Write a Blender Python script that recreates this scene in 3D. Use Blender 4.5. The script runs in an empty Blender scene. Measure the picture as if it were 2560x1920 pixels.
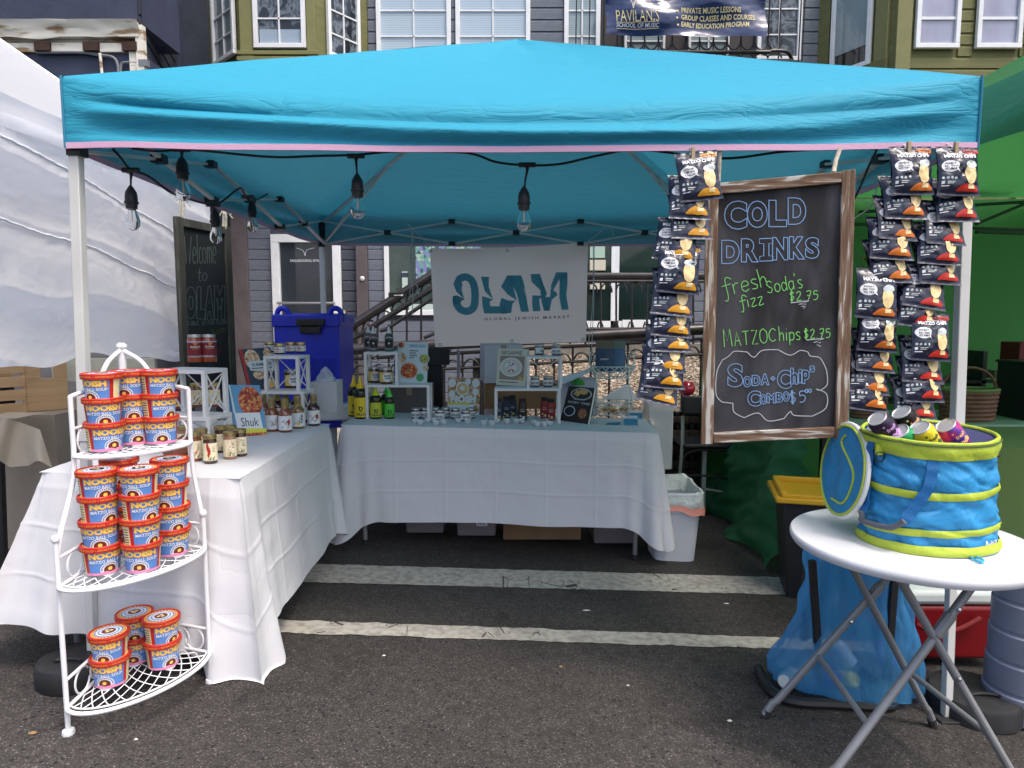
import bpy, math, random
from math import sin, cos, pi, radians, sqrt, atan2, hypot
from mathutils import Vector as V, Matrix, noise as mnoise
random.seed(7)
R = random.random
def U(a, b): return a + (b - a) * random.random()
scene = bpy.context.scene
COL = scene.collection

# ---------------------------------------------------------------- camera
CAM = V((1.444, -2.256, 1.252)); PITCH = 0.0985; FPX = 1692.0
cd = bpy.data.cameras.new('camera'); co = bpy.data.objects.new('camera', cd); COL.objects.link(co)
co.location = CAM; co.rotation_euler = (pi / 2 - PITCH, 0, 0)
cd.sensor_width = 36; cd.lens = 36 * FPX / 2560; cd.clip_start = .05; cd.clip_end = 400
scene.camera = co
# ---------------------------------------------------------------- light
SUN_DIR = V((.46, -.46, 1.3)).normalized()
w = bpy.data.worlds.new('World'); scene.world = w; w.use_nodes = True
nt = w.node_tree; bg = nt.nodes['Background']
sky = nt.nodes.new('ShaderNodeTexSky'); sky.sky_type = 'NISHITA'; sky.sun_disc = False
sky.sun_elevation = math.asin(SUN_DIR.z); sky.sun_rotation = atan2(SUN_DIR.x, SUN_DIR.y)
sky.air_density = 1.0; sky.dust_density = 5.0; sky.ozone_density = 1.0
nt.links.new(sky.outputs[0], bg.inputs[0]); bg.inputs[1].default_value = 0.15
sd = bpy.data.lights.new('sun', 'SUN'); sd.energy = 0.9; sd.angle = radians(12); sd.color = (1, .95, .88)
so = bpy.data.objects.new('sun', sd); COL.objects.link(so); so.location = (-4, -6, 12)
so.rotation_euler = SUN_DIR.to_track_quat('Z', 'Y').to_euler()
scene.view_settings.view_transform = 'Standard'; scene.view_settings.look = 'None'
scene.view_settings.exposure = 0.95; scene.view_settings.gamma = 1
scene.render.engine = 'CYCLES'

# ------------------------------------------------- measuring helpers (photo pixel -> place in the world)
def ray(x, y):
    F = V((0, cos(PITCH), -sin(PITCH))); Uu = V((0, sin(PITCH), cos(PITCH)))
    return F + V((1, 0, 0)) * ((x - 1280) / FPX) + Uu * ((960 - y) / FPX)
def PY(x, y, yy): d = ray(x, y); return CAM + d * ((yy - CAM.y) / d.y)
def PX(x, y, xx): d = ray(x, y); return CAM + d * ((xx - CAM.x) / d.x)
def PZ(x, y, z): d = ray(x, y); return CAM + d * ((z - CAM.z) / d.z)
GX, GY = .0582, .0358
def PG(x, y, h=0):
    n = V((GX, GY, 1)); d = ray(x, y); return CAM + d * ((h - CAM.dot(n)) / d.dot(n))
def gz(x, y): return -GX * x - GY * y

# ------------------------------------------------- mesh builder
def frame(o, u, n=None):
    """matrix with x=u, z up-ish, y=into the surface"""
    u = V(u).normalized(); z = V((0, 0, 1))
    y = z.cross(u).normalized(); z = u.cross(y).normalized()
    M = Matrix((u, y, z)).transposed().to_4x4(); M.translation = V(o); return M
def wm(o): return (wm(o.parent) @ o.matrix_basis) if o.parent else o.matrix_basis.copy()
class MB:
    def __init__(s, T=None): s.v = []; s.f = []; s.m = []; s.T = T or Matrix(); s.uv = None
    def add(s, vs, fs, mi=0, T=None):
        n = len(s.v); M = s.T @ T if T else s.T
        s.v += [M @ V(p) for p in vs]; s.f += [tuple(i + n for i in f) for f in fs]; s.m += [mi] * len(fs); return s
    def box(s, c, d, mi=0, T=None):
        x, y, z = c; a, b, h = d[0] / 2, d[1] / 2, d[2] / 2
        vs = [(x - a, y - b, z - h), (x + a, y - b, z - h), (x + a, y + b, z - h), (x - a, y + b, z - h), (x - a, y - b, z + h), (x + a, y - b, z + h), (x + a, y + b, z + h), (x - a, y + b, z + h)]
        return s.add(vs, [(0, 3, 2, 1), (4, 5, 6, 7), (0, 1, 5, 4), (1, 2, 6, 5), (2, 3, 7, 6), (3, 0, 4, 7)], mi, T)
    def bar(s, p, q, wd, dp=None, mi=0, up=(0, 0, 1)):
        p, q = V(p), V(q); d = (q - p); L = d.length
        if L < 1e-6: return s
        z = d / L; u = V(up)
        if abs(z.dot(u)) > .98: u = V((0, 1, 0))
        x = u.cross(z).normalized(); y = z.cross(x)
        M = Matrix((x, y, z)).transposed().to_4x4(); M.translation = p
        dp = dp or wd
        return s.box((0, 0, L / 2), (wd, dp, L), mi, M)
    def tube(s, pts, r, n=8, mi=0, caps=True, closed=False):
        pts = [V(p) for p in pts]; N = len(pts); rr = r if hasattr(r, '__len__') else [r] * N
        vs = []; prev = None
        for i, p in enumerate(pts):
            if closed: t = pts[(i + 1) % N] - pts[i - 1]
            else: t = pts[min(i + 1, N - 1)] - pts[max(i - 1, 0)]
            t = t.normalized() if t.length > 1e-9 else V((0, 0, 1))
            if prev is None:
                a = V((0, 0, 1)) if abs(t.z) < .9 else V((1, 0, 0)); x = a.cross(t).normalized()
            else: x = (prev - t * prev.dot(t)); x = x.normalized() if x.length > 1e-6 else V((1, 0, 0))
            prev = x; y = t.cross(x)
            vs += [p + (x * cos(2 * pi * k / n) + y * sin(2 * pi * k / n)) * rr[i] for k in range(n)]
        fs = []
        for i in range(N if closed else N - 1):
            j = (i + 1) % N
            for k in range(n): fs.append((i * n + k, i * n + (k + 1) % n, j * n + (k + 1) % n, j * n + k))
        if caps and not closed: fs += [tuple(range(n))[::-1], tuple((N - 1) * n + k for k in range(n))]
        return s.add(vs, fs, mi)
    def lathe(s, prof, n=24, mi=0, c=(0, 0, 0), mis=None, T=None, sx=1, sy=1):
        vs = []; fs = []; m2 = []
        for (r, z) in prof: vs += [(c[0] + r * sx * cos(2 * pi * k / n), c[1] + r * sy * sin(2 * pi * k / n), c[2] + z) for k in range(n)]
        b = len(s.m)
        for i in range(len(prof) - 1):
            for k in range(n): fs.append((i * n + k, i * n + (k + 1) % n, (i + 1) * n + (k + 1) % n, (i + 1) * n + k))
        nf = len(fs)
        if prof[0][0] > 1e-4: fs.append(tuple(range(n))[::-1])
        if prof[-1][0] > 1e-4: fs.append(tuple((len(prof) - 1) * n + k for k in range(n)))
        s.add(vs, fs, mi, T)
        if mis:
            for i in range(len(prof) - 1):
                for k in range(n): s.m[b + i * n + k] = mis[i]
        return s
    def grid(s, fn, nu, nv, mi=0, cu=False, mif=None):
        vs = [fn(i / nu, j / nv) for j in range(nv + 1) for i in range(nu + (0 if cu else 1))]
        w_ = nu if cu else nu + 1; fs = []; b = len(s.m)
        for j in range(nv):
            for i in range(nu):
                i2 = (i + 1) % w_; fs.append((j * w_ + i, j * w_ + i2, (j + 1) * w_ + i2, (j + 1) * w_ + i))
        s.add(vs, fs, mi)
        if mif:
            for j in range(nv):
                for i in range(nu): s.m[b + j * nu + i] = mif((i + .5) / nu, (j + .5) / nv)
        return s
    def prism(s, poly, y0, y1, mi=0, T=None):
        """polygon in xz, extruded along y"""
        n = len(poly); vs = [(x, y0, z) for x, z in poly] + [(x, y1, z) for x, z in poly]
        fs = [tuple(range(n)), tuple(range(2 * n - 1, n - 1, -1))] + [(i, i + n, (i + 1) % n + n, (i + 1) % n) for i in range(n)]
        return s.add(vs, fs, mi, T)
    def build(s, name, mats, parent=None, smooth=30, kind=None, bevel=0, label=None):
        me = bpy.data.meshes.new(name)
        vs = s.v
        if parent: Mi = wm(parent).inverted(); vs = [Mi @ p for p in vs]
        me.from_pydata([tuple(p) for p in vs], [], s.f)
        mats = mats if isinstance(mats, (list, tuple)) else [mats]
        for m in mats: me.materials.append(m)
        if len(mats) > 1: me.polygons.foreach_set('material_index', s.m)
        if smooth:
            me.polygons.foreach_set('use_smooth', [True] * len(me.polygons)); me.set_sharp_from_angle(angle=radians(smooth))
        me.update()
        o = bpy.data.objects.new(name, me); COL.objects.link(o)
        if parent: o.parent = parent
        if kind: o['kind'] = kind
        if label: o['label'] = label
        if bevel:
            b = o.modifiers.new('bevel', 'BEVEL'); b.width = bevel; b.segments = 2; b.limit_method = 'ANGLE'; b.angle_limit = radians(50)
        return o
def tag(o, label=None, cat=None, group=None, kind=None):
    if label: o['label'] = label
    if cat: o['category'] = cat
    if group: o['group'] = group
    if kind: o['kind'] = kind
    return o
def thing(name, label, cat, loc=(0, 0, 0), rz=0, group=None):
    o = bpy.data.objects.new(name, None); COL.objects.link(o); o.empty_display_size = .05
    o.location = loc; o.rotation_euler = (0, 0, rz); return tag(o, label, cat, group)
def dup(root, loc, rot=(0, 0, 0), label=None, group=None):
    r = root.copy(); COL.objects.link(r); r.location = loc
    r.rotation_euler = rot if hasattr(rot, '__len__') else (0, 0, rot)
    if label: r['label'] = label
    if group: r['group'] = group
    for ch in KIDS.get(root.name, []):
        c = ch.copy(); COL.objects.link(c); c.parent = r
        for g in KIDS.get(ch.name, []):
            d = g.copy(); COL.objects.link(d); d.parent = c
    return r
KIDS = {}
def note_kids():
    KIDS.clear()
    for o in bpy.data.objects:
        if o.parent: KIDS.setdefault(o.parent.name, []).append(o)
def put(o, loc, rot=(0, 0, 0)):
    o.location = loc; o.rotation_euler = rot if hasattr(rot, '__len__') else (0, 0, rot); return o
ORD = ['first', 'second', 'third', 'fourth', 'fifth', 'sixth', 'seventh', 'eighth', 'ninth', 'tenth', 'eleventh', 'twelfth']

# ------------------------------------------------- materials
def S(r, g, b):
    f = lambda c: ((c / 255 + .055) / 1.055) ** 2.4 if c > 10 else c / 255 / 12.92
    return (f(r), f(g), f(b))
MATS = {}
def M(name, col, rough=.6, metal=0., var=0., vs=8., bump=0., bs=40., trans=0., spec=.5, alpha=1., glass=0., stretch=(1, 1, 1), coat=0., emit=0., ior=1.45, bumpd=.01, det=4, rand=0.):
    m = bpy.data.materials.new(name); m.use_nodes = True; n = m.node_tree; p = n.nodes['Principled BSDF']
    c4 = (*col, 1); p.inputs['Base Color'].default_value = c4; p.inputs['Roughness'].default_value = rough
    p.inputs['Metallic'].default_value = metal; p.inputs['Specular IOR Level'].default_value = spec
    p.inputs['IOR'].default_value = ior
    if alpha < 1: p.inputs['Alpha'].default_value = alpha
    if glass: p.inputs['Transmission Weight'].default_value = glass
    if coat: p.inputs['Coat Weight'].default_value = coat; p.inputs['Coat Roughness'].default_value = .1
    if var or bump:
        tc = n.nodes.new('ShaderNodeTexCoord'); mp = n.nodes.new('ShaderNodeMapping'); mp.inputs['Scale'].default_value = stretch
        n.links.new(tc.outputs['Object'], mp.inputs[0])
    if var:
        no = n.nodes.new('ShaderNodeTexNoise'); no.inputs['Scale'].default_value = vs; no.inputs['Detail'].default_value = det
        n.links.new(mp.outputs[0], no.inputs[0])
        mr = n.nodes.new('ShaderNodeMapRange'); mr.inputs[1].default_value = .3; mr.inputs[2].default_value = .7
        mr.inputs[3].default_value = 1 - var; mr.inputs[4].default_value = 1 + var
        n.links.new(no.outputs[0], mr.inputs[0])
        mx = n.nodes.new('ShaderNodeVectorMath'); mx.operation = 'SCALE'; mx.inputs[0].default_value = col
        n.links.new(mr.outputs[0], mx.inputs['Scale']); n.links.new(mx.outputs[0], p.inputs['Base Color'])
    if bump:
        nb = n.nodes.new('ShaderNodeTexNoise'); nb.inputs['Scale'].default_value = bs; nb.inputs['Detail'].default_value = det
        n.links.new(mp.outputs[0], nb.inputs[0]); bn = n.nodes.new('ShaderNodeBump'); bn.inputs['Strength'].default_value = bump
        bn.inputs['Distance'].default_value = bumpd; n.links.new(nb.outputs[0], bn.inputs['Height']); n.links.new(bn.outputs[0], p.inputs['Normal'])
    if trans:
        t = n.nodes.new('ShaderNodeBsdfTranslucent'); t.inputs[0].default_value = c4; mxs = n.nodes.new('ShaderNodeMixShader'); mxs.inputs[0].default_value = trans
        o = n.nodes['Material Output']; n.links.new(p.outputs[0], mxs.inputs[1]); n.links.new(t.outputs[0], mxs.inputs[2]); n.links.new(mxs.outputs[0], o.inputs[0])
        if bump: n.links.new(bn.outputs[0], t.inputs['Normal'])
        if var: n.links.new(mx.outputs[0], t.inputs[0])
    MATS[name] = m; return m
def ramp_mat(name, stops, kind='NOISE', scale=8., rough=.6, stretch=(1, 1, 1), bump=0, bumpd=.01, det=6, distort=0., const=False, metal=0, feature='F1', coords='Object', spec=.5):
    m = bpy.data.materials.new(name); m.use_nodes = True; n = m.node_tree; p = n.nodes['Principled BSDF']
    tc = n.nodes.new('ShaderNodeTexCoord'); mp = n.nodes.new('ShaderNodeMapping'); mp.inputs['Scale'].default_value = stretch
    n.links.new(tc.outputs[coords], mp.inputs[0])
    if kind == 'NOISE': t = n.nodes.new('ShaderNodeTexNoise'); t.inputs['Detail'].default_value = det; t.inputs['Distortion'].default_value = distort; out = t.outputs[0]
    elif kind == 'VOR': t = n.nodes.new('ShaderNodeTexVoronoi'); out = t.outputs['Color']
    else: t = n.nodes.new('ShaderNodeTexVoronoi'); t.feature = 'F1'; out = t.outputs[0]
    t.inputs['Scale'].default_value = scale; n.links.new(mp.outputs[0], t.inputs[0])
    r = n.nodes.new('ShaderNodeValToRGB'); n.links.new(out, r.inputs[0]); cr = r.color_ramp
    if const: cr.interpolation = 'CONSTANT'
    while len(cr.elements) < len(stops): cr.elements.new(.5)
    for e, (ps, c) in zip(cr.elements, stops): e.position = ps
    for e, (ps, c) in zip(cr.elements, stops): e.color = (*c, 1)
    n.links.new(r.outputs[0], p.inputs['Base Color']); p.inputs['Roughness'].default_value = rough; p.inputs['Metallic'].default_value = metal; p.inputs['Specular IOR Level'].default_value = spec
    if bump:
        bn = n.nodes.new('ShaderNodeBump'); bn.inputs['Strength'].default_value = bump; bn.inputs['Distance'].default_value = bumpd
        n.links.new(t.outputs[0], bn.inputs['Height']); n.links.new(bn.outputs[0], p.inputs['Normal'])
    return m
def emit_mat(*a): pass

# ------------------------------------------------- flat lettering
FONTC = {}
def tmesh(s, bold=0., res=2):
    k = (s, bold)
    if k in FONTC: return FONTC[k]
    c = bpy.data.curves.new('t', 'FONT'); c.body = s; c.size = 1; c.offset = bold; c.resolution_u = res
    o = bpy.data.objects.new('t', c); COL.objects.link(o)
    dg = bpy.context.evaluated_depsgraph_get(); oe = o.evaluated_get(dg); me = oe.to_mesh()
    vs = [(v.co.x, v.co.y) for v in me.vertices]; fs = [tuple(p.vertices) for p in me.polygons]
    oe.to_mesh_clear(); bpy.data.objects.remove(o); bpy.data.curves.remove(c)
    x0 = min(v[0] for v in vs); x1 = max(v[0] for v in vs); y0 = min(v[1] for v in vs); y1 = max(v[1] for v in vs)
    vs = [((x - x0) / (x1 - x0) - .5, (y - y0) / (y1 - y0) - .5) for x, y in vs]
    FONTC[k] = (vs, fs); return FONTC[k]
def text(mb, s, mp, cx, cy, w, h, mi=0, bold=0., rot=0., shear=0., arc=0.):
    vs, fs = tmesh(s, bold); c, sn = cos(rot), sin(rot); out = []
    for x, y in vs:
        X = x * w + shear * y * h; Y = y * h + arc * (x * x) * h
        out.append(mp(cx + X * c - Y * sn, cy + X * sn + Y * c))
    mb.add(out, fs, mi)
def ribbon(mb, pts, wd, mp, mi=0, closed=False):
    P = [V((p[0], p[1])) for p in pts]; N = len(P); vs = []
    for i in range(N):
        a = P[(i - 1) % N] if closed else P[max(i - 1, 0)]; b = P[(i + 1) % N] if closed else P[min(i + 1, N - 1)]
        t = b - a; t = t.normalized() if t.length > 1e-9 else V((1, 0)); nn = V((-t.y, t.x)) * wd / 2
        vs += [mp(P[i].x + nn.x, P[i].y + nn.y), mp(P[i].x - nn.x, P[i].y - nn.y)]
    fs = [(2 * i, 2 * i + 1, 2 * ((i + 1) % N) + 1, 2 * ((i + 1) % N)) for i in range(N if closed else N - 1)]
    mb.add(vs, fs, mi)
def outline(mb, s, mp, cx, cy, w, h, wd, mi=0, bold=0.03, rot=0.):
    vs, fs = tmesh(s, bold, 4) if (s, bold) not in FONTC else FONTC[(s, bold)]
    cnt = {}
    for f in fs:
        for a, b in zip(f, f[1:] + f[:1]): e = (min(a, b), max(a, b)); cnt[e] = cnt.get(e, 0) + 1
    c, sn = cos(rot), sin(rot)
    def q(v): X, Y = v[0] * w, v[1] * h; return (cx + X * c - Y * sn, cy + X * sn + Y * c)
    for (a, b), k in cnt.items():
        if k == 1: 
            A = V(q(vs[a])); B = V(q(vs[b])); d = (B - A); d = d.normalized() * wd * .3 if d.length > 1e-9 else V((0, 0))
            ribbon(mb, [A - d, B + d], wd, mp, mi)
def smooth_path(pts, k=5, closed=False):
    n = len(pts)
    if n < 3 : return pts
    out = []
    for i in range(n if closed else n - 1):
        g = (lambda j: pts[j % n]) if closed else (lambda j: pts[max(0, min(n - 1, j))])
        p0, p1, p2, p3 = g(i - 1), g(i), g(i + 1), g(i + 2)
        for t in range(k):
            t /= k
            out.append(tuple(.5 * ((2 * b) + (-a + c) * t + (2 * a - 5 * b + 4 * c - d) * t * t + (-a + 3 * b - 3 * c + d) * t ** 3) for a, b, c, d in zip(p0, p1, p2, p3)))
    if not closed: out.append(tuple(pts[-1]))
    return out
# hand-drawn chalk letters: strokes on a 10-unit em, x advance first
G = {'f': '6:7,9 5,10.5 3.5,10 3,7 3,0 2,-3 .5,-2.5|.5,6 6,6.4', 'r': '5:1,6 1,0|1,4 2.5,6 4.5,5.8', 'e': '6:1,3 5,3.4 4.6,5.6 2.6,6 1,4 1.2,1 3,0 5,1', 's': '5:4.4,5.4 2.6,6 1,4.8 2.4,3.2 4.2,2 3.4,.2 .8,.4', 'h': '6:1,11 1.2,5 1,0|1,3.6 3,6 4.6,4.6 4.8,0', 'i': '3:1.4,6 1.4,0|1.5,8.6 1.6,8.9', 'z': '6:1,6 5,6.2 1,0 5.4,.2', 'o': '6:3,6 1,4.6 1,1.4 3,0 5,1.6 5,4.6 3,6', 'd': '6:5,4 3,6 1,4.4 1.2,1 3,0 5,2|5.2,10 5,5 5.2,0', 'a': '6:5,5 3,6 1,4.4 1.2,1 3,0 5,2|5,6 5,0', "'": '2:1,11 .6,9', '$': '7:5.4,7 3,8 1.4,6.4 3,4.6 5,3.2 4,1 1,1.2|3.4,9.6 3.2,-1|2.6,9.6 2.4,-1', '2': '7:1,6.6 3,8.4 5,7 4,4 1,0 5.8,.2', '.': '3:1.2,0 1.6,.3', '7': '7:1,8 5.6,8.2 2.6,0|1.6,4.2 5,4.4', '5': '7:5.6,8.2 2,8.2 1.6,5 4,5.4 5.6,3.4 4,.4 1,.2', 'M': '9:1,0 1.4,9 4,3 6.6,9 7.4,0', 'A': '7:.6,0 3,7 5.6,0|1.4,2.6 5,2.6', 'T': '7:.6,7 6,7|3.4,7 3.2,0', 'Z': '7:1,7 5.8,7 1,0 6,0', 'O': '8:4,7.4 1.4,6 1,2 3.6,0 6.4,1.6 6.6,5.4 4,7.4', 'C': '9:7,8 4.4,9.6 1.4,6.6 1.4,2.4 4,0 7,1.4', 'p': '6:1,6 1,-3.4|1,4 3,6 5,4.4 4.6,1 2.6,0 1,1.4', 'W': '11:.6,10 2.4,0 5,8 7.4,0 10,10', 'l': '3:1.4,10.6 1.4,0', 'c': '5:4.6,5 2.6,6 1,4 1.2,1 3,0 4.6,1', 'm': '8:1,6 1,0|1,4.4 2.6,6 3.8,4.6 3.8,0|3.8,4.4 5.6,6 6.8,4.6 6.8,0', 't': '5:2.4,9 2.2,1 3.4,0 4.4,.6|.6,6 4.4,6.2', 'L': '7:1.4,9 1.2,.2 5.8,.2', 'G': '8:6.4,7 4,8.4 1.4,6 1.4,2 4,0 6.4,1.6 6.4,4 4.4,4', 'B': '7:1,0 1,8 4,8 5,6.4 3.8,4.4 1,4.2|3.8,4.4 5.6,2.6 4,.2 1,0', 'J': '6:4.4,8 4.4,2 3,0 1,1.4', 'E': '6:5,8 1,8 1,0 5,0|1,4 4,4', 'w': '8:.6,6 2.2,0 4,5 5.6,0 7.4,6', 'I': '3:1.4,8 1.4,0', 'S': '7:5.6,7 3.6,8.4 1.2,6.8 3,4.4 5.4,2.8 4,.2 1,1', 'H': '7:1,8 1,0|5.6,8 5.6,0|1,4 5.6,4', 'K': '7:1,8 1,0|5.6,8 1.2,4 5.8,0', 'R': '7:1,0 1,8 4.4,7.6 4.6,5 1,4 5.6,0', ' ': '5:'}
def chalk(mb, s, mp, x, y, h, wd, mi=0, rot=0., sq=1.):
    k = h / 9.; cx = 0
    for ch in s:
        adv, st = G[ch].split(':'); 
        if st:
            for ln in st.split('|'):
                pts = [tuple(float(a) for a in p.split(',')) for p in ln.split()]
                pts = smooth_path(pts, 4) if ch not in 'MZTALWEHKI' else pts
                q = [((cx + a) * k * sq, b * k) for a, b in pts]
                q = [(x + a * cos(rot) - b * sin(rot), y + a * sin(rot) + b * cos(rot)) for a, b in q]
                ribbon(mb, q, wd, mp, mi)
        cx += float(adv)
    return cx * k * sq
def disc2(mb, mp, cx, cy, rx, ry, mi=0, n=16, rot=0.):
    pts = [(cx + rx * cos(2 * pi * k / n) * cos(rot) - ry * sin(2 * pi * k / n) * sin(rot), cy + rx * cos(2 * pi * k / n) * sin(rot) + ry * sin(2 * pi * k / n) * cos(rot)) for k in range(n)]
    if max(rx, ry) < .012 or max(rx, ry) > 3 or n < 14: mb.add([mp(cx, cy)] + [mp(*p) for p in pts], [(0, k + 1, (k + 1) % n + 1) for k in range(n)], mi); return
    vs = [mp(cx, cy)]; fs = [(0, k + 1, (k + 1) % n + 1) for k in range(n)]
    for j in (1, 2, 3): vs += [mp(cx + (p[0] - cx) * j / 3, cy + (p[1] - cy) * j / 3) for p in pts]
    for j in (0, 1): fs += [(1 + j * n + k, 1 + (j + 1) * n + k, 1 + (j + 1) * n + (k + 1) % n, 1 + j * n + (k + 1) % n) for k in range(n)]
    mb.add(vs, fs, mi)
def mound2(mb, mp, xs, tops, y0, mi=0, ny=4):
    n = len(xs) - 1; mb.grid(lambda u, v: mp(xs[int(round(u * n))], y0 + (tops[int(round(u * n))] - y0) * v), n, ny, mi)
def poly2(mb, mp, pts, mi=0): mb.add([mp(*p) for p in pts], [tuple(range(len(pts)))], mi)
def rect2(mb, mp, x0, y0, x1, y1, mi=0, nx=1, ny=1):
    mb.grid(lambda u, v: mp(x0 + (x1 - x0) * u, y0 + (y1 - y0) * v), nx, ny, mi)
def lift(mp, e): return lambda x, y: mp(x, y, e)
# ================================================= MATERIALS
def asphalt():
    m = bpy.data.materials.new('asphalt'); m.use_nodes = True; n = m.node_tree; p = n.nodes['Principled BSDF']; L = n.links.new
    tc = n.nodes.new('ShaderNodeTexCoord'); o = tc.outputs['Object']
    def noise(sc, det=3):
        t = n.nodes.new('ShaderNodeTexNoise'); t.inputs['Scale'].default_value = sc; t.inputs['Detail'].default_value = det; L(o, t.inputs[0]); return t
    def vor(sc):
        t = n.nodes.new('ShaderNodeTexVoronoi'); t.inputs['Scale'].default_value = sc; L(o, t.inputs[0]); return t
    v = vor(250); sep = n.nodes.new('ShaderNodeSeparateColor'); L(v.outputs['Color'], sep.inputs[0])
    r = n.nodes.new('ShaderNodeValToRGB'); L(sep.outputs[0], r.inputs[0]); cr = r.color_ramp; cr.interpolation = 'LINEAR'
    for ps, c in ((.0, (.026, .023, .021)), (.55, (.043, .039, .036)), (.86, (.060, .055, .051)), (.97, (.10, .09, .08)), (1, (.17, .155, .14))):
        e = cr.elements.new(ps) if ps not in (0, 1) else cr.elements[0 if ps == 0 else -1]; e.color = (*c, 1)
    v2 = vor(62); s2 = n.nodes.new('ShaderNodeSeparateColor'); L(v2.outputs['Color'], s2.inputs[0])
    lt = n.nodes.new('ShaderNodeMath'); lt.operation = 'GREATER_THAN'; L(s2.outputs[1], lt.inputs[0]); lt.inputs[1].default_value = .90
    dk = n.nodes.new('ShaderNodeMath'); dk.operation = 'LESS_THAN'; L(v2.outputs[0], dk.inputs[0]); dk.inputs[1].default_value = .38
    ml = n.nodes.new('ShaderNodeMath'); ml.operation = 'MULTIPLY'; L(lt.outputs[0], ml.inputs[0]); L(dk.outputs[0], ml.inputs[1])
    mx = n.nodes.new('ShaderNodeMixRGB'); L(ml.outputs[0], mx.inputs[0]); L(r.outputs[0], mx.inputs[1]); mx.inputs[2].default_value = (.016, .015, .016, 1)
    # large patches and stains
    b = noise(.7, 8); mr = n.nodes.new('ShaderNodeMapRange'); mr.inputs[1].default_value = .3; mr.inputs[2].default_value = .7; mr.inputs[3].default_value = .74; mr.inputs[4].default_value = 1.28; L(b.outputs[0], mr.inputs[0])
    b2 = noise(26, 3); mr2 = n.nodes.new('ShaderNodeMapRange'); mr2.inputs[1].default_value = .3; mr2.inputs[2].default_value = .7; mr2.inputs[3].default_value = .82; mr2.inputs[4].default_value = 1.2; L(b2.outputs[0], mr2.inputs[0])
    mm = n.nodes.new('ShaderNodeMath'); mm.operation = 'MULTIPLY'; L(mr.outputs[0], mm.inputs[0]); L(mr2.outputs[0], mm.inputs[1])
    st = noise(2.6, 5); st.inputs['Distortion'].default_value = .6; sr = n.nodes.new('ShaderNodeMapRange'); sr.inputs[1].default_value = .60; sr.inputs[2].default_value = .70; sr.inputs[3].default_value = 1; sr.inputs[4].default_value = .72; L(st.outputs[0], sr.inputs[0])
    m3 = n.nodes.new('ShaderNodeMath'); m3.operation = 'MULTIPLY'; L(mm.outputs[0], m3.inputs[0]); L(sr.outputs[0], m3.inputs[1]); mm = m3
    sc = n.nodes.new('ShaderNodeVectorMath'); sc.operation = 'SCALE'; L(mx.outputs[0], sc.inputs[0]); L(mm.outputs[0], sc.inputs['Scale'])
    L(sc.outputs[0], p.inputs['Base Color']); p.inputs['Roughness'].default_value = .85; p.inputs['Specular IOR Level'].default_value = .3
    bn = n.nodes.new('ShaderNodeBump'); bn.inputs['Strength'].default_value = .45; bn.inputs['Distance'].default_value = .003; L(v.outputs[0], bn.inputs['Height']); bn.invert = True
    L(bn.outputs[0], p.inputs['Normal']); return m
m_asphalt = asphalt()
def stripe_paint():
    m = bpy.data.materials.new('road paint'); m.use_nodes = True; n = m.node_tree; p = n.nodes['Principled BSDF']; L = n.links.new
    tc = n.nodes.new('ShaderNodeTexCoord'); o = tc.outputs['Object']
    t = n.nodes.new('ShaderNodeTexNoise'); t.inputs['Scale'].default_value = 30; t.inputs['Detail'].default_value = 8; L(o, t.inputs[0])
    r = n.nodes.new('ShaderNodeValToRGB'); L(t.outputs[0], r.inputs[0]); cr = r.color_ramp
    cr.elements[0].position = .34; cr.elements[0].color = (.27, .25, .215, 1); cr.elements[1].position = .60; cr.elements[1].color = (.44, .41, .355, 1)
    mp = n.nodes.new('ShaderNodeMapping'); mp.inputs['Scale'].default_value = (1, .35, 1); L(o, mp.inputs[0])
    v = n.nodes.new('ShaderNodeTexVoronoi'); v.feature = 'DISTANCE_TO_EDGE'; v.inputs['Scale'].default_value = 12; L(mp.outputs[0], v.inputs[0])
    c = n.nodes.new('ShaderNodeMath'); c.operation = 'LESS_THAN'; L(v.outputs[0], c.inputs[0]); c.inputs[1].default_value = .016
    t2 = n.nodes.new('ShaderNodeTexNoise'); t2.inputs['Scale'].default_value = 5; L(o, t2.inputs[0])
    g = n.nodes.new('ShaderNodeMath'); g.operation = 'GREATER_THAN'; L(t2.outputs[0], g.inputs[0]); g.inputs[1].default_value = .62
    ml = n.nodes.new('ShaderNodeMath'); ml.operation = 'MULTIPLY'; L(c.outputs[0], ml.inputs[0]); L(g.outputs[0], ml.inputs[1])
    mx = n.nodes.new('ShaderNodeMixRGB'); L(ml.outputs[0], mx.inputs[0]); L(r.outputs[0], mx.inputs[1]); mx.inputs[2].default_value = (.03, .028, .025, 1)
    L(mx.outputs[0], p.inputs['Base Color']); p.inputs['Roughness'].default_value = .8
    bn = n.nodes.new('ShaderNodeBump'); bn.inputs['Strength'].default_value = .5; bn.inputs['Distance'].default_value = .004; L(t.outputs[0], bn.inputs['Height']); L(bn.outputs[0], p.inputs['Normal'])
    return m
m_stripe = stripe_paint()
m_conc = M('concrete', (.32, .29, .25), .85, var=.2, vs=6, bump=.3, bs=60)
m_gravel = ramp_mat('gravel', [(0, (.05, .04, .03)), (.35, (.16, .12, .085)), (.65, (.33, .27, .20)), (1, (.62, .55, .44))], 'VOR', 38, .9, bump=.8, bumpd=.02)
m_pebble = ramp_mat('pebbles', [(0, (.07, .05, .035)), (.4, (.20, .15, .11)), (.7, (.42, .35, .27)), (1, (.75, .68, .56))], 'VOR', 30, .85)
m_side = M('grey siding', S(104, 110, 121), .7, var=.14, vs=5, bump=.35, bs=30, stretch=(.6, 1, 6))
m_side_d = M('dark grey siding', S(66, 70, 79), .7, var=.14, vs=5, bump=.3, bs=30, stretch=(.6, 1, 6))
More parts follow.
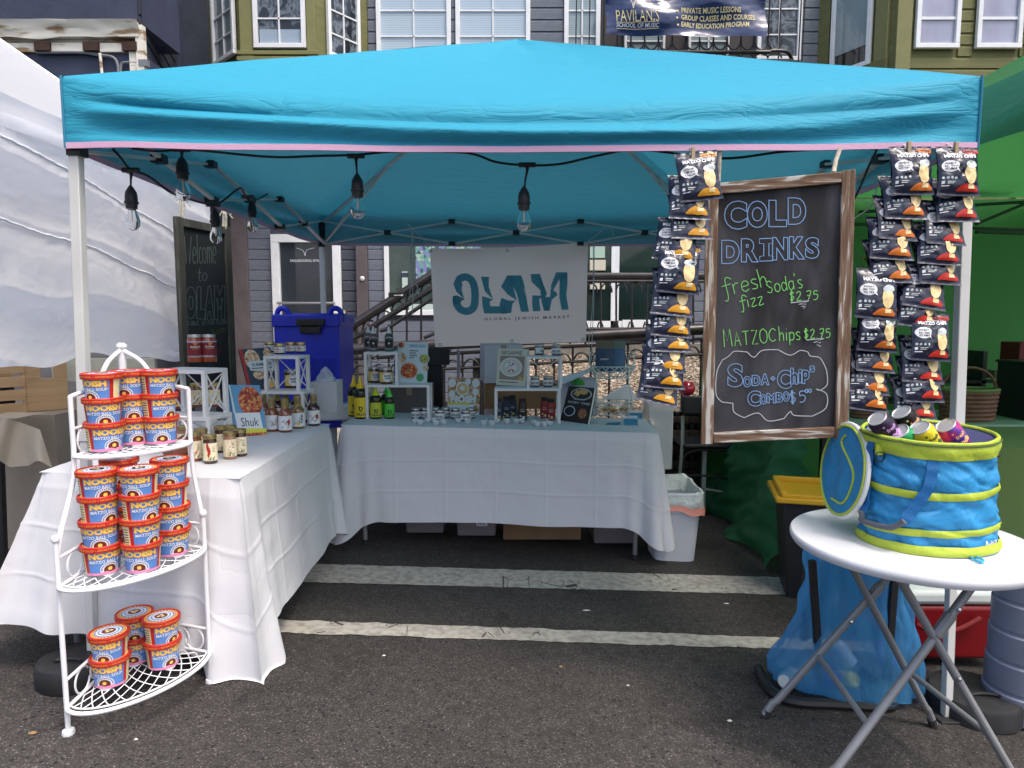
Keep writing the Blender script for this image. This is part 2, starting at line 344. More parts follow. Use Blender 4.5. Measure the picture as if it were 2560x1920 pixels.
m_post = M('brown grey post', S(92, 84, 86), .75, var=.15, vs=6, bump=.2, bs=60)
m_green = M('olive siding', S(110, 110, 68), .7, var=.14, vs=4, bump=.4, bs=26, stretch=(.6, 1, 6))
m_green2 = M('olive trim', S(124, 123, 80), .7, var=.08, vs=6, bump=.15, bs=60)
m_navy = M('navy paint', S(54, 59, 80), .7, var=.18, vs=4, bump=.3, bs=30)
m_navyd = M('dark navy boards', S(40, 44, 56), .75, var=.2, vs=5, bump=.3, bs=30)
m_peel = ramp_mat('peeling white paint', [(0, (.10, .06, .03)), (.38, (.30, .20, .11)), (.46, (.72, .68, .58)), (1, (.86, .84, .78))], 'NOISE', 5, .8, stretch=(.5, 1, 2.5), bump=.5, bumpd=.01)
m_white = M('white frame paint', (.78, .79, .80), .45, var=.05, vs=10)
m_glass_d = M('dark window glass', (.02, .024, .028), .04, spec=.9, var=.5, vs=1.5)
m_dark = M('dark interior', (.012, .012, .014), .9)
m_iron = M('black iron', (.035, .033, .034), .4, metal=.3, var=.3, vs=14, bump=.2, bs=90)
m_iron2 = M('worn bronze rail', (.060, .055, .055), .32, metal=.5, var=.3, vs=7)
def blind_mat(name, c1, c2, pitch=36.):
    m = bpy.data.materials.new(name); m.use_nodes = True; n = m.node_tree; p = n.nodes['Principled BSDF']; L = n.links.new
    tc = n.nodes.new('ShaderNodeTexCoord'); sp = n.nodes.new('ShaderNodeSeparateXYZ'); L(tc.outputs['Object'], sp.inputs[0])
    a = n.nodes.new('ShaderNodeMath'); a.operation = 'MULTIPLY'; a.inputs[1].default_value = pitch; L(sp.outputs[2], a.inputs[0])
    f = n.nodes.new('ShaderNodeMath'); f.operation = 'FRACT'; L(a.outputs[0], f.inputs[0])
    r = n.nodes.new('ShaderNodeValToRGB'); L(f.outputs[0], r.inputs[0]); r.color_ramp.elements[0].color = (*c2, 1); r.color_ramp.elements[1].color = (*c1, 1)
    r.color_ramp.elements[0].position = .0; r.color_ramp.elements[1].position = .3
    L(r.outputs[0], p.inputs['Base Color']); p.inputs['Roughness'].default_value = .1; p.inputs['Coat Weight'].default_value = .6; p.inputs['Coat Roughness'].default_value = .02
    return m
m_blind = blind_mat('window blind behind glass', S(176, 192, 204), S(126, 146, 160))
m_blind2 = blind_mat('grey blind behind glass', S(140, 156, 160), S(100, 116, 120))
m_curt = M('pale curtain behind glass', S(150, 152, 172), .12, coat=.7, var=.25, vs=3, stretch=(1, 1, .5))
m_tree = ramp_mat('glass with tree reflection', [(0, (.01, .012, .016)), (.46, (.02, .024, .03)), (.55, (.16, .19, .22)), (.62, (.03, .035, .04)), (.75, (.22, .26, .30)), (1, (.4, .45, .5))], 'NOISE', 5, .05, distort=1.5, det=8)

# ================================================= GROUND
road = MB(); Y0, Y1, X0, X1 = -9, 30, -30, 32
road.grid(lambda u, v: (X0 + (X1 - X0) * u, Y0 + (Y1 - Y0) * v, gz(X0 + (X1 - X0) * u, Y0 + (Y1 - Y0) * v)), 20, 16)
road.build('road', m_asphalt, kind='structure', smooth=0)
def stripe(a0, a1, b0, b1, x0, x1):
    mb = MB(); n = 420
    def f(u, v):
        x = x0 + (x1 - x0) * u; ya = a0 + (a1 - a0) * u; yb = b0 + (b1 - b0) * u
        e = (mnoise.noise(V((x * 14, v * 7 + ya, 0))) * .010 + mnoise.noise(V((x * 60, v * 9 + yb, 3))) * .007)
        y = ya + (yb - ya) * v + (e if v in (0, 1) else 0)
        return (x, y, gz(x, y) + .004)
    mb.grid(f, n, 2); return mb.build('road_marking', m_stripe, kind='structure', smooth=0)
def line_y(x, p, q): return p.y + (q.y - p.y) * (x - p.x) / (q.x - p.x)
a, b, c, d = PG(750, 1410), PG(1990, 1446), PG(740, 1456), PG(1990, 1489)
stripe(line_y(-3, c, d), line_y(6, c, d), line_y(-3, a, b), line_y(6, a, b), -3, 6)
a, b, c, d = PG(700, 1551), PG(1960, 1596), PG(680, 1583), PG(1960, 1624)
stripe(line_y(-3, c, d), line_y(6, c, d), line_y(-3, a, b), line_y(6, a, b), -3, 6)
# kerb, sloping gravel bank, concrete path above it
YK = 3.55
mb = MB(); mb.grid(lambda u, v: [(-6 + 20 * u, YK, gz(-6 + 20 * u, YK) - .05), (-6 + 20 * u, YK, -.02 - .04 * u), (-6 + 20 * u, YK + .15, -.02 - .04 * u)][int(round(v * 2))], 30, 2)
mb.build('kerb', m_conc, kind='structure', smooth=0)
def bank(u, v):
    x = 1.55 + 12 * u; y = YK + .15 + (5.2 - YK - .15) * v; z = -.04 + .90 * v ** .9 + mnoise.noise(V((x * 2.2, y * 3, 0))) * .05 * min(1, v * 5)
    return (x, y, z)
mb = MB(); mb.grid(bank, 130, 24); mb.grid(lambda u, v: (1.55, YK + .15 + 1.5 * u, -.3 + (bank(0, u)[2] + .3) * v), 10, 2); mb.build('gravel_bank', m_gravel, kind='structure')
mb = MB()
ico = [(0, 0, 1), (.9, 0, .3), (.28, .85, .3), (-.72, .53, .3), (-.72, -.53, .3), (.28, -.85, .3), (0, 0, -.6)]
icf = [(0, i, i % 5 + 1) for i in range(1, 6)] + [(6, i % 5 + 1, i) for i in range(1, 6)]
for k in range(9000):
    x = U(1.7, 4.6); v = U(.12, 1); p = bank((x - 1.55) / 12, v); s_ = U(.006, .017)
    a_ = U(0, 6.28); mb.add([(p[0] + s_ * (q[0] * cos(a_) - q[1] * sin(a_)) * 1.2, p[1] + s_ * (q[0] * sin(a_) + q[1] * cos(a_)), p[2] + q[2] * s_ * .8) for q in ico], icf)
mb.build('gravel', m_pebble, kind='stuff', smooth=0)
mb = MB(); mb.box((7.55, 5.3, .85), (12, .2, .22)); mb.box((7.55, 5.95, .80), (12, 1.1, .2)); mb.build('path', m_conc, kind='structure')
mb = MB(); mb.box((-3.2, 5.1, -.13), (9.4, 2.8, .22)); mb.build('pavement', m_conc, kind='structure')

# ================================================= BUILDINGS
def win(parent, Fm, x0, x1, z0, z1, cols, rows, pane_m, fw=.05, mw=.016, name='window', depth=.05, rowz=None, colx=None):
    mb = MB(Fm); y = -depth / 2
    mb.box(((x0 + x1) / 2, y, z0 + fw / 2), (x1 - x0, depth, fw)); mb.box(((x0 + x1) / 2, y, z1 - fw / 2), (x1 - x0, depth, fw))
    for xx in (x0 + fw / 2, x1 - fw / 2): mb.box((xx, y, (z0 + z1) / 2), (fw, depth - .004, z1 - z0 - 2 * fw))
    w_ = mb.build(name, m_white, parent, bevel=.004)
    mb = MB(Fm); mb.box(((x0 + x1) / 2, -.01, (z0 + z1) / 2), (x1 - x0 - 2 * fw + .01, .008, z1 - z0 - 2 * fw + .01)); mb.build('pane', pane_m, w_, smooth=0)
    mb = MB(Fm)
    for xx in (colx if colx else [x0 + (x1 - x0) * i / cols for i in range(1, cols)]): mb.box((xx, -.02, (z0 + z1) / 2), (mw, .02, z1 - z0 - 2 * fw))
    for zz in (rowz if rowz else [z0 + (z1 - z0) * i / rows for i in range(1, rows)]): mb.box(((x0 + x1) / 2, -.021, zz), (x1 - x0 - 2 * fw, .018, mw))
    if mb.v: mb.build('muntin', m_white, w_, smooth=0)
    return w_
PLK = {}
def planks(parent, mat, Fm, x0, x1, z0, z1, pitch, holes=()):
    key = mat.name
    if key not in PLK:
        mb = MB(); h = pitch
        prof = [(-.002, 0), (-.020, .003), (-.020, .80 * h), (-.016, .86 * h), (-.007, .90 * h), (-.006, h), (-.002, h)]
        n = len(prof); vs = [(0, y, z) for y, z in prof] + [(1, y, z) for y, z in prof]
        mb.add(vs, [tuple(range(n - 1, -1, -1)), tuple(range(n, 2 * n))] + [(i, i + 1, i + 1 + n, i + n) for i in range(n - 1)])
        o = mb.build('plank', mat, smooth=0); PLK[key] = o.data; bpy.data.objects.remove(o)
    z = z0
    while z < z1 - .01:
        segs = [(x0, x1)]
        for (a, b, c, d) in holes:
            if z + pitch > c + .01 and z < d - .01:
                ns = []
                for s0, s1 in segs:
                    if b <= s0 or a >= s1: ns.append((s0, s1)); continue
                    if a > s0: ns.append((s0, a))
                    if b < s1: ns.append((b, s1))
                segs = ns
        for s0, s1 in segs:
            if s1 - s0 < .02: continue
            o = bpy.data.objects.new('plank', PLK[key]); COL.objects.link(o); o.parent = parent
            o.matrix_basis = Fm @ Matrix.Translation((s0, U(-.001, .001), z)) @ Matrix.Diagonal((s1 - s0 - .002, 1, 1, 1))
        z += pitch
YW = 6.5
def wx(px, y=YW): return PY(px, 300, y).x
def wz(py, y=YW): return PY(1280, py, y).z
I4 = lambda o: frame(o, (1, 0, 0))
PITCH_S = 27.2 / FPX * (YW - CAM.y)
# ---- grey building
gb = thing('grey_building', 'grey clapboard building with white framed windows and iron balcony behind the teal canopy', 'building', (0, 0, 0))
F0 = I4((0, YW, 0))
mb = MB(); mb.box(((wx(560) + wx(2075)) / 2, YW + .16, 2.9), (wx(2075) - wx(560), .3, 6.2)); mb.build('wall', m_side_d, gb, smooth=0)
up = [(946, 1130, 0), (1141, 1325, 0), (1408, 1497, 0)]
zt = 5.35; zb_up = wz(150)
holes = [(wx(a) - .004, wx(b) + .004, zb_up, 6) for a, b, _ in up] + [(wx(1498), wx(1905), 3.2, 6), (wx(1905), wx(1988), 3.2, 6)]
planks(gb, m_side, F0, wx(925), wx(2040), wz(600), 5.3, PITCH_S, holes)
for i, (a, b, _) in enumerate(up):
    win(gb, F0, wx(a), wx(b), wz(150), zt, 2, 1, [m_blind, m_blind, m_blind2][i], fw=.055, rowz=[wz(93), wz(29)], colx=[(wx(a) + wx(b)) / 2])
# lower storey
zf = .15
holes = [(wx(668), wx(846), 0, wz(584)), (wx(884), wx(914), 0, 9), (wx(954), wx(1300), wz(792), 9), (wx(1395), wx(1700), wz(840), 9)]
planks(gb, m_side, F0, wx(610), wx(667), zf, wz(560), PITCH_S * .93)
planks(gb, m_side_d, F0, wx(847), wx(884), zf, wz(560), PITCH_S * .93)
planks(gb, m_side, F0, wx(914), wx(2040), zf, wz(560), PITCH_S * .93, holes)
mb = MB(); mb.box(((wx(572) + wx(610)) / 2, YW - .03, 1.65), (wx(610) - wx(572), .1, 3.3)); mb.build('corner_post', m_post, gb, bevel=.004)
mb = MB(); mb.box(((wx(885) + wx(913)) / 2, YW - .04, 1.65), (wx(913) - wx(885), .08, 3.3)); mb.build('corner_post', m_post, gb, bevel=.004)
mb = MB(); mb.lathe([(.025, 0), (.03, .012), (.0, .03)], 12, T=Matrix.Translation((wx(901), YW - .08, wz(697))) @ Matrix.Rotation(pi / 2, 4, 'X')); mb.build('knob', m_white, gb)
# glass door with bar and lettering
m_doorglass = M('door glass', S(50, 56, 62), .05, spec=.8, var=.35, vs=1.2)
dr = win(gb, F0, wx(670), wx(845), .12, wz(587), 1, 1, m_doorglass, fw=.10, name='door', depth=.07)
mb = MB(); z_ = wz(758); mb.tube([(wx(686), YW - .13, z_), (wx(832), YW - .13, z_)], .016, 10)
for xx in (690, 828): mb.tube([(wx(xx), YW - .13, z_), (wx(xx), YW - .05, z_)], .012, 8)
mb.build('push_bar', M('brushed steel', (.45, .45, .46), .3, metal=.9), dr)
m_print_w = M('white print', (.75, .76, .78), .6); m_print_k = M('black print', (.02, .02, .022), .6)
mb = MB(); mpd = lambda x, y, e=0: V((wx(758) + x, YW - .018 - e, wz(652) + y))
text(mb, 'PAVILANIS SCHOOL OF MUSIC', mpd, 0, 0, .42, .032, bold=.01)
ribbon(mb, smooth_path([(-.02, .06), (-.05, .13), (-.13, .16)]), .006, mpd); ribbon(mb, smooth_path([(-.02, .06), (0, .13), (.10, .16)]), .006, mpd)
mb.build('door_lettering', m_print_w, dr, smooth=0)
m_mosaic = ramp_mat('mosaic seen through glass', [(0, (.04, .10, .12)), (.3, (.15, .34, .30)), (.5, (.20, .22, .45)), (.7, (.35, .50, .38)), (1, (.55, .62, .60))], 'VOR', 22, .1, const=True, stretch=(1, 1, 1))
m_room = ramp_mat('dim room behind glass', [(0, (.02, .035, .035)), (.5, (.045, .07, .065)), (1, (.16, .20, .18))], 'NOISE', 2.2, .05, det=2)
w2 = win(gb, F0, wx(955), wx(1300), wz(788), wz(560), 1, 1, m_room, fw=.06)
mb = MB(F0); mb.box(((wx(1035) + wx(1200)) / 2, -.024, (wz(600) + wz(700)) / 2), (wx(1200) - wx(1035), .006, wz(600) - wz(700))); mb.build('mosaic_panel', m_mosaic, w2, smooth=0)
mb = MB(F0); mb.box((wx(1007), -.03, wz(705)), (.07, .02, .26), 0); mb.box((wx(1007), -.031, wz(688)), (.07, .02, .06), 1); mb.box((wx(1050), -.032, wz(770)), (.34, .01, .10), 0)
mb.build('papers', [M('pale paper', (.5, .6, .55), .6), m_navy], w2, smooth=0)
w3 = win(gb, F0, wx(1395), wx(1700), wz(845), wz(560), 1, 1, M('green glass', S(30, 44, 44), .05, spec=.7, var=.4, vs=1.5), fw=.05, colx=[wx(1543)], mw=.10, rowz=[wz(812)])
mb = MB(F0); mb.box((wx(1625), -.028, wz(815)), (.62, .03, .16)); mb.build('door_rail', m_white, w3, smooth=0)
mb = MB(F0); mb.box((wx(1497), -.026, wz(628)), (.19, .01, .17), 0)
for k in range(5): rect2(mb, lambda x, y, e=0: F0 @ V((wx(1497) - .01 + x, -.0325, wz(617 + 5 * k) + y)), -.06, -.004, .06, .004, 1)
mb.build('poster', [M('pale green poster', S(170, 196, 180), .6), m_side_d], w3, smooth=0); m_cbx = M('cream box', (.6, .56, .44), .7)
mb = MB(F0); mb.box((wx(1497), -.05, wz(664)), (.20, .06, .13)); mb.build('wall_box', m_cbx, w3, bevel=.004)
mb = MB(F0); mb.box((wx(1497), -.055, wz(714)), (.19, .06, .10)); mb.build('wall_box', m_cbx, w3, bevel=.004)
# balcony recess, its door, iron railing
m_gate = M('charcoal wall', S(58, 54, 56), .7, var=.15, vs=6)
mb = MB(F0); mb.box(((wx(1499) + wx(1905)) / 2, -.02, 4.3), (wx(1905) - wx(1499), .05, 2.4)); mb.build('recess_panel', m_gate, gb, smooth=0)
win(gb, F0 @ Matrix.Translation((0, -.05, 0)), wx(1555), wx(1655), wz(180), 5.3, 2, 3, m_blind2, fw=.03)
win(gb, F0 @ Matrix.Translation((0, -.05, 0)), wx(1712), wx(1812), wz(180), 5.3, 2, 3, m_blind2, fw=.03)
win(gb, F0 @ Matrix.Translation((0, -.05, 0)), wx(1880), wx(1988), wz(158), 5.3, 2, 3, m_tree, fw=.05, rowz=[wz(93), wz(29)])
YB = 5.9
def bx(px): return PY(px, 300, YB).x
def bz(py): return PY(1280, py, YB).z
bal = thing('balcony_railing', 'black wrought iron balcony railing with scalloped bars under the music school banner', 'railing', (bx(1740), YB, bz(148)))
mb = MB(); mb.tube([(bx(1500), YB, bz(130)), (bx(1920), YB, bz(130))], .022, 8); mb.build('rail', m_iron, bal)
mb = MB(); mb.box(((bx(1500) + bx(1975)) / 2, YB + .25, bz(160)), (bx(1975) - bx(1500), .6, .08)); mb.tube(smooth_path([(bx(1920), YB, bz(127)), (bx(1965), YB + .02, bz(130)), (bx(1998), YB + .25, bz(152)), (bx(2000), YB + .5, bz(165))], 6), .02, 8); mb.build('balcony_edge', m_iron, bal)
k = 0; step = (bx(1548) - bx(1514))
for i in range(13):
    x = bx(1506) + step * i
    mb = MB(); mb.tube([(x, YB, bz(135)), (x, YB, bz(-40))], .009, 6)
    pts = [(x + step / 2 - step / 2 * cos(a), YB, bz(122) + .10 - .11 * sin(a)) for a in [pi * j / 10 for j in range(11)]]
    mb.tube(pts, .010, 6)
    pts = [(x + step / 2 - step / 2 * cos(a), YB, bz(150) + .02 + .05 * sin(a)) for a in [pi * j / 10 for j in range(11)]]
    mb.tube(pts, .009, 6); mb.build('baluster', m_iron, bal)
# blue vinyl banner
m_vinyl = M('navy vinyl', S(34, 50, 92), .22, var=.12, vs=3, bump=.6, bs=2.2, bumpd=.12, stretch=(1, 1, 2.2), coat=.5, det=2)
YV = 5.82
def vb(x, y, e=0):   # x 0..1, y 0..1 across the visible cloth (plus what is above the frame)
    L_, T_ = PY(1514, -60, YV), PY(1520, 80, YV)
    X0_ = PY(1515, 50, YV).x; X1_ = PY(1916, 50, YV).x; z0 = PY(1700, 84 + 8 * x, YV).z; z1 = PY(1700, -70, YV).z
    X = X0_ + (X1_ - X0_) * x + .01 * sin(y * 9); Z = z0 + (z1 - z0) * y - .012 * sin(x * pi * 2.4) ** 2
    Yy = YV + .035 * sin(x * 11 + y * 6) * (.4 + y) + .02 * sin(x * 5 - y * 9) - e
    return V((X, Yy, Z))
mb = MB(); mb.grid(lambda u, v: vb(u, v), 60, 30, 0)
mc = lambda x, y, e=.006: vb(x, y, e)
def bp(px, py): return ((px - 1515) / 401., (84 - py + 8 * (px - 1515) / 401.) / 154.)
x_, y_ = bp(1592, 40); text(mb, 'PAVILANIS', mc, x_, y_, 105 / 401, 28 / 154, 1, bold=-.005)
x_, y_ = bp(1592, 62); text(mb, 'SCHOOL OF MUSIC', mc, x_, y_, 105 / 401, 10 / 154, 2, bold=.01)
for a_ in (55, 70): 
    p1 = bp(1539, a_); p2 = bp(1645, a_); ribbon(mb, [(p1[0] + (p2[0] - p1[0]) * t / 8, p1[1] + (p2[1] - p1[1]) * t / 8) for t in range(9)], .008, mc, 1)
p = bp(1583, 22); ribbon(mb, smooth_path([p, (p[0] - .006, p[1] + .1), (p[0] - .03, p[1] + .17), (p[0] - .06, p[1] + .2)]), .004, mc, 2); ribbon(mb, smooth_path([p, (p[0] + .01, p[1] + .1), (p[0] + .03, p[1] + .16)]), .004, mc, 1)
for s_, cx_, cy_, ww in (('PRIVATE MUSIC LESSONS', 1778, 27, 148), ('GROUP CLASSES AND COURSES', 1794, 44, 184), ('EARLY EDUCATION PROGRAM', 1786, 61, 168)):
    x_, y_ = bp(cx_, cy_); text(mb, s_, mc, x_, y_, ww / 401, 12.5 / 154, 1, bold=.02, rot=.008, shear=.02)
    x_, y_ = bp(1693 + (cy_ == 44) * -2, cy_ + 1); disc2(mb, mc, x_, y_, .007, .018, 1)
o = mb.build('banner', [m_vinyl, M('gold print', S(214, 200, 150), .5), M('silver print', S(200, 205, 220), .5)], smooth=40)
tag(o, 'navy vinyl banner of the music school with gold lettering, tied to the balcony', 'banner')
# black cords hanging from above
for px_ in (1440, 1473, 1944, 1994, 2003):
    mb = MB(); mb.tube([(bx(px_), YB + .02, 5.3), (bx(px_ - 4), YB + .02, 3.3)], .008, 6); o = mb.build('cable', m_iron)
    tag(o, {1440: 'black cable hanging before the grey boards left of the balcony', 1473: 'black cable hanging before the blind right of the grey boards', 1944: 'black cable hanging before the white muntin window', 1994: 'left of the twin black cables by the green wall', 2003: 'right of the twin black cables by the green wall'}[px_], 'cable', 'cables hanging down the facade')
# ---- green building left (bay window)
gl = thing('green_building', 'olive green bay window with white muntin windows, left of the grey clapboard wall', 'building', (0, 0, 0))
YBF = 5.85
A_, B_, C_, D_ = V((wx(530), YW, 0)), V((PY(601, 50, YBF).x, YBF, 0)), V((PY(789, 50, YBF).x, YBF, 0)), V((wx(925), YW, 0))
zl0 = PY(700, 165, YBF).z - .25
mb = MB(); n4 = [A_, B_, C_, D_]
mb.add([(p.x, p.y, zl0) for p in n4] + [(p.x, p.y, 5.6) for p in n4], [(0, 1, 5, 4), (1, 2, 6, 5), (2, 3, 7, 6), (3, 2, 1, 0)]); mb.build('wall', m_green, gl, smooth=0)
Fb = I4((0, YBF, 0)); fx = lambda px: PY(px, 50, YBF).x; fz = lambda py: PY(1280, py, YBF).z
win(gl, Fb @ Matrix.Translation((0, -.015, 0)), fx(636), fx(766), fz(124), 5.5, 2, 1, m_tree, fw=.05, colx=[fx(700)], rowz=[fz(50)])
mb = MB(Fb); mb.box(((fx(650) + fx(754)) / 2, -.028, fz(96)), (fx(754) - fx(650), .004, fz(76) - fz(116))); mb.build('shade', M('white shade', S(150, 165, 180), .2), gl, smooth=0)
for (xa, xb) in ((601, 634), (768, 789)): mb = MB(Fb); mb.box(((fx(xa) + fx(xb)) / 2, -.02, 4.6), (fx(xb) - fx(xa), .04, 2.2)); mb.build('corner_board', m_green2, gl, bevel=.004)
for k, py in enumerate((131, 148)): mb = MB(Fb); mb.box(((fx(601) + fx(789)) / 2, -.03 - .012 * k, fz(py + 4)), (fx(789) - fx(601) + .06, .05 + .02 * k, .045)); mb.build('sill_board', m_green2, gl, bevel=.004)
planks(gl, m_green, Fb, fx(601), fx(789), zl0, fz(150), .12)
for nm_, (P_, Q_, a, b) in dict(l=(A_, B_, .24, .9), r=(C_, D_, .17, .78)).items():
    Fc = frame(P_, Q_ - P_); L_ = (Q_ - P_).length
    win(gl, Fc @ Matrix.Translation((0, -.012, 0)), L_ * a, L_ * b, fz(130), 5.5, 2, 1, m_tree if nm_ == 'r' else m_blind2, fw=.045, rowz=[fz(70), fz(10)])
# ---- green building right
gr = thing('green_building', 'olive green clapboard building with pale curtained windows above the green tent', 'building', (0, 0, 0))
YRF = 5.6; rx = lambda px: PY(px, 50, YRF).x; rz_ = lambda py: PY(1280, py, YRF).z
P1, P2, P3 = V((wx(2042), YW, 0)), V((rx(2238), YRF, 0)), V((rx(2900), YRF, 0))
mb = MB(); mb.add([(p.x, p.y, 1.0) for p in (P1, P2, P3)] + [(p.x, p.y, 5.6) for p in (P1, P2, P3)], [(0, 1, 4, 3), (1, 2, 5, 4)]); mb.build('wall', m_green, gr, smooth=0)
Fr = I4((0, YRF, 0)); Fr2 = Fr @ Matrix.Translation((0, -.02, 0))
hs = [(rx(2281), rx(2397), rz_(128), 9), (rx(2432), rx(2552), rz_(128), 9)]
planks(gr, m_green, Fr, rx(2276), rx(2800), rz_(260), 5.4, PITCH_S * (YRF - CAM.y) / (YW - CAM.y), hs)
for a, b in ((2284, 2394), (2436, 2549)): win(gr, Fr2, rx(a), rx(b), rz_(125), 5.5, 1, 1, m_curt, fw=.05, rowz=[rz_(50)], mw=.03)
mb = MB(Fr); mb.box(((rx(2238) + rx(2275)) / 2, -.025, 3.6), (rx(2275) - rx(2238), .05, 3.8)); mb.build('corner_board', m_green2, gr, bevel=.004)
mb = MB(Fr); mb.box(((rx(2536) + rx(2600)) / 2 + .06, -.025, 3.6), (.16, .05, 3.8)); mb.build('corner_board', m_green2, gr, bevel=.004)
Fc = frame(P1, P2 - P1); L_ = (P2 - P1).length
win(gr, Fc @ Matrix.Translation((0, -.015, 0)), L_ * .20, L_ * .74, rz_(142), 5.5, 1, 1, m_glass_d, fw=.05)
mb = MB(Fc); mb.box((L_ * .47, -.034, (5.4 + rz_(86)) / 2), (L_ * .44, .01, 5.4 - rz_(86))); mb.build('blind', m_blind2, gr, smooth=0)
for k in range(3): mb = MB(Fc); mb.box((L_ * .5, -.03, rz_(150 + 18 * k)), (L_ * .9, .04, .09)); mb.build('sill_board', m_green, gr, bevel=.004)
for a in (.08, .86): mb = MB(Fc); mb.box((L_ * a, -.02, 3.8), (L_ * .16, .04, 3.4)); mb.build('corner_board', m_green2 if a > .5 else m_green, gr, bevel=.004)
# ---- navy building left
nv = thing('navy_building', 'navy building with a peeling white fascia above the white tent', 'building', (0, 0, 0))
YN = 4.3; nx_ = lambda px: PY(px, 50, YN).x; nz = lambda py: PY(1280, py, YN).z
mb = MB(); mb.box((nx_(-150), YN + .4, (nz(52) + 5.2) / 2), (nx_(345) - nx_(-645), .8, 5.2 - nz(52))); mb.build('upper_wall', m_navy, nv, smooth=0)
mb = MB(); mb.box((nx_(-150), YN + .46, (nz(128) + 1) / 2 + .0), (nx_(340) - nx_(-640), .8, nz(128) - 1)); mb.build('lower_wall', m_navy, nv, smooth=0)
def fas(u, v):
    x = nx_(-645) + (nx_(349) - nx_(-645)) * u; a = nz(54); b = nz(96 - 10 * max(0, u - .75) * 4) + .012 * sin(u * 40)
    return (x, YN - .06 + .05 * sin(v * pi * .5) + .012 * mnoise.noise(V((u * 20, v * 3, 0))), a + (b - a) * v)
mb = MB(); mb.grid(fas, 70, 6); mb.box((nx_(-150), YN + .02, nz(74)), (nx_(345) - nx_(-645), .06, nz(56) - nz(92))); mb.build('fascia_board', m_peel, nv)
mb = MB()
mb.box((nx_(-150), YN + .05, nz(115)), (nx_(322) - nx_(-622), .04, nz(104) - nz(126)))
mb.box((nx_(-150), YN + .09, nz(98)), (nx_(345) - nx_(-645), .04, .05)); mb.build('beam', m_peel, nv)
for px_ in (100, 222, 320): mb = MB(); mb.box((nx_(px_), YN + .02, nz(115)), (.14, .05, nz(104) - nz(126))); mb.build('bracket_stub', M('rust', (.05, .025, .018), .9, var=.4, vs=20), nv)
mb = MB(); mb.tube(smooth_path([(nx_(80), YN + .03, nz(128)), (nx_(190), YN + .03, nz(128)), (nx_(235), YN + .03, nz(134)), (nx_(272), YN + .03, nz(140)), (nx_(284), YN + .03, nz(160)), (nx_(284), YN + .03, nz(200))], 5), .014, 6)
mb.tube(smooth_path([(nx_(290), YN + .03, nz(200)), (nx_(292), YN + .03, nz(162)), (nx_(305), YN + .03, nz(153)), (nx_(360), YN + .03, nz(155))], 5), .012, 6); mb.box((nx_(352), YN + .02, nz(157)), (.08, .05, .06)); mb.build('cable', M('grey conduit', (.18, .19, .21), .5), nv)
mb = MB(); mb.tube([(nx_(242), YN + .02, nz(131)), (nx_(245), YN + .02, nz(200))], .013, 8); mb.build('pipe', m_peel, nv); mb = MB(); mb.box((nx_(330), YN + .04, nz(160)), (.11, .04, .30)); mb.build('corner_trim', m_peel, nv); mb = MB(); mb.box((nx_(345), YN + .03, nz(125)), (.07, .06, .45)); mb.build('corner_trim', m_peel, nv)
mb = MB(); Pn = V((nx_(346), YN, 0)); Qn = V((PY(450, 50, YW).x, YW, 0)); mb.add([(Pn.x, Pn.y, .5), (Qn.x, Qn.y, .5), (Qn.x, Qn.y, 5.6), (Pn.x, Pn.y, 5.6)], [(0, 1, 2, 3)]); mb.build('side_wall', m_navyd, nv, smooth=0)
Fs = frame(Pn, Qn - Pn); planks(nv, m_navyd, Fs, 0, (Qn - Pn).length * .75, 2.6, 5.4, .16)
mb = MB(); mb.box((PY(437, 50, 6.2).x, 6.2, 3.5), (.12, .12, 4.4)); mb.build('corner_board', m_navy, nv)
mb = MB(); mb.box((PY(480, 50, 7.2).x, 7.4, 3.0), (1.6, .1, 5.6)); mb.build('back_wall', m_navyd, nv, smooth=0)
tag(nv)
# ---- handrails
st = thing('stair_railing', 'black iron stair railing climbing behind the white market banner', 'railing', PY(870, 1000, 4.6))
YS = 4.6; sp = lambda px, py, yy=YS: PY(px, py, yy)
mb = MB(); mb.tube([sp(868, 822), sp(1086, 683), sp(1180, 640)], .047, 12); mb.build('handrail', m_iron2, st)
mb = MB(); mb.tube([sp(872, 855), sp(1086, 718), sp(1200, 650)], .028, 10); mb.build('lower_rail', m_iron, st)
mb = MB(); mb.tube([sp(950, 828), sp(968, 822), sp(1086, 742), sp(1200, 680)], .02, 8); mb.tube([sp(1060, 845), sp(1100, 828), sp(1200, 790)], .018, 8); mb.build('lower_rail', m_iron, st)
for i, px_ in enumerate((907, 944, 980, 1017, 1053, 1090)):
    y0 = 822 - (px_ - 868) * .64
    mb = MB(); a = sp(px_, y0 + 22); b = sp(px_, 900); mb.tube([a, b], .012, 6)
    w_ = .07; cx_ = a.x - .075; mb.tube([(cx_ + .075 * cos(t), YS, a.z - .11 + .09 * sin(t)) for t in [pi * j / 8 for j in range(9)]], .010, 6)
    mb.tube(smooth_path([(a.x, YS, sp(0, 838).z - .06), (a.x + .03, YS, sp(0, 838).z - .17), (a.x + .09, YS, sp(0, 838).z - .2), (a.x + .15, YS, sp(0, 838).z - .14)]), .009, 6) if i > 3 else 0
    mb.build('baluster', m_iron, st)
lp = thing('ramp_railing', 'thick black iron ramp rail with arched bars above the gravel, lowest of the railings', 'railing', PY(862, 1100, 4.0))
YL = 4.0; lq = lambda px, py: PY(px, py, YL)
rl = lambda px: 876 - (px - 850) * .058
mb = MB(); mb.tube([lq(840, rl(840)), lq(1900, rl(1900))], .052, 14); mb.build('handrail', m_iron2, lp)
mb = MB(); mb.tube([lq(840, rl(840) + 62), lq(1900, rl(1900) + 62)], .014, 8); mb.tube([lq(840, rl(840) + 24), lq(1900, rl(1900) + 24)], .016, 8); mb.build('lower_rail', m_iron, lp)
x = 880; i = 0
